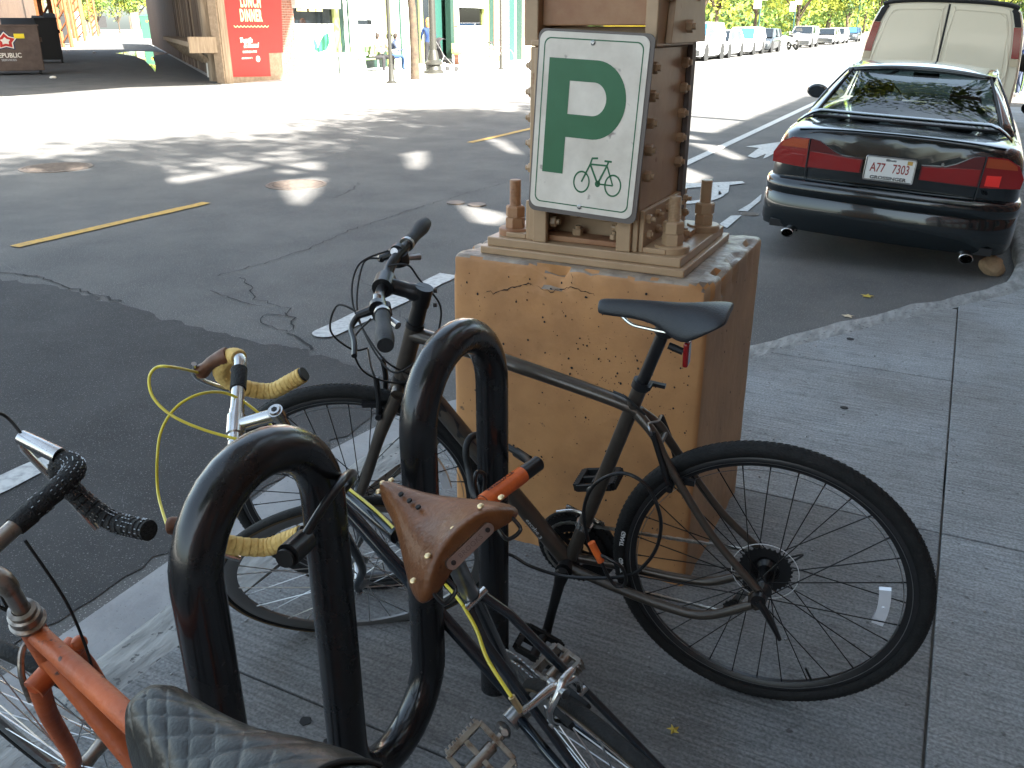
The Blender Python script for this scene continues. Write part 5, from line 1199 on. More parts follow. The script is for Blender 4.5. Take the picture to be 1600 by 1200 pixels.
# greenhouse
zb_ = .935; RL = Vector((-.645, .50, .965)); RRt = Vector((.645, .50, .965)); TL = Vector((-.50, 1.18, 1.285)); TR = Vector((.50, 1.18, 1.285))
obj('rear_window', patch(MB(), RL, RRt, TR, TL, (0, -.07, .02), 14, 8), 'glass', car)
FL = Vector((-.53, 2.25, 1.30)); FR = Vector((.53, 2.25, 1.30)); BL = Vector((-.68, 3.05, .94)); BR = Vector((.68, 3.05, .94))
roof = obj('roof', patch(MB(), TL+Vector((-.035, -.02, 0)), TR+Vector((.035, -.02, 0)), FR+Vector((.03, .02, 0)), FL+Vector((-.03, .02, 0)), (0, 0, .055), 14, 10, e=.35), 'car_paint', car); solid(roof, .03)
obj('windscreen', patch(MB(), FL, FR, BR, BL, (0, .06, .02), 12, 6), 'glass', car)
for s in (-1, 1):
    m_ = lambda v: Vector((v.x*s*-1, v.y, v.z))
    a, b, c, d = m_(RL), m_(TL), m_(FL), m_(BL)
    c0 = Vector((s*.705, .78, .945)); c1 = Vector((s*.545, 1.34, 1.258))
    o = obj('rear_pillar', patch(MB(), a, Vector((s*.735, .62, .935)), c1, b+Vector((0, 0, -.012)), (s*.012, -.012, .006), 6, 6), 'car_paint', car); solid(o, .02)
    obj('side_window', patch(MB(), c0, Vector((s*.725, 2.9, .945)), Vector((s*.56, 2.25, 1.27)), c1, (s*.03, 0, 0), 8, 5), 'dark_glass', car)
    obj('window_frame', MB().tube(spline([(s*.735, .80, .945), (s*.66, 1.02, 1.10), (s*.562, 1.34, 1.262), (s*.562, 1.8, 1.285), (s*.553, 2.25, 1.278), (s*.70, 3.02, .95)], 6), .009, n=8), 'car_paint', car)
    obj('glass_edge', MB().tube([a+Vector((0, -.004, 0)), (a+b)/2+Vector((0, -.006, .008)), b], .010, n=6), 'car_black', car)
    mo = obj('door_mirror', MB().ball((s*.92, 2.45, 1.00), .10, sc=(1, .55, .66)), 'car_paint', car); obj('mirror_glass', MB().loft([[Vector((s*.92+.078*math.cos(a), y, 1.0+.048*math.sin(a))) for a in np.linspace(0, 2*PI, 20, endpoint=False)] for y in (2.41, 2.392)]), 'dark_glass', mo)
obj('glass_edge', MB().tube([RL.lerp(RRt, i/14)+Vector((0, -.07*(1-abs(2*i/14-1)**2.2)*0-.0, 0)) for i in range(15)], .010, n=6), 'car_black', car)
obj('parcel_shelf', MB().box((0, .95, .935), (1.25, .7, .02)), 'seat_cloth', car)
obj('third_brake_light', MB().box((0, .72, .965), (.22, .05, .03)), 'lamp_dark', car)
obj('cabin_floor', MB().box((0, 2.0, .60), (1.3, 2.2, .05)), 'seat_cloth', car)
for y, zz in ((1.45, 1.02), (2.3, 1.02)):
    for x in (-.36, .36):
        st_ = obj('seat_back', MB().box((x, y, .78+.04*(y > 2)), (.50, .16, .34)), 'seat_cloth', car, bev=.05); obj('headrest', MB().box((x, y-.02, 1.06+.03*(y > 2)), (.25, .09, .13)), 'seat_cloth', st_, bev=.04)
obj('interior_mirror', MB().box((0, 2.45, 1.20), (.22, .03, .06)), 'black_matte', car, bev=.01); obj('steering_wheel', MB().lathe([(.185, 0), (.195, .01), (.185, .02)], c=(-.36, 2.72, .93), axis=(0, 1, .4), n=24, closed=True), 'black_matte', car)
obj('window_label', MB().box((.44, .585, 1.0), (.15, .004, .03), Matrix.Rotation(-1.0, 3, 'X')), 'decal_white', car)
def car_wheel(root, x, y, r=.31, w_=.20, m='alloy'):
    wl = link('wheel', None, root); wl.location = (x, y, r)
    obj('tyre', MB().lathe([(r*.62, -w_/2*.9), (r*.9, -w_/2), (r*.98, -w_/2*.8), (r, -w_/2*.5), (r, w_/2*.5), (r*.98, w_/2*.8), (r*.9, w_/2), (r*.62, w_/2*.9)], axis=(1, 0, 0), n=36, closed=True), 'tyre', wl)
    s = 1 if x > 0 else -1; mb = MB().lathe([(r*.64, s*w_*.2), (r*.62, s*w_*.42), (r*.5, s*w_*.34), (0, s*w_*.30)], axis=(1, 0, 0), n=28)
    for k in range(5): a = 2*PI*k/5; mb.bar((s*w_*.38, 0, 0), (s*w_*.40, r*.6*math.cos(a), r*.6*math.sin(a)), .05, .02, up=(1, 0, 0))
    obj('rim', mb, m, wl); return wl
for x in (-.755, .755):
    for y in (1.02, 3.73): car_wheel(car, x, y)
    ex_ = obj('exhaust_tip', MB().loft([[Vector((x*.80+rx*math.cos(a)*k, y, .172+rz*math.sin(a)*k)) for a in np.linspace(0, 2*PI, 24, endpoint=False)] for y, k, rx, rz in ((-.09, 1, .047, .034), (-.092, .88, .047, .034), (.15, .88, .047, .034), (.15, 1, .047, .034))] , caps=False), 'chrome', car)
    obj('exhaust_inside', MB().box((x*.80, .14, .172), (.08, .01, .06)), 'crack', ex_)
obj('underbody', MB().box((0, 2.3, .26), (1.45, 3.9, .12)), 'car_black', car)

# ================================================================ CREAM VAN AHEAD OF IT
van = thing('parked_van', 'cream panel van with blank rear doors and tall red tail lights ahead of the sedan', 'van', (-.47, 13.3, RZ), rot=(0, R(2.6), 0))
hp = [(0, .32), (.90, .32), (.975, .45), (.985, .75), (.985, 1.05), (.955, 1.35), (.905, 1.65), (.84, 1.82), (.74, 1.905), (.4, 1.94), (0, 1.95)]
rings = []
for y, k, dz in ((0, .965, -.03), (.03, .99, -.01), (.12, 1, 0), (2.6, 1, 0), (3.4, .98, -.02)):
    rings.append([Vector((x*k, y, z+dz*(z > 1.5))) for x, z in hp]+[Vector((-x*k, y, z+dz*(z > 1.5))) for x, z in hp[-2:0:-1]])
obj('body', MB().loft(rings), 'van_cream', van, ang=40)
obj('bonnet', MB().loft([[Vector((x, y, z)) for x, z in ((-.93*k, .35), (.93*k, .35), (.95*k, .8), (.8*k, zt), (-.8*k, zt), (-.95*k, .8))] for y, zt, k in ((3.39, 1.15, 1), (4.2, 1.0, .96), (4.55, .85, .85))]), 'van_cream', van)
hw_ = lambda z: np.interp(z, [.45, .75, 1.05, 1.35, 1.65, 1.82, 1.905], [.94, .95, .95, .922, .874, .81, .70])
for s in (-1, 1):
    z0_, z1_ = .66, 1.83
    # dark corner trim
    P = [(s*(hw_(z)+.0), z) for z in np.linspace(1.645, 1.87, 9)]+[(s*(hw_(z)-.075), z) for z in np.linspace(1.83, 1.645, 8)]
    mb = MB().prism(P, lambda x, z: (x, -.016, z), lambda x, z: (x, .05, z)); tr = obj('corner_trim', mb, 'black_matte', van, smooth=False)
    for z in np.linspace(1.67, 1.80, 5): obj('louvre', MB().box((s*(hw_(z)-.035), -.019, z), (.07, .008, .018)), 'car_black', tr)
    P = [(s*(hw_(z)+.004), z) for z in np.linspace(1.275, 1.64, 6)]+[(s*(hw_(z)-.085), z) for z in np.linspace(1.64, 1.275, 6)]
    tl_ = obj('tail_light', MB().prism(P, lambda x, z: (x, -.022, z), lambda x, z: (x, .08, z)), 'lamp_red', van, smooth=False)
    P = [(s*(hw_(z)+.004), z) for z in np.linspace(1.18, 1.271, 3)]+[(s*(hw_(z)-.085), z) for z in np.linspace(1.271, 1.18, 3)]
    obj('reversing_light', MB().prism(P, lambda x, z: (x, -.022, z), lambda x, z: (x, .08, z)), 'cream_stone', tl_, smooth=False)
    # door with raised blank window panel
    P = [(s*.012, .52)]+[(s*(hw_(z)-.10), z) for z in np.linspace(.52, 1.72, 9)]+[(s*.70, 1.84), (s*.60, 1.875), (s*.012, 1.89)]
    dr = obj('rear_door', MB().prism(P, lambda x, z: (x, -.014, z), lambda x, z: (x, .02, z)), 'van_cream', van, smooth=False, bev=.006)
    Q = []; cc = [(s*.07, .99), (s*(hw_(1.0)-.16), .99), (s*(hw_(1.55)-.15), 1.55), (s*(hw_(1.7)-.17), 1.74), (s*(hw_(1.7)-.26), 1.80), (s*.10, 1.82), (s*.07, 1.79)]
    obj('window_blank', MB().prism(cc, lambda x, z: (x, -.020, z), lambda x, z: (x, -.010, z)), 'van_cream', dr, smooth=False, bev=.0055)
    Bo = [Vector((x, -.019, z)) for x, z in cc]
    obj('panel_bead', MB().tube(spline(Bo, 5, closed=True), .006, n=6, closed=True), 'van_cream', dr)
    mo = obj('door_mirror', MB().ball((s*1.17, 3.3, 1.14), .15, sc=(.8, .4, .95)), 'black_matte', van)
    for y in (.85, 3.65): car_wheel(van, s*.86, y, .34, .2)
    obj('door_hinge', MB().box((s*.865, -.025, .80), (.05, .02, .07)), 'van_cream', van)
obj('door_gap', MB().box((0, -.012, 1.2), (.020, .012, 1.37)), 'car_black', van)
obj('roof_trim', MB().tube(spline([(-.80, -.01, 1.86), (-.66, -.012, 1.90), (-.3, -.014, 1.925), (.3, -.014, 1.925), (.66, -.012, 1.90), (.80, -.01, 1.86)], 5), .028, n=8), 'black_matte', van)
obj('rear_bumper', MB().box((0, -.10, .42), (1.9, .16, .20)), 'van_cream', van, bev=.03); obj('bumper_step', MB().box((0, -.11, .525), (1.5, .12, .012)), 'black_matte', van)
raw_obj('van_lettering', text_mb('CHEVROLET', .065, lambda u, v, w_: (.52+u, -.0145, v+.70), xs=1.25, off=.002, ext=.001), 'car_black', van)
obj('door_handle', MB().box((.07, -.03, .86), (.09, .02, .05)), 'black_matte', van, bev=.005)
obj('number_plate', MB().box((-.35, -.02, .70), (.30, .01, .15)), 'plate_white', van)
o = obj('roof_antenna', MB().tube([(.66, .2, 1.90), (.78, .2, 2.05)], .012, n=6), 'black_matte', van)

# rock/paper and leaves on the road
c = at(1548, 428, RZ)
bm = bmesh.new(); bmesh.ops.create_icosphere(bm, subdivisions=3, radius=.085)
for v in bm.verts: v.co *= 1+.35*noise.noise(v.co*14); v.co.z *= .85
me = bpy.data.meshes.new('rock'); bm.to_mesh(me); bm.free(); me.materials.append(M['rock']); o = link('broken_stone', me); o.location = (c.x, c.y, RZ+.06); tag(o, 'brown chunk of stone in the gutter behind the sedan', 'stone')
def leaf(px, py, z, r, lab, m='fallen_leaf'):
    c = at(px, py, z+.004); a0 = random.random()*6; P = []
    for k in range(10): a = a0+2*PI*k/10; rr_ = r*(1 if k % 2 == 0 else .45); P.append((rr_*math.cos(a), rr_*math.sin(a), random.uniform(0, .006)))
    mb = MB().add(P+[(0, 0, .008)], [(k, (k+1) % 10, 10) for k in range(10)]); o = obj('fallen_leaf', mb, m, smooth=False); solid(o, .0008); o.location = (c.x, c.y, z+.005); tag(o, lab, 'leaf')
leaf(1355, 463, RZ, .045, 'yellow fallen leaf on the asphalt behind the sedan'); leaf(1325, 494, RZ, .04, 'pale fallen leaf on the asphalt near the kerb', 'cream_stone')
leaf(1052, 1142, 0, .016, 'small yellow leaf on the pavement below the saddle bicycle wheels'); leaf(1440, 372, RZ, .02, 'tiny brown leaf just behind the sedan exhaust', 'rock')
# ================================================================ PEOPLE
def person(name, label, loc, rz, pose, mats, rads=None, hair='hair_dark', hair_style='short', s=1.0, cap=None):
    """pose: joint name -> (x,y,z) metres, figure faces +y. mats: list of (material, test(x,y,z))"""
    J = pose; names = list(J); idx = {n: i for i, n in enumerate(names)}
    E_ = [('pelvis', 'chest'), ('chest', 'neck'), ('neck', 'head')]
    for q in 'lr': E_ += [('pelvis', 'hip'+q), ('hip'+q, 'knee'+q), ('knee'+q, 'ankle'+q), ('ankle'+q, 'toe'+q), ('chest', 'shoulder'+q), ('shoulder'+q, 'elbow'+q), ('elbow'+q, 'wrist'+q), ('wrist'+q, 'hand'+q)]
    rd = dict(pelvis=.125, chest=.135, neck=.055, head=.062, hip=.10, knee=.062, ankle=.042, toe=.034, shoulder=.062, elbow=.042, wrist=.03, hand=.026)
    if rads: rd.update(rads)
    me = bpy.data.meshes.new(name+'_skeleton'); me.from_pydata([Vector(J[n])*s for n in names], [(idx[a], idx[b]) for a, b in E_], []); me.update()
    tmp = bpy.data.objects.new('tmp', me); COL.objects.link(tmp); sk = tmp.modifiers.new('skin', 'SKIN'); ss_ = tmp.modifiers.new('sub', 'SUBSURF'); ss_.levels = 2; sk.use_smooth_shade = True
    sv = me.skin_vertices[0].data
    for n, i in idx.items():
        k = n[:-1] if n[-1] in 'lr' and n not in ('shoulder',) and n[:-1] in rd else n; r = rd[k]*s; sv[i].radius = (r, r*.8 if k in ('pelvis', 'chest') else r)
    sv[idx['pelvis']].use_root = True
    bpy.context.view_layer.update(); dg = bpy.context.evaluated_depsgraph_get(); m2 = bpy.data.meshes.new_from_object(tmp.evaluated_get(dg)); bpy.data.objects.remove(tmp)
    m2.materials.clear(); 
    for m_, _ in mats: m2.materials.append(M[m_])
    for p in m2.polygons:
        c = p.center/s; p.use_smooth = True
        for i, (_, t) in enumerate(mats):
            if t(c.x, c.y, c.z): p.material_index = i; break
    t = thing(name, label, 'person', loc, rz); m2.name = 'body'; link('body', m2, t)
    H = Vector(J['head'])*s; obj('head', MB().ball(H+Vector((0, .012, .02))*s, .098*s, sc=(.82, .98, 1.2), n=16, m=12), 'skin', t)
    obj('nose', MB().ball(H+Vector((0, .115, .01))*s, .016*s), 'skin', t)
    hm = MB().ball(H+Vector((0, -.016, .048))*s, .107*s, sc=(.88, .95, 1.08), n=16, m=12)
    if hair_style == 'bun': hm.ball(H+Vector((0, -.06, .155))*s, .045*s)
    if hair_style == 'long': hm.ball(H+Vector((0, -.05, -.06))*s, .10*s, sc=(.95, .7, 1.3))
    obj('hair', hm, hair, t)
    if cap: obj('cap', MB().ball(H+Vector((0, 0, .085))*s, .108*s, sc=(.92, 1.0, .62)).box(H+Vector((0, .11, .07))*s, (.15*s, .10*s, .012*s)), cap, t)
    for q in 'lr':
        if not cap: pass
        obj('shoe', MB().ball((Vector(J['ankle'+q])*.45+Vector(J['toe'+q])*.55)*s+Vector((0, 0, -.012)), .07*s, sc=(.68, 1.75, .62)), 'shoe' if 'shoe' not in (rads or {}) else rads['shoe'], t)
    return t
def stand(dx=0., arm=((.28, .02, 1.12), (.29, .16, .92)), arml=None, step=.0, lean=.0):
    J = dict(pelvis=(0, 0, .95), chest=(0, lean, 1.28), neck=(0, lean+.01, 1.47), head=(0, lean+.03, 1.58))
    for q, s in (('l', -1), ('r', 1)):
        a = arm if q == 'r' or arml is None else arml; st_ = step*s
        J['hip'+q] = (s*.09, 0, .90); J['knee'+q] = (s*.10, st_*.55+.03, .49); J['ankle'+q] = (s*.10, st_, .09); J['toe'+q] = (s*.12, st_+.14, .04)
        J['shoulder'+q] = (s*.175, lean, 1.40); J['elbow'+q] = (s*a[0][0], a[0][1]+lean, a[0][2]); J['wrist'+q] = (s*a[1][0], a[1][1]+lean, a[1][2]); J['hand'+q] = (s*(a[1][0]-.01), a[1][1]+lean+.07, a[1][2]-.05)
    return J
def sit(lean=.12, knee=.46, feet=.44):
    J = dict(pelvis=(0, 0, .52), chest=(0, .05+lean*.5, .86), neck=(0, .08+lean, 1.04), head=(0, .14+lean, 1.15))
    for q, s in (('l', -1), ('r', 1)):
        J['hip'+q] = (s*.09, .02, .50); J['knee'+q] = (s*.13, knee, .53); J['ankle'+q] = (s*.12, feet, .10); J['toe'+q] = (s*.13, feet+.14, .05)
        J['shoulder'+q] = (s*.18, .06+lean, .97); J['elbow'+q] = (s*.24, .16+lean, .72); J['wrist'+q] = (s*.10, .34+lean, .74); J['hand'+q] = (s*.05, .40+lean, .78)
    return J
hi = lambda z0: (lambda x, y, z: z > z0)
skinh = ('skin', lambda x, y, z: False)
# ================================================================ FAR SIDE: SHOP FRONT
XF = -19.7
def fs(px): return on_x(px, 60, XF).y
def fzv(px, py): return on_x(px, py, XF).z
shop = thing('shop_building', 'sunlit shop building with green columns, white panels and dark windows', 'building', (XF, 24, 0))
def fbox(name, px0, px1, z0, z1, m, proud=0., th=.25, parent=shop, bev=0.):
    y0, y1 = fs(px0), fs(px1); return obj(name, MB().box((proud-th/2, (y0+y1)/2-24, (z0+z1)/2), (th, abs(y1-y0)-.002, z1-z0)), m, parent, smooth=False, bev=bev)
Z = fzv
fbox('wall', 432, 880, 3.6, 8.0, 'brick', -.05); fbox('rear_wall', 432, 900, 0, 3.59, 'store_dark', -.6, .1)
def bricks(px0, px1, z0, z1, proud, parent):
    y0, y1 = fs(px0)-24, fs(px1)-24; base = MB().box((proud-.12, (y0+y1)/2, (z0+z1)/2), (.24, y1-y0, z1-z0)); obj('mortar', base, 'mortar', parent, smooth=False)
    W_, H_ = .215, .068; me = None; k = 0; z = z0+.005; out = MB(); cnt = 0
    while z+H_ < z1:
        y = y0+.004-(k % 2)*W_/2
        while y < y1-.03:
            a, b = max(y, y0+.002), min(y+W_-.012, y1-.002)
            if b-a > .03: out.box((proud+.004+random.uniform(0, .004), (a+b)/2, z+H_/2), (.02, b-a, H_-.011))
            y += W_
        z += H_+.004; k += 1
    tag(obj('brickwork', out, 'brick', parent, smooth=False), kind='stuff')
bp = link('brick_pier', None, shop); bricks(434, 456, 0, 5, .15, bp)
# bay 1: awning, dark window with yellow lettering, white lower panel with a leaf
fbox('awning', 454, 523, Z(490, 13), 3.6, 'store_white', .35, .5); wn = fbox('window', 452, 523, Z(490, 37), Z(490, 13)-.005, 'dark_glass', -.05, .06)
for a, b in ((468, 484), (487, 497), (498, 508)): fbox('window_lettering', a, b, Z(490, 18), Z(490, 14), 'poster_cream', -.015, .004, wn)
fbox('lower_panel', 452, 523, Z(490, 84), Z(490, 37)-.005, 'store_white', -.02, .2)
def leafpoly(P, m='leaf_print'): 
    mb = MB().prism([(fs(x)-24, Z(x, y)) for x, y in P], lambda y, z: (-.018, y, z), lambda y, z: (-.012, y, z)); obj('leaf_emblem', mb, m, shop, smooth=False)
leafpoly([(489, 54), (495, 68), (496, 76), (493, 81), (491, 79)]); leafpoly([(513, 51), (515, 58), (515, 68), (509, 78), (497, 82), (494, 81), (500, 65), (507, 55)])
for a, b in ((452, 499), (513, 543)):
    tb = fbox('planter_box', a, b, 0, Z(490, 88), 'store_white', .75, .7)
    fbox('planter_rim', a-1, b+1, Z(490, 88)+.002, Z(490, 84), 'store_white', .80, .8); obj('planter_edge', MB().box((.756, fs(b)-24-.02, .42), (.01, .05, .84)), 'store_dark', tb, smooth=False)
for a, b, m_, pr in ((523, 530.5, 'store_lime', .05), (530.7, 538, 'store_dark', .03), (538.2, 541.5, 'store_white', .08), (541.7, 546, 'store_dark', .03), (546.2, 556, 'store_pale', .12), (606, 613, 'store_lime', .02), (613.3, 622, 'store_pale', .08), (622.2, 627, 'store_dark', .03), (627.2, 637, 'store_pale', .15),
                     (701, 706, 'store_dark', .12), (706.2, 712, 'brick', .12), (755, 763, 'store_lime', .05), (763.2, 769, 'store_dark', .08), (769.2, 780, 'brick', .1), (783, 792, 'store_white', .1), (792.2, 801, 'store_teal', .1), (801.2, 803, 'store_white', .12), (803.2, 812, 'store_dark', .12), (829, 845, 'store_white', .0), (845.2, 850, 'store_teal', .05), (850.2, 880, 'store_white', .0)):
    fbox('column', a, b, 0, 3.59, m_, pr)
bp = link('brick_pier', None, shop); bricks(812.3, 828.7, 1.0, 5, .14, bp); fbox('stone_base', 812.3, 828.7, 0, .99, 'cream_stone', .2)
# bay 2: white blind window, seats in front
fbox('window_panel', 556.3, 605.7, .0, 3.59, 'store_white', -.12, .1); fbox('window', 557, 586, Z(570, 38), Z(570, 31), 'dark_glass', -.09, .03); fbox('bay_base', 557, 605, 0, .75, 'store_dark', -.05, .1)
# recessed entrance
for a, b, m_ in ((637.3, 645, 'store_pale'), (645.2, 652, 'store_teal'), (668, 672, 'store_lime'), (686, 700.8, 'store_teal')): fbox('door_frame', a, b, 0, 3.59, m_, -.3, .1)
dr = fbox('door', 652.3, 667.8, 0, 3.4, 'dark_glass', -.4, .06); fbox('door_handle', 654, 655, .9, 1.5, 'store_white', -.36, .03, dr)
fbox('side_window', 672.2, 685.8, 0.4, 3.4, 'dark_glass', -.4, .06); fbox('step', 638, 700, .0, .10, 'cream_stone', .2, .6)
# bay 3
fbox('awning', 713, 755, Z(735, 12), 3.6, 'store_white', .25, .4); fbox('window', 712.5, 754.5, Z(735, 40), Z(735, 12)-.005, 'glass', -.05, .03); fbox('window_display', 714, 753, Z(735, 38), Z(735, 14), 'store_pale', -.35, .05)
fbox('red_sign', 716, 748, Z(735, 31), Z(735, 26), 'brick', -.2, .03); fbox('lower_panel', 712.5, 754.5, 0, Z(735, 40)-.005, 'store_white', -.02, .2)
fbox('menu_board', 706.5, 712, Z(709, 40), Z(709, 2), 'store_white', .18, .05)
# benches
def bench(px0, px1, lab, m1, m2, pr=1.0):
    y0, y1 = on_x(px0, 60, XF+pr).y, on_x(px1, 60, XF+pr).y; t = thing('bench', lab, 'bench', (XF+pr, (y0+y1)/2, 0)); L_ = y1-y0
    obj('seat', MB().box((0, 0, .44), (.45, L_, .05)), m1, t, bev=.01)
    obj('back_board', MB().box((-.24, 0, .66), (.04, L_, .38)), m1, t, bev=.01)
    for s in (-1, 1):
        obj('leg', MB().box((.19, s*(L_/2-.03), .22), (.05, .05, .44)), m2, t); obj('leg', MB().box((-.19, s*(L_/2-.03), .22), (.05, .05, .44)), m2, t)
        obj('arm_rest', MB().box((0, s*(L_/2-.03), .66), (.42, .05, .04)), m2, t)
    obj('back_leg', MB().box((.2, 0, .22), (.04, .04, .44)), m2, t); obj('rail', MB().box((.2, 0, .12), (.03, L_-.1, .04)), m2, t)
    return t
bench(556, 606, 'green bench with white legs under the seated people by the shop window', 'bench_green', 'bench_white', .75); bench(713, 762, 'pale green slatted bench right of the shop entrance', 'bench_green', 'bench_white', .6)
# people at the shop; facing +x means facing the street
bx = XF+.85
def at_bench(px): return (bx-.12, on_x(px, 60, bx).y, -.03)
person('person', 'person with a hair bun and pale jacket seated at the left bench end', at_bench(582), -PI/2+.5, sit(.16), [('cloth_cream', lambda x, y, z: z > .62 or (z > .56 and y < .2)), ('cloth_black', hi(.08)), ('shoe', hi(-1))], hair_style='bun')
person('person', 'person in a black cap and white top seated mid bench, looking down', at_bench(597), -PI/2+.5, sit(.22), [('cloth_cream', lambda x, y, z: z > .62), ('cloth_black', hi(.08)), ('shoe', hi(-1))], cap='cloth_black')
person('person', 'person in blue jeans seated at the right end of the bench behind the dark pole', at_bench(613), -PI/2+.6, sit(.10), [('cloth_navy', lambda x, y, z: z > .62), ('jeans', hi(.08)), ('shoe', hi(-1))])
w0 = at(672, 113, 0)
person('person', 'red-haired person in a blue jumper standing with a pushchair, back turned', (w0.x, w0.y, 0), R(40), stand(arm=((.24, .10, 1.14), (.22, .34, 1.05))), [('cloth_blue', lambda x, y, z: z > .98), ('cloth_black', hi(-1))], hair='hair_ginger', hair_style='long', s=1.02, rads=dict(shoe='cloth_black'))
# pushchair
pc = at(692, 112, 0); pr = thing('pushchair', 'black pushchair beside the person in the blue jumper', 'pushchair', (pc.x, pc.y, 0), R(-20))
obj('seat_shell', MB().loft([[Vector((x*w_, y, z)) for x in (-1, 1)]+[Vector((x*w_, y+.03, z+.03)) for x in (1, -1)] for y, z, w_ in ((-.28, .95, .2), (-.2, .6, .22), (-.1, .42, .22), (.2, .40, .22), (.32, .25, .2))]), 'cloth_black', pr)
mb = MB(); rg = []
for a in np.linspace(-.2, 1.9, 9): rg.append([Vector((x, -.1-.30*math.cos(a)*(1-.15*abs(x)/.24), .80+.34*math.sin(a)*(1-.15*abs(x)/.24))) for x in np.linspace(-.24, .24, 7)])
solid(obj('hood', MB().loft(rg, closed=False, caps=False), 'cloth_black', pr), .01)
for s in (-1, 1):
    obj('frame', MB().tube([(s*.22, -.45, 1.02), (s*.22, -.1, .55), (s*.22, .4, .14)], .012, n=8), 'alloy', pr); obj('frame', MB().tube([(s*.22, -.1, .55), (s*.24, -.35, .12)], .012, n=8), 'alloy', pr)
    for y, r in ((-.36, .12), (.42, .09)): obj('wheel', MB().lathe([(r, -.015), (r, .015), (r*.7, .02), (0, .02), (0, -.02), (r*.7, -.02)], c=(s*.25, y, r), axis=(1, 0, 0), n=20, closed=False), 'tyre', pr)
# posts, lamp, street tree
def post(name, lab, px, py, r, m, cat, base=.09):
    c = at(px, py, 0); t = thing(name, lab, cat, (c.x, c.y, 0)); obj('shaft', MB().cyl((0, 0, .02), (0, 0, 4.2), r, n=14), m, t); obj('base', MB().lathe([(base, 0), (base, .03), (base*.6, .07), (r*1.5, .12), (r*1.4, .5), (r, .52)], axis=(0, 0, 1), n=20), m, t); return t
post('sign_post', 'thin dark post on the far pavement in front of the seated people', 612, 130, .055, 'post_dark', 'post', .16); post('sign_post', 'thin dark post on the far pavement by the distant parked bicycle', 783, 109, .045, 'post_dark', 'post', .12)
lp_ = at(678, 115, 0); t = thing('street_lamp', 'thick black street lamp column with a flared base in front of the shop door', 'street lamp', (lp_.x, lp_.y, 0))
obj('shaft', MB().cyl((0, 0, .75), (0, 0, 5), .12, .10, n=16), 'post_dark', t); obj('base', MB().lathe([(.34, 0), (.34, .09), (.26, .12), (.22, .26), (.30, .30), (.30, .36), (.20, .44), (.17, .60), (.13, .76)], axis=(0, 0, 1), n=20), 'post_dark', t)
def crown_mb(c, rad, n, size, clumps=26, rng=None, flat=.8, mats=3):
    rng = rng or RNG; C_ = []
    for k in range(clumps):
        v = rng.normal(size=3); v /= np.linalg.norm(v); C_.append((np.array(c)+v*np.array(rad)*rng.uniform(.25, .88), rng.uniform(.22, .42)))
    ci = rng.integers(0, clumps, n); cen = np.array([C_[i][0] for i in ci]); cr = np.array([C_[i][1] for i in ci])[:, None]*np.array(rad)[None, :]
    v = rng.normal(size=(n, 3)); v /= np.linalg.norm(v, axis=1)[:, None]; pos = cen+v*cr*rng.uniform(.35, 1.05, n)[:, None]
    a = rng.normal(size=(n, 3)); a /= np.linalg.norm(a, axis=1)[:, None]; b = np.cross(a, rng.normal(size=(n, 3))); b /= np.linalg.norm(b, axis=1)[:, None]
    s = size*rng.uniform(.6, 1.3, n)[:, None]; vs = np.stack([pos-a*s, pos+b*s*.45, pos+a*s, pos-b*s*.45], 1).reshape(-1, 3)
    return vs, ci % mats
def leaves(name, c, rad, n, size, mats_, parent, clumps=26, loc=(0, 0, 0)):
    vs, mi = crown_mb(c, rad, n, size, clumps, mats=len(mats_)); me = bpy.data.meshes.new(name); me.vertices.add(4*n); me.vertices.foreach_set('co', vs.ravel())
    me.loops.add(4*n); me.loops.foreach_set('vertex_index', np.arange(4*n)); me.polygons.add(n); me.polygons.foreach_set('loop_start', np.arange(0, 4*n, 4)); me.polygons.foreach_set('loop_total', np.full(n, 4)); 
    for k in mats_: me.materials.append(M[k])
    me.polygons.foreach_set('material_index', mi.astype(np.int32)); me.update(); me.validate(); return link(name, me, parent)
def tree(name, lab, x, y, h, r, n, size, mats_=('leaf_green', 'leaf_yellow', 'leaf_dark'), group=None, trunk_r=.16, crown_z=.62, low=None, clumps=26):
    t = thing(name, lab, 'tree', (x, y, 0), random.random()*6 if 0 else 0, group); hz = h*crown_z
    lo = low if low else h*.35
    mb = MB().tube(spline([(0, 0, -.1), (random.uniform(-.05, .05), .03, lo*.5), (random.uniform(-.15, .15), random.uniform(-.15, .15), lo), (0, 0, hz)], 6), [trunk_r*1.25, trunk_r*1.05]+[trunk_r*(1-.028*i) for i in range(17)], n=12); obj('trunk', mb, 'bark', t)
    for k in range(6):
        a = k*1.05+random.random(); e = Vector((math.cos(a)*r*.62, math.sin(a)*r*.62, hz+random.uniform(-.1, .25)*h*.5)); s0 = Vector((0, 0, lo*random.uniform(.8, 1.1)))
        obj('limb', MB().tube(spline([s0, s0.lerp(e, .5)+Vector((0, 0, .3)), e], 5), [trunk_r*(.5-.035*i) for i in range(11)], n=7), 'bark', t)
    leaves('crown', (0, 0, hz+h*.08), (r, r, (h-lo)*.52), n, size, mats_, t, clumps); return t
c = at(649, 124, 0); tree('street_tree', 'slim street tree trunk on the far pavement between the post and the lamp', c.x, c.y, 8.5, 2.3, 3000, .10, trunk_r=.13, low=3.6, crown_z=.72)
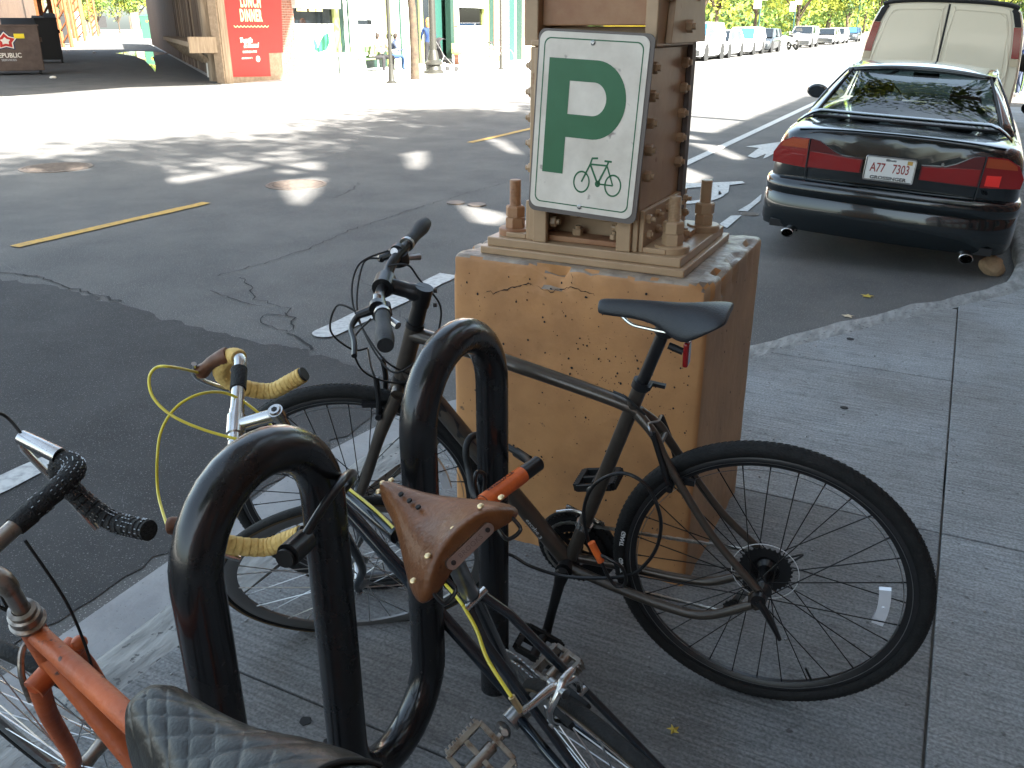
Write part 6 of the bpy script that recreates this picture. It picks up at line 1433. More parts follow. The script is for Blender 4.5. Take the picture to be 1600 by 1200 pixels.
# distant bicycle by the shop
t = thing('distant_bicycle', 'pale bicycle parked beside the far thin post', 'bicycle', (at(776, 106, 0).x, at(776, 106, 0).y, 0), PI/2-.5)
for x in (-.5, .5): obj('wheel', MB().lathe([(.33, -.015), (.35, 0), (.33, .015), (.31, 0)], c=(x, 0, .35), axis=(0, 1, 0), n=24, closed=True), 'alloy', t)
mb = MB()
for a, b in (((-.5, .35), (-.12, .32)), ((-.12, .32), (-.25, .85)), ((-.22, .75), (.32, .78)), ((-.12, .32), (.36, .70)), ((-.5, .35), (-.22, .75)), ((.5, .35), (.3, 1.0))): mb.tube([V(*a), V(*b)], .025, n=6)
obj('frame', mb, 'bench_white', t); obj('handlebar', MB().tube([V(.3, 1.0, -.25), V(.3, 1.0, .25)], .02, n=6), 'black_matte', t); obj('saddle', MB().ball(V(-.27, .92), .09, sc=(1.5, .8, .5)), 'black_matte', t)

# ================================================================ ALLEY WITH BINS
# corner building carrying the poster
pL, pR = at(352, 131, 0), at(443, 124, 0); pd_ = (pR-pL).normalized(); pn = Vector((pd_.y, -pd_.x, 0)); wl_ = (pR-pL).length
cb_ = thing('corner_building', 'dark timber clad building on the right side of the alley', 'building', pL)
def quadwall(name, a, b, z0, z1, m, th, parent, org, off=0.):
    a = Vector(a); b = Vector(b); d = (b-a).normalized(); nn = Vector((d.y, -d.x, 0)); o_ = Vector(org); P = [a+nn*off, b+nn*off, b+nn*(off-th), a+nn*(off-th)]
    mb = MB().add([p-o_+Vector((0, 0, z)) for z in (z0-0, z1) for p in P], [(0, 1, 2, 3), (4, 5, 6, 7), (0, 1, 5, 4), (1, 2, 6, 5), (2, 3, 7, 6), (3, 0, 4, 7)]); return obj(name, mb, m, parent, smooth=False)
quadwall('front_wall', pL, pR+pd_*.02, 0, 5.5, 'plywood', .3, cb_, pL)
farR = pL+CD*70
for k in range(34):
    a = pL+CD*(k*.62+.0); obj('wall_board', MB().box(a+CD*.31+CW*.14-pL+Vector((0, 0, 2.7)), (.61, random.uniform(.16, .24), 5.4), Matrix.Rotation(math.atan2(CD.y, CD.x), 3, 'Z')), random.choice(['dark_wood', 'timber', 'dark_wood', 'dark_wood']), cb_, smooth=False, bev=.01)
quadwall('side_wall', pL+CD*21.2, pL+CD*60, 0, 5.5, 'dark_wood', .3, cb_, pL, .35)
# poster
def pw(px, py): return on_plane(px, py, pL+pn*.012, pn)
def puv(px, py): q = pw(px, py)-pL; return q.dot(pd_), q.z
u0, _ = puv(350, 60); u1, zt = puv(442, 10); 
post_ = thing('restaurant_poster', 'tall red poster with cream LUNCH DINNER lettering on the alley corner wall', 'poster', pL)
P = [puv(345, -60), puv(437, -60), puv(442, 82), puv(420, 83), puv(423, 119), puv(363, 120), puv(354, 60)]
mp_ = lambda off: (lambda u, z: pd_*u+Vector((0, 0, z))+pn*off)
obj('paper', MB().prism(P, mp_(.012), mp_(.018)), 'poster_red', post_, smooth=False)
def ptext(name, txt, px, py, hpx, m='poster_cream', xs=.62, off=.0, shear=0., sp=1.1):
    u, z = puv(px, py); _, z2 = puv(px, py+hpx); hh = (z-z2)/.72
    raw_obj(name, text_mb(txt, hh, lambda a, b, c_: mp_(.0195)(u+a, z+b), xs=xs, off=off, shear=shear, spacing=sp), m, post_)
ptext('poster_lettering', 'LUNCH', 391, 3, 18, xs=.52, off=.02, sp=1.22); ptext('poster_lettering', 'DINNER', 392, 25, 18, xs=.50, off=.02, sp=1.22)
for q, (a, b) in enumerate([(365+5.4*k, 365+5.4*(k+1)) for k in range(10)]):
    ua, za = puv(a, 40); ub, zb2 = puv(b, 40); obj('scallop_line', MB().tube([mp_(.02)(ua+(ub-ua)*f, za-.04*math.sin(PI*f)) for f in np.linspace(0, 1, 7)], .012, n=5), 'poster_cream', post_)
ptext('poster_lettering', 'Tequila', 384, 63, 7, 'poster_white', xs=.95, off=.012, shear=.3); ptext('poster_lettering', '& Mezcal', 392, 71, 7, 'poster_white', xs=.9, off=.012, shear=.3)
ptext('poster_lettering', 'COCKTAILS & WINE', 390, 81, 3.4, 'poster_white', xs=.72, off=.004); ptext('poster_lettering', 'OPEN EVERYDAY AT 11', 386, 91, 2.4, 'poster_white', xs=.68, off=.003)
u, z = puv(403, 92); obj('poster_roundel', MB().cyl(mp_(.017)(u, z), mp_(.021)(u, z), .085, n=20), 'poster_white', post_)
# timber loading ledge and its bracket, poles, pipe
lg = thing('loading_ledge', 'weathered timber loading ledge on brackets along the right alley wall', 'ledge', pL)
a = Vector((0, 0, 0)); rotC = Matrix.Rotation(math.atan2(CD.y, CD.x), 3, 'Z')
for k in range(9): obj('timber_beam', MB().box(CD*(1.3+k*1.8)-CW*.40+Vector((0, 0, 1.02-.0*k)), (1.76, .75, .14), rotC), 'timber', lg, smooth=False, bev=.01); obj('bracket', MB().bar(CD*(1.3+k*1.8)-CW*.70+Vector((0, 0, .95)), CD*(1.3+k*1.8)+Vector((0, 0, .35)), .08), 'timber', lg, smooth=False)
obj('end_block', MB().box(CD*.25-CW*.40+Vector((0, 0, 1.02)), (.30, .85, .42), rotC), 'timber', lg, smooth=False, bev=.01)
t = thing('utility_pole', 'rough wooden utility pole beside the poster at the alley corner', 'pole', at(338, 127, 0)); obj('shaft', MB().cyl((0, 0, -.05), (0, 0, 7), .19, .17, n=14), 'timber', t)
t = thing('downpipe', 'short white pipe stub at the foot of the utility pole', 'pipe', at(327, 121, 0)); obj('pipe', MB().cyl((0, 0, 0), (.03, 0, .55), .055, n=12), 'poster_white', t)
for px, py, hgt, lab in ((243, 68, 7, 'dark post standing at the far end of the timber ledge'), (205, 46, 6, 'slim grey pole on the right side of the alley past the bins')):
    c = at(px, py, 0); t = thing('alley_post', lab, 'post', c); obj('shaft', MB().box((0, 0, hgt/2), (.34, .34, hgt)), 'dark_wood', t, smooth=False)
# left alley building and rusty railway trestle legs
def alw(u, v): return al(u, v)
lb = thing('alley_building', 'dark building lining the left side of the alley', 'building', al(8, -12.5))
quadwall('wall', al(9.5, -9.6), al(90, -9.6), 0, 5.5, 'dark_wood', .3, lb, al(8, -12.5))
for k in range(6):
    q = al(12+k*5, -9.55)-al(8, -12.5); obj('window', MB().box(q+Vector((0, 0, 2.6))+CW*.1, (1.6, .05, 1.6), rotC), 'store_dark' if k % 2 else 'dark_glass', lb, smooth=False)
for px, py, k_, lab in ((84, 82, 0, 'first rusty orange trestle leg behind the dumpsters'), (106, 74, .4, 'second rusty orange trestle leg behind the dumpsters'), (128, 64, .9, 'third rusty orange trestle leg further down the alley'), (150, 57, 1.5, 'fourth and furthest rusty trestle leg in the alley')):
    c = at(px, py, 0); t = thing('trestle_leg', lab, 'trestle'); t.location = c; w_ = .45*(1+.25*k_)
    for s in (-1, 1): obj('leg_angle', MB().box((s*w_, 0, 3.5), (.16*(1+.2*k_), .2, 7)), 'l_rust', t, smooth=False)
    for j in range(8): obj('lattice_bar', MB().bar((-w_, 0, .3+j*.85), (w_, 0, 1.05+j*.85), .09*(1+.2*k_)), 'l_rust', t, smooth=False)
for k in range(10):
    c = al(60+k*16, -8.2+.15*k); 
    if k < 6:
        t = thing('trestle_leg', 'rusty trestle leg far down the sunlit alley, '+('nearest', 'second', 'third', 'fourth', 'fifth', 'furthest')[k]+' of its row', 'trestle', c, 0, 'far trestle legs'); obj('leg_angle', MB().box((0, 0, 3.5), (.45, .45, 7)), 'l_rust', t, smooth=False)
# dumpsters and bins
def dumpster(px0, px1, pyb, pyt, m, lab, cat='dumpster', depth=1.3, lid='dumpster_black', logo=False, slope=.12, yellow=False, name='dumpster'):
    a = at(px0, pyb, .12); b = at(px1, pyb, .12); d = (b-a); d.z = 0; w_ = d.length; c = (a+b)/2; dist = math.hypot(c.x, c.y); nrm = c.normalized(); nrm.z = 0
    hgt = (pyb-pyt)/FPX*dist*.98*1.0; ang = math.atan2(c.y, c.x)-PI/2; t = thing(name, lab, cat, (c.x, c.y, 0), ang); w_ = w_*.9
    h0, h1 = .14, hgt
    rings = [[Vector((x*w_/2*k, y, z)) for x, y in ((-1, -.0), (1, -.0), (1, depth), (-1, depth))] for z, k in ((h0, .965), (h1, 1.0))]
    for v in rings[1][:2]: v.y -= slope
    obj('body', MB().loft(rings), m, t, smooth=False, bev=.02)
    obj('rim', MB().box((0, depth/2-slope/2, h1+.02), (w_*1.03, depth+slope+.06, .05)), m, t, smooth=False, bev=.01)
    for s in (-1, 1):
        obj('lid', MB().box((s*w_*.25, depth/2, h1+.10+.03*s), (w_*.48, depth*1.0, .05), Matrix.Rotation(.10+.03*s, 3, 'X')), lid, t, smooth=False, bev=.02)
        cs = obj('castor', MB().cyl((s*w_*.42-.04, .12, .08), (s*w_*.42+.04, .12, .08), .08, n=14), 'tyre', t)
        obj('side_pocket', MB().box((s*(w_/2+.03), depth*.4, hgt*.72), (.06, depth*.6, .14)), m, t, smooth=False)
    if yellow: obj('yellow_sticker', MB().box((w_*.10 if not logo else w_*.22, -slope*.9, hgt*.80), (.30 if logo else .25, .012, .14)), 'truck_yellow', t, smooth=False)
    if logo:
        sx = w_*.02; sz = hgt*.70; ff = lambda x, z, o_=.0: (sx+x, -slope*((sz+z-h0)/(h1-h0))-.006-o_, sz+z)
        for r_, m_, o_ in ((.34, 'cloth_blue', 0), (.30, 'poster_white', .004), (.25, 'poster_red', .008), (.13, 'poster_white', .012)):
            P = [(r_*(1 if k % 2 == 0 else .62)*1.2*math.cos(PI/2+PI*k/5), r_*(1 if k % 2 == 0 else .62)*math.sin(PI/2+PI*k/5)*.95) for k in range(10)]
            obj('star_emblem', MB().add([ff(x, z, o_) for x, z in P], [tuple(range(10))]), m_, t, smooth=False)
        raw_obj('dumpster_lettering', text_mb('REPUBLIC', .20, lambda x, z, c_: ff(x, z-.44, .004), off=.004, xs=.9), 'poster_white', t); raw_obj('dumpster_lettering', text_mb('SERVICES', .09, lambda x, z, c_: ff(x, z-.58, .004), xs=1.2), 'decal_white', t)
    return t
dumpster(-40, 72, 112, 52, 'dumpster_brown', 'big brown dumpster with a red and white star at the left edge', logo=True, yellow=True, depth=1.6)
dumpster(62, 100, 94, 40, 'dumpster_black', 'black dumpster just behind the brown one', depth=1.6); dumpster(84, 114, 68, 32, 'dumpster_black', 'black dumpster with open lids, second behind the brown one', depth=1.8)
dumpster(114, 130, 57, 28, 'dumpster_blue', 'pale blue sunlit bin halfway down the left of the alley', 'bin', 1.6, lid='dumpster_blue'); dumpster(130, 152, 47, 29, 'dumpster_brown', 'brown dumpster with white side beyond the blue bin', depth=3)
dumpster(153, 168, 43, 29, 'dumpster_black', 'dark bin furthest down the left side of the alley', 'bin', 3)
dumpster(223, 241, 61, 31, 'bin_green', 'green wheeled bin with a yellow sticker on the right of the alley', 'bin', 1.4, lid='bin_green', slope=.3, yellow=True, name='wheeled_bin'); dumpster(209, 221, 55, 27, 'bin_tan', 'tan wheeled bin behind the green one', 'bin', 1.8, lid='bin_tan', name='wheeled_bin')
c = at(192, 38, 0); t = thing('distant_truck', 'small dark vehicle at the far end of the alley', 'vehicle', (c.x, c.y, 0), R(23)); kk = 3.2
obj('body', MB().box((0, 0, 1.0), (1.9, 4, 1.2)), 'dark_car', t, bev=.1); obj('cab', MB().box((0, 0, 1.75), (1.6, 2.2, .55)), 'dark_glass', t, bev=.12)
for x in (-.8, .8): obj('wheel', MB().cyl((x-.1, -1.3, .35), (x+.1, -1.3, .35), .35, n=16), 'tyre', t)
# litter
for px, py, lab in ((83, 121, 'scrap of white litter by the brown dumpster castor'), (106, 79, 'flattened white litter beyond the brown dumpster'), (147, 82, 'thin pale litter in the middle of the alley')):
    c = at(px, py, .03); o = obj('litter', MB().ball((0, 0, 0), .10, n=6, m=4, sc=(1.3, 1, .5)), 'poster_white', smooth=False); o.location = c; tag(o, lab, 'litter')
# unseen railway deck, its slab shaped to shade the alley and the poster
dk = thing('alley_shade_deck', 'railway deck on girders, its slab set to shade alley and poster', 'railway deck')
def cpt(px, py): q = at(px, py, 0); return q

# ================================================================ FAR CARS
def simple_car(lab, px, tn, L_, W_, H_, m, kind='sedan', glass='dark_glass', name='parked_car', nose=.95, dark_low=False):
    s_ = on_x(px, 60, tn).y-.85; t = thing(name, lab, 'car', (tn-W_/2, s_, RZ), 0, 'cars parked along the far kerb'); hw = W_/2
    zs = dict(sedan=(.62, .78, .92), suv=(.80, 1.02, 1.10), hatch=(.68, .86, .96))[kind]; zn, zh, zb_ = zs
    ST = [(0, .80, zn-.12), (.06, .93, zn), (.25, .985, zh-.06), (nose, 1, zh), (nose+.25, 1, zb_), (L_*.6, 1, zb_), (L_-.5, 1, zb_+.02), (L_-.12, .95, zb_-.02), (L_, .84, zb_-.14)]
    rings = []
    for y, k, zt in ST:
        half = [(0, .22), (hw*k*.92, .22), (hw*k, .34), (hw*k, zt-.22), (hw*k*.97, zt-.07), (hw*k*.86, zt), (0, zt+.03)]
        rings.append([Vector((x, y, z)) for x, z in half]+[Vector((-x, y, z)) for x, z in half[-2:0:-1]])
    obj('body', MB().loft(rings), m, t, ang=50)
    y0, y1, y2, y3 = nose+.05, nose+.75, (L_-.9 if kind == 'sedan' else L_-.35), (L_-.35 if kind == 'sedan' else L_-.08); wt = hw*.76; zb2 = zb_-.01
    lo_ = [(-hw*.90, y0), (hw*.90, y0), (hw*.90, y3), (-hw*.90, y3)]; up = [(-wt, y1), (wt, y1), (wt, y2), (-wt, y2)]
    gh = obj('glasshouse', MB().loft([[Vector((x, y, zb2)) for x, y in lo_], [Vector((x, y, H_-.06)) for x, y in up]]), glass, t, smooth=False)
    obj('roof', MB().loft([[Vector((x*1.03, y, H_-.075)) for x, y in up], [Vector((x*1.0, y, H_-.03)) for x, y in up], [Vector((x*.85, y*.9+(y1+y2)/2*.1, H_)) for x, y in up]]), m, t, ang=60)
    for s in (-1, 1):
        obj('windscreen_pillar', MB().bar((s*hw*.89, y0+.02, zb2), (s*wt, y1, H_-.06), .07), m, t); obj('door_pillar', MB().bar((s*hw*.905, (y1+y2)/2, zb2), (s*wt*1.02, (y1+y2)/2, H_-.06), .08), m, t); obj('rear_pillar', MB().bar((s*hw*.89, y3-.06, zb2), (s*wt, y2, H_-.06), .12), m, t)
        obj('headlight', MB().box((s*hw*.70, .055, zn-.03), (hw*.42, .10, .13)), 'headlamp', t, bev=.02); obj('door_mirror', MB().ball((s*(hw+.12), nose+.55, zb_+.06), .11, sc=(1, .6, .7)), m, t)
        for y in (.85, L_-.85): car_wheel(t, s*(hw-.11), y, .33 if kind != 'suv' else .38, .22)
        for y in (.85, L_-.85): obj('wheel_arch', MB().cyl((s*(hw-.02), y, .36), (s*(hw+.004), y, .36), .40 if kind != 'suv' else .46, n=24), 'black_matte', t)
    obj('grille', MB().box((0, .035, zn-.10), (hw*.95, .06, .14)), 'black_matte', t, bev=.01); obj('lower_intake', MB().box((0, .045, .36), (hw*1.3, .08, .14)), 'black_matte', t, bev=.01); obj('number_plate', MB().box((0, .0, zn-.26), (.32, .02, .12)), 'plate_white', t)
    if dark_low: obj('bumper_skirt', MB().box((0, .03, .40), (hw*1.75, .12, .28)), 'dark_car', t, bev=.03)
    obj('underside', MB().box((0, L_/2, .20), (W_*.85, L_*.92, .14)), 'black_matte', t)
    return t
TN = -12.0
simple_car('big white off-roader at the head of the row of far parked cars', 1106, TN, 4.85, 2.0, 1.82, 'white_car', 'suv', 'blue_glass', dark_low=True)
simple_car('white saloon second in the row of far parked cars', 1142, TN, 4.6, 1.82, 1.45, 'white_car', 'sedan'); simple_car('white hatchback with a dark round fog lamp, third in the row of far parked cars', 1180, TN, 4.3, 1.8, 1.58, 'white_car', 'hatch', 'blue_glass')
simple_car('dark hatchback with a pale roof, fourth in the row of far parked cars', 1208, TN, 4.2, 1.78, 1.5, 'dark_car', 'hatch'); simple_car('silver crossover with a dark grille, first beyond the parked scooter', 1270, TN, 4.5, 1.85, 1.66, 'silver_car', 'suv', dark_low=True)
simple_car('dark nosed grey saloon beyond the silver crossover', 1305, TN, 4.7, 1.85, 1.46, 'silver_car', 'sedan', dark_low=True); simple_car('white saloon far along the street behind the grey one', 1320, TN, 4.6, 1.8, 1.5, 'white_car', 'sedan'); simple_car('small dark car furthest along the far kerb', 1340, TN, 4.5, 1.8, 1.55, 'dark_car', 'hatch', 'blue_glass')
# scooter between them
s0 = on_x(1240, 60, TN).y; t = thing('parked_scooter', 'white scooter standing in the gap between the far parked cars', 'scooter', (TN, s0, RZ), R(35)); 
for y in (-.6, .6): obj('wheel', MB().lathe([(.20, -.05), (.34, -.06), (.37, 0), (.34, .06), (.20, .05)], c=(0, y, .37), axis=(1, 0, 0), n=24, closed=True), 'tyre', t)
obj('body', MB().loft([[Vector((x*w_, y, z+h_)) for x, h_ in ((-1, 0), (1, 0), (.8, .35), (-.8, .35))] for y, z, w_ in ((.75, .55, .12), (.3, .6, .2), (-.2, .35, .18), (-.5, .45, .12))]), 'white_car', t, bev=.03); obj('front_shield', MB().box((0, -.5, .85), (.36, .08, .65), Matrix.Rotation(.35, 3, 'X')), 'white_car', t, bev=.03); obj('handlebar', MB().tube([(-.35, -.42, 1.15), (0, -.45, 1.1), (.35, -.42, 1.15)], .03, n=8), 'black_matte', t); obj('seat', MB().box((0, .35, .98), (.28, .6, .1)), 'black_matte', t, bev=.04)
# yellow lorry
ya = on_x(1150, 40, -17.5); t = thing('yellow_lorry', 'bright yellow lorry with dark lettering behind the far parked cars', 'lorry', (-18.6, 60, RZ), R(52))
obj('box_body', MB().loft([[Vector((x, y, z)) for x, z in ((-1.2, .9), (1.2, .9), (1.2, 2.6), (.9, 3.1), (-.9, 3.1), (-1.2, 2.6))] for y in (0, 6.5)]), 'truck_yellow', t, smooth=False, bev=.05); obj('cab', MB().loft([[Vector((x, y, z)) for x in (-1.15, 1.15) for z in ((.6, zt) if x < 0 else (zt, .6))] for y, zt in ((-2.2, 1.6), (-1.6, 2.5), (-.1, 2.6))]), 'truck_yellow', t, smooth=False, bev=.05)
obj('windscreen', MB().box((0, -1.95, 2.05), (1.9, .06, .7), Matrix.Rotation(-.6, 3, 'X')), 'blue_glass', t)
raw_obj('lorry_lettering', text_mb('RTCAU', .62, lambda a, b, c_: (1.215, 3.0+a, 2.1+b), xs=1.2, off=.01), 'decal_dark', t); raw_obj('lorry_lettering', text_mb('RTCAU', .5, lambda a, b, c_: (a, -.01, 2.8+b*.6), off=.01), 'decal_dark', t)
for y in (-1.4, 1.2, 5.2):
    for x in (-1, 1): obj('wheel', MB().cyl((x-.15, y, .5), (x+.15, y, .5), .5, n=18), 'tyre', t)
# street signs far away
for px, py, lab, n_ in ((1237, 62, 'pair of small white parking signs on a pole beyond the scooter', 2), (1183, 62, 'white street signs on a pole in front of the yellow lorry', 2), (1336, 58, 'thin green lamp post at the far end of the car row', 0)):
    c = on_x(px, py, -13.9); t = thing('signed_post' if n_ else 'distant_lamp_post', lab, 'sign' if n_ else 'lamp post', (c.x, c.y, 0)); obj('post', MB().cyl((0, 0, 0), (0, 0, 5), .06, n=10), 'store_teal', t)
    for k in range(n_): obj('sign_plate', MB().box((-.2+.42*k, -.07, 3.0+.55*k), (.5, .03, .75)), 'sign_white', t, smooth=False)

# right edge: pedestrian wheeling a bicycle
c = at(1589, 150, 0)
person('person', 'person in a blue hoodie and dark jeans walking with a bicycle at the right edge', (c.x+.02, c.y, 0), R(15), stand(step=.24, arm=((.26, -.02, 1.12), (.27, .10, .92))), [('cloth_grey', lambda x, y, z: z > .95 and abs(x) < .15), ('cloth_blue', lambda x, y, z: z > .93), ('cloth_navy', hi(-1))], s=1.03)
t = thing('walked_bicycle', 'pale bicycle wheeled by the person in the blue hoodie', 'bicycle', (c.x-.1, c.y+.55, 0), R(100))
for x in (-.5, .5): obj('wheel', MB().lathe([(.335, -.012), (.35, 0), (.335, .012), (.325, 0)], c=(x, 0, .35), axis=(0, 1, 0), n=32, closed=True), 'bench_green', t)
mb = MB()
for a, b in (((-.5, .35), (-.12, .32)), ((-.12, .32), (-.25, .85)), ((-.22, .75), (.32, .78)), ((-.12, .32), (.36, .70)), ((-.5, .35), (-.22, .75)), ((.5, .35), (.3, 1.0))): mb.tube([V(*a), V(*b)], .014, n=6)
obj('frame', mb, 'bench_white', t); obj('handlebar', MB().tube([V(.3, 1.0, -.25), V(.3, 1.0, .25)], .014, n=6), 'black_matte', t)
c = at(1586, 68, 0); person('person', 'distant person in a grey top walking away beyond the van', (c.x, c.y, 0), 0, stand(step=.2), [('cloth_grey', hi(.95)), ('cloth_navy', hi(-1))])
# ================================================================ TREES DOWN THE STREET
k = 0
labs = 'leafy yellow-green street trees lining the far end of the street'
for x, y, h, r in ((-19, 70, 12, 5), (-22, 86, 13, 6), (-17, 100, 12, 5.5), (-24, 112, 14, 7), (-15.5, 128, 13, 5.5), (-20, 145, 14, 7), (-15, 165, 13, 6), (-24, 170, 15, 8), (-14, 195, 14, 7), (-6, 230, 16, 9), (4, 235, 16, 9), (-22, 210, 16, 9), (-30, 95, 14, 7), (-34, 120, 15, 8), (-12, 260, 18, 10), (12, 250, 16, 9), (-28, 240, 18, 11)):
    tree('avenue_tree', labs, x, y, h, r, 5200, .13+.0011*y, group='avenue trees at the far end of the street', trunk_r=.22, low=h*.22, crown_z=.5, clumps=22, mats_=('leaf_green', 'leaf_yellow', 'leaf_yellow', 'leaf_dark'))
for x, y, h, r in ((5.6, 40, 10, 2.6), (5.4, 56, 11, 3.2), (5.0, 76, 12, 4), (4.4, 100, 13, 5)):
    tree('pavement_tree', 'bright green trees on our pavement beyond the van', x, y, h, r, 5000, .11, group='pavement trees beyond the van', trunk_r=.2, low=2.6, crown_z=.55, mats_=('leaf_green', 'leaf_yellow', 'leaf_yellow'))
for u, v, h in ((150, -9, 12), (165, 1, 12), (185, -6, 15), (210, -2, 16), (230, -9, 17)):
    q = al(u, v); tree('alley_tree', 'bright trees closing the far end of the alley', q.x, q.y, h, 6, 3000, .3, group='trees closing the alley', low=2.5, crown_z=.5)
q = al(15, -16)

ORD = ['leftmost', 'second from the left', 'third from the left', 'fourth from the left', 'fifth from the left', 'sixth from the left', 'seventh from the left', 'eighth from the left', 'ninth from the left', 'ninth from the right', 'eighth from the right', 'seventh from the right', 'sixth from the right', 'fifth from the right', 'fourth from the right', 'third from the right', 'second from the right']
CRi = CR.inverted()
def scrx(o): q = CRi @ (o.location-Vector((0, 0, CAMZ))); return q.x/-q.z
for nm, base in (('avenue_tree', 'yellow-green far avenue tree, '), ('pavement_tree', 'green tree beyond the van, '), ('alley_tree', 'bright tree closing the alley, ')):
    T_ = sorted([o for o in COL.objects if o.name.split('.')[0] == nm], key=scrx); n_ = len(T_)
    for i, o in enumerate(T_): o['label'] = base+(ORD[i] if i <= n_/2 else ('rightmost' if i == n_-1 else ORD[17-(n_-i-1)] if n_-i-1 > 0 else ''))+' of its row'

def foliage_mass(name, lo, hi_, n, size, m_):
    p = RNG.uniform(lo, hi_, (n, 3)); nz = np.array([noise.noise(Vector((q[0]*.12, q[1]*.05, q[2]*.3))) for q in p]); p = p[nz > -.12]; n = len(p)
    a = RNG.normal(size=(n, 3)); a /= np.linalg.norm(a, axis=1)[:, None]; b = np.cross(a, RNG.normal(size=(n, 3))); b /= np.linalg.norm(b, axis=1)[:, None]; s = size*RNG.uniform(.6, 1.4, n)[:, None]
    vs = np.stack([p-a*s, p+b*s*.5, p+a*s, p-b*s*.5], 1).reshape(-1, 3); me = bpy.data.meshes.new(name); me.vertices.add(4*n); me.vertices.foreach_set('co', vs.ravel()); me.loops.add(4*n); me.loops.foreach_set('vertex_index', np.arange(4*n)); me.polygons.add(n)
    me.polygons.foreach_set('loop_start', np.arange(0, 4*n, 4)); me.polygons.foreach_set('loop_total', np.full(n, 4))
    for k in m_: me.materials.append(M[k])
    me.polygons.foreach_set('material_index', (np.arange(n) % len(m_)).astype(np.int32)); me.update(); return tag(link(name, me), kind='stuff')
foliage_mass('distant_foliage', (-48, 75, .2), (-24, 330, 13), 60000, .42, ('leaf_green', 'leaf_yellow', 'leaf_dark'))
foliage_mass('distant_foliage', (-26, 330, .2), (40, 350, 22), 14000, .8, ('leaf_green', 'leaf_yellow', 'leaf_dark'))

# ================================================================ BUILDINGS ON OUR SIDE (behind and beside the camera): they shade the street
te = math.tan(SUN_EL); bt, bs = -TRAVEL.x, -TRAVEL.y          # back towards the sun
XW = 4.7
def back(x, y, z=RZ):
    """where the ray from the road point to the sun crosses the facade plane"""
    tau = (XW-x)/bt; return y+bs*tau, z+tau*te
blds = []
edgeL = [(-60, -7.6), (0, -7.6), (4, -7.7), (8, -7.6), (12, -7.2), (15.5, -6.9), (18, -4.1), (19.2, -2.0)]
prof = [back(t, s) for s, t in edgeL]
def facade(name, lab, y0, y1, h, holes, m='brick', xw=XW):
    """front wall whose parapet openings are added to let sun pools onto the road"""
    t = thing(name, lab, 'building', (xw, (y0+y1)/2, 0)); yc = (y0+y1)/2
    cu = bpy.data.curves.new('w', 'CURVE'); cu.dimensions = '2D'; cu.fill_mode = 'BOTH'; cu.extrude = .06
    def poly(P):
        sp_ = cu.splines.new('POLY'); sp_.points.add(len(P)-1); sp_.use_cyclic_u = True
        for q_, p in zip(sp_.points, P): q_.co = (p[0]-yc, p[1], 0, 1)
    hb = h-4.6 if holes else 0
    poly([(y0, hb+.01 if holes else 0), (y1, hb+.01 if holes else 0), (y1, h), (y0, h)])
    for P in holes: poly(P)
    ob = bpy.data.objects.new('t', cu); me = bpy.data.meshes.new_from_object(ob); bpy.data.objects.remove(ob)
    me.materials.clear(); me.materials.append(M[m]); o = link('pool_cutout_wall' if holes else 'front_wall', me, t, Matrix(((0, 0, 1, .06), (1, 0, 0, 0), (0, 1, 0, 0), (0, 0, 0, 1))))
    if holes:
        obj('front_wall', MB().box((4, 0, hb/2), (8, y1-y0, hb)), m, t, smooth=False)
    for j, z in enumerate((1.6, 4.6)):
        n_ = int((y1-y0)/2.6)
        for i in range(n_):
            y = y0+(i+.5)*(y1-y0)/n_-yc; wn = obj('window', MB().box((-.02, y, z), (.05, 1.5, 1.9)), 'dark_glass', t, smooth=False); obj('window_frame', MB().box((-.03, y, z), (.07, .06, 1.9)), 'cream_stone', wn, smooth=False); obj('window_sill', MB().box((-.08, y, z-1.0), (.16, 1.7, .09)), 'cream_stone', wn, smooth=False)
    return t
def hole_for(px, hw, hh, rnd=10, slant=0.):
    g_ = at(*px, RZ); y, z = back(g_.x, g_.y); return [(y+hw*math.cos(a)+slant*math.sin(a)*hh, z+hh*math.sin(a)) for a in np.linspace(0, 2*PI, rnd, endpoint=False)]
def hole_quad(P):
    out = []
    for x, y in P: g_ = at(x, y, RZ); out.append(back(g_.x, g_.y))
    return out
holes = [hole_quad([(432, 256), (500, 250), (496, 268), (428, 272)]), hole_quad([(426, 282), (505, 275), (492, 302), (468, 320), (450, 322), (436, 304)]),  # added openings, each outlined back from a pool of sun on the road
         hole_quad([(622, 240), (662, 232), (664, 252), (650, 266), (632, 264)]), hole_quad([(712, 196), (735, 196), (778, 212), (812, 240), (795, 242), (750, 218)]),
         hole_quad([(704, 318), (740, 314), (800, 340), (770, 352), (725, 345)]), hole_quad([(1040, 205), (1082, 212), (1140, 236), (1194, 262), (1180, 264), (1110, 240), (1060, 222)]),
         hole_quad([(1020, 250), (1070, 262), (1150, 292), (1120, 296), (1050, 284)])]
print('holes', [(round(min(p[0] for p in h_), 1), round(min(p[1] for p in h_), 1), round(max(p[1] for p in h_), 1)) for h_ in holes])
H1 = back(-7.7, 8)[1]
print('H1', H1, prof)
ysplit = prof[-3][0]
facade('brick_building', 'brick building behind the camera with parapet openings added for sun pools', -40, ysplit, H1, holes)
h3 = back(-3.6, 17.4)[1]; facade('low_building', 'lower brick building further along our pavement', ysplit+.01, ysplit+9, h3, [])
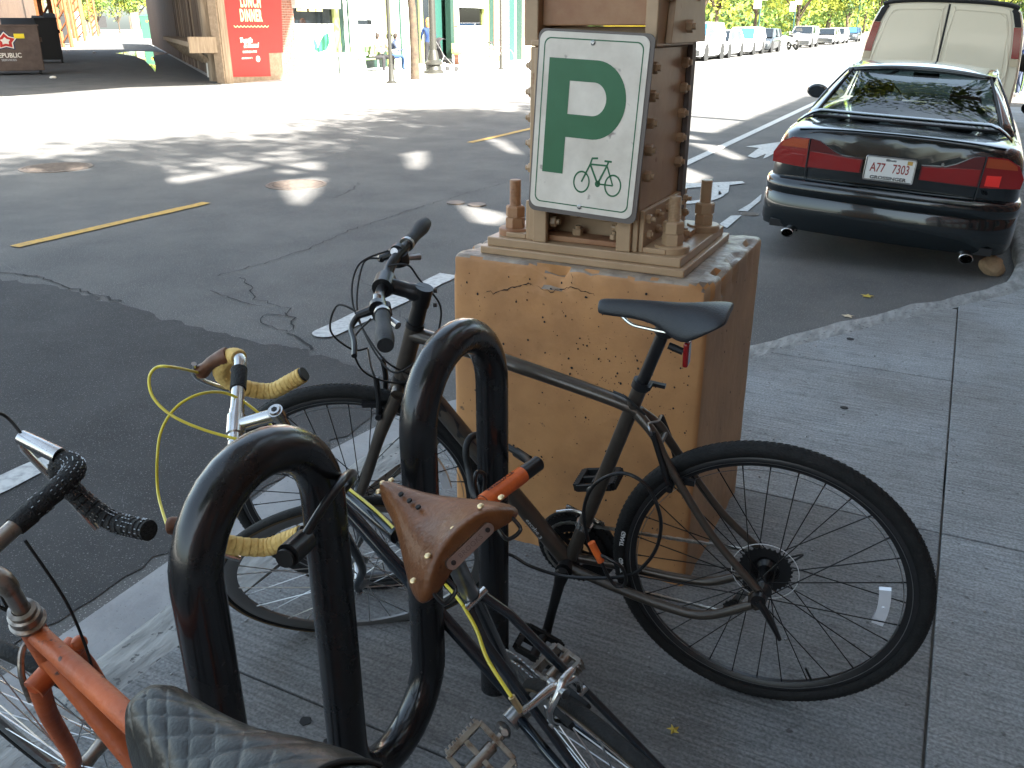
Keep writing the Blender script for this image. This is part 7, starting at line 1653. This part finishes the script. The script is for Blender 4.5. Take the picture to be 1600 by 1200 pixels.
# tree in front of the brick building: its crown dapples the edge of the shade
def over(t_, s_, h):
    tau = (h-RZ)/te; return t_+bt*tau, s_+bs*tau
for i, (t_, s_, hh, rr_, n_) in enumerate(((-8.6, .5, 10.5, 2.3, 1000), (-8.7, 4.2, 10.5, 2.2, 1000), (-9.6, 7.2, 10.5, 2.0, 800), (-8.4, 11, 10.4, 2.2, 1000), (-8.0, 14.5, 10, 2.2, 1000), (-9.9, 9.0, 11, 1.8, 420), (-7.2, 17.6, 9.5, 1.8, 700))):
    x, y = over(t_, s_, hh); t = thing('leaning_tree', 'small-leaved tree on our pavement by the brick building, '+['furthest back', 'second from the back', 'third from the back', 'middle one', 'fifth from the back', 'sixth from the back', 'nearest the van'][i], 'tree', (x+1.0, y, 0))
    obj('trunk', MB().tube(spline([(0, 0, 0), (.1, 0, 4), (-.4, 0, hh-1), (-1, 0, hh+1)], 5), [.2-.009*k for k in range(16)], n=10), 'bark', t)
    leaves('crown', (-1.0, 0, hh), (rr_, rr_*1.2, 1.1), n_, .17, ('leaf_green', 'leaf_yellow', 'leaf_dark'), t, 30)
t = thing('shade_tree', 'broad leafy tree added behind the camera for car reflections and dimmer sky light', 'tree', (2.6, -6.5, 0))  # unseen tree, put in to reflect in the sedan and darken the skylight
obj('trunk', MB().tube(spline([(0, 0, 0), (.1, .2, 3), (-.6, 1.0, 6), (-1.6, 2, 9)], 5), [.26-.010*k for k in range(16)], n=10), 'bark', t)
leaves('crown', (-2.0, 2.2, 9.6), (4.2, 4.2, 2.2), 9000, .15, ('leaf_green', 'leaf_yellow', 'leaf_dark'), t, 40)
t = thing('canopy_tree', 'low spreading tree on our pavement beside the parked sedan', 'tree', (3.4, 11.0, 0))
obj('trunk', MB().tube(spline([(0, 0, 0), (0, .1, 2), (-1.0, .2, 4.6), (-3.2, .3, 6.0)], 5), [.2-.009*k for k in range(16)], n=10), 'bark', t)
leaves('crown', (-3.8, .6, 6.3), (3.0, 3.0, 1.1), 4200, .12, ('leaf_green', 'leaf_yellow', 'leaf_dark'), t, 36)
# railway deck over the column: girders with spaced ties
dq = thing('railway_deck', 'elevated railway deck of timber ties on steel girders over the column', 'railway deck', (-.86, 2.3, 0), math.atan2(CD.y, CD.x))
for y in (-1.3, 1.3): obj('girder', MB().box((-3.5, y, 5.75), (12, .3, .8)), 'steel_paint', dq, smooth=False)
for k in range(24): obj('tie', MB().box((-9.2+k*.5, 0, 6.25), (.34, 3.6, .2)), 'timber', dq, smooth=False)
for y in (-.75, .75): obj('rail', MB().box((-3.5, y, 6.42), (12, .07, .14)), 'l_rust', dq, smooth=False)
# added deck slab, outlined back towards the sun: shades the alley, the corner wall and the poster
def shd(px, py, z, h=6.2):
    q = at(px, py, 0); tau = (h-z)/te; return (q.x+bt*tau, q.y+bs*tau)
P = [shd(-260, 150, 0), shd(0, 152, 0), shd(200, 137, 0), shd(330, 133, 0), shd(445, 128, 0)]
a_ = shd(446, 126, 0); b_ = Vector((a_[0], a_[1], 0))+CD*42; c_ = b_-CW*14
P += [a_]; P = P+[(b_.x, b_.y), (c_.x, c_.y)]
mb = MB().prism(P, lambda x, y: (x, y, 6.2), lambda x, y: (x, y, 6.5)); obj('alley_shade_slab', mb, 'timber', dk, smooth=False)
for f in (.1, .9):
    q = Vector((a_[0], a_[1], 0))-CW*(12*f+.6)+CD*21; obj('girder', MB().box(q+Vector((0, 0, 5.9)), (41, .3, .58), rotC), 'l_rust', dk, smooth=False)
# upper wall over the poster keeps its top in shade
quadwall('upper_wall', pL, pR, 5.51, 8, 'brick', .3, cb_, pL)
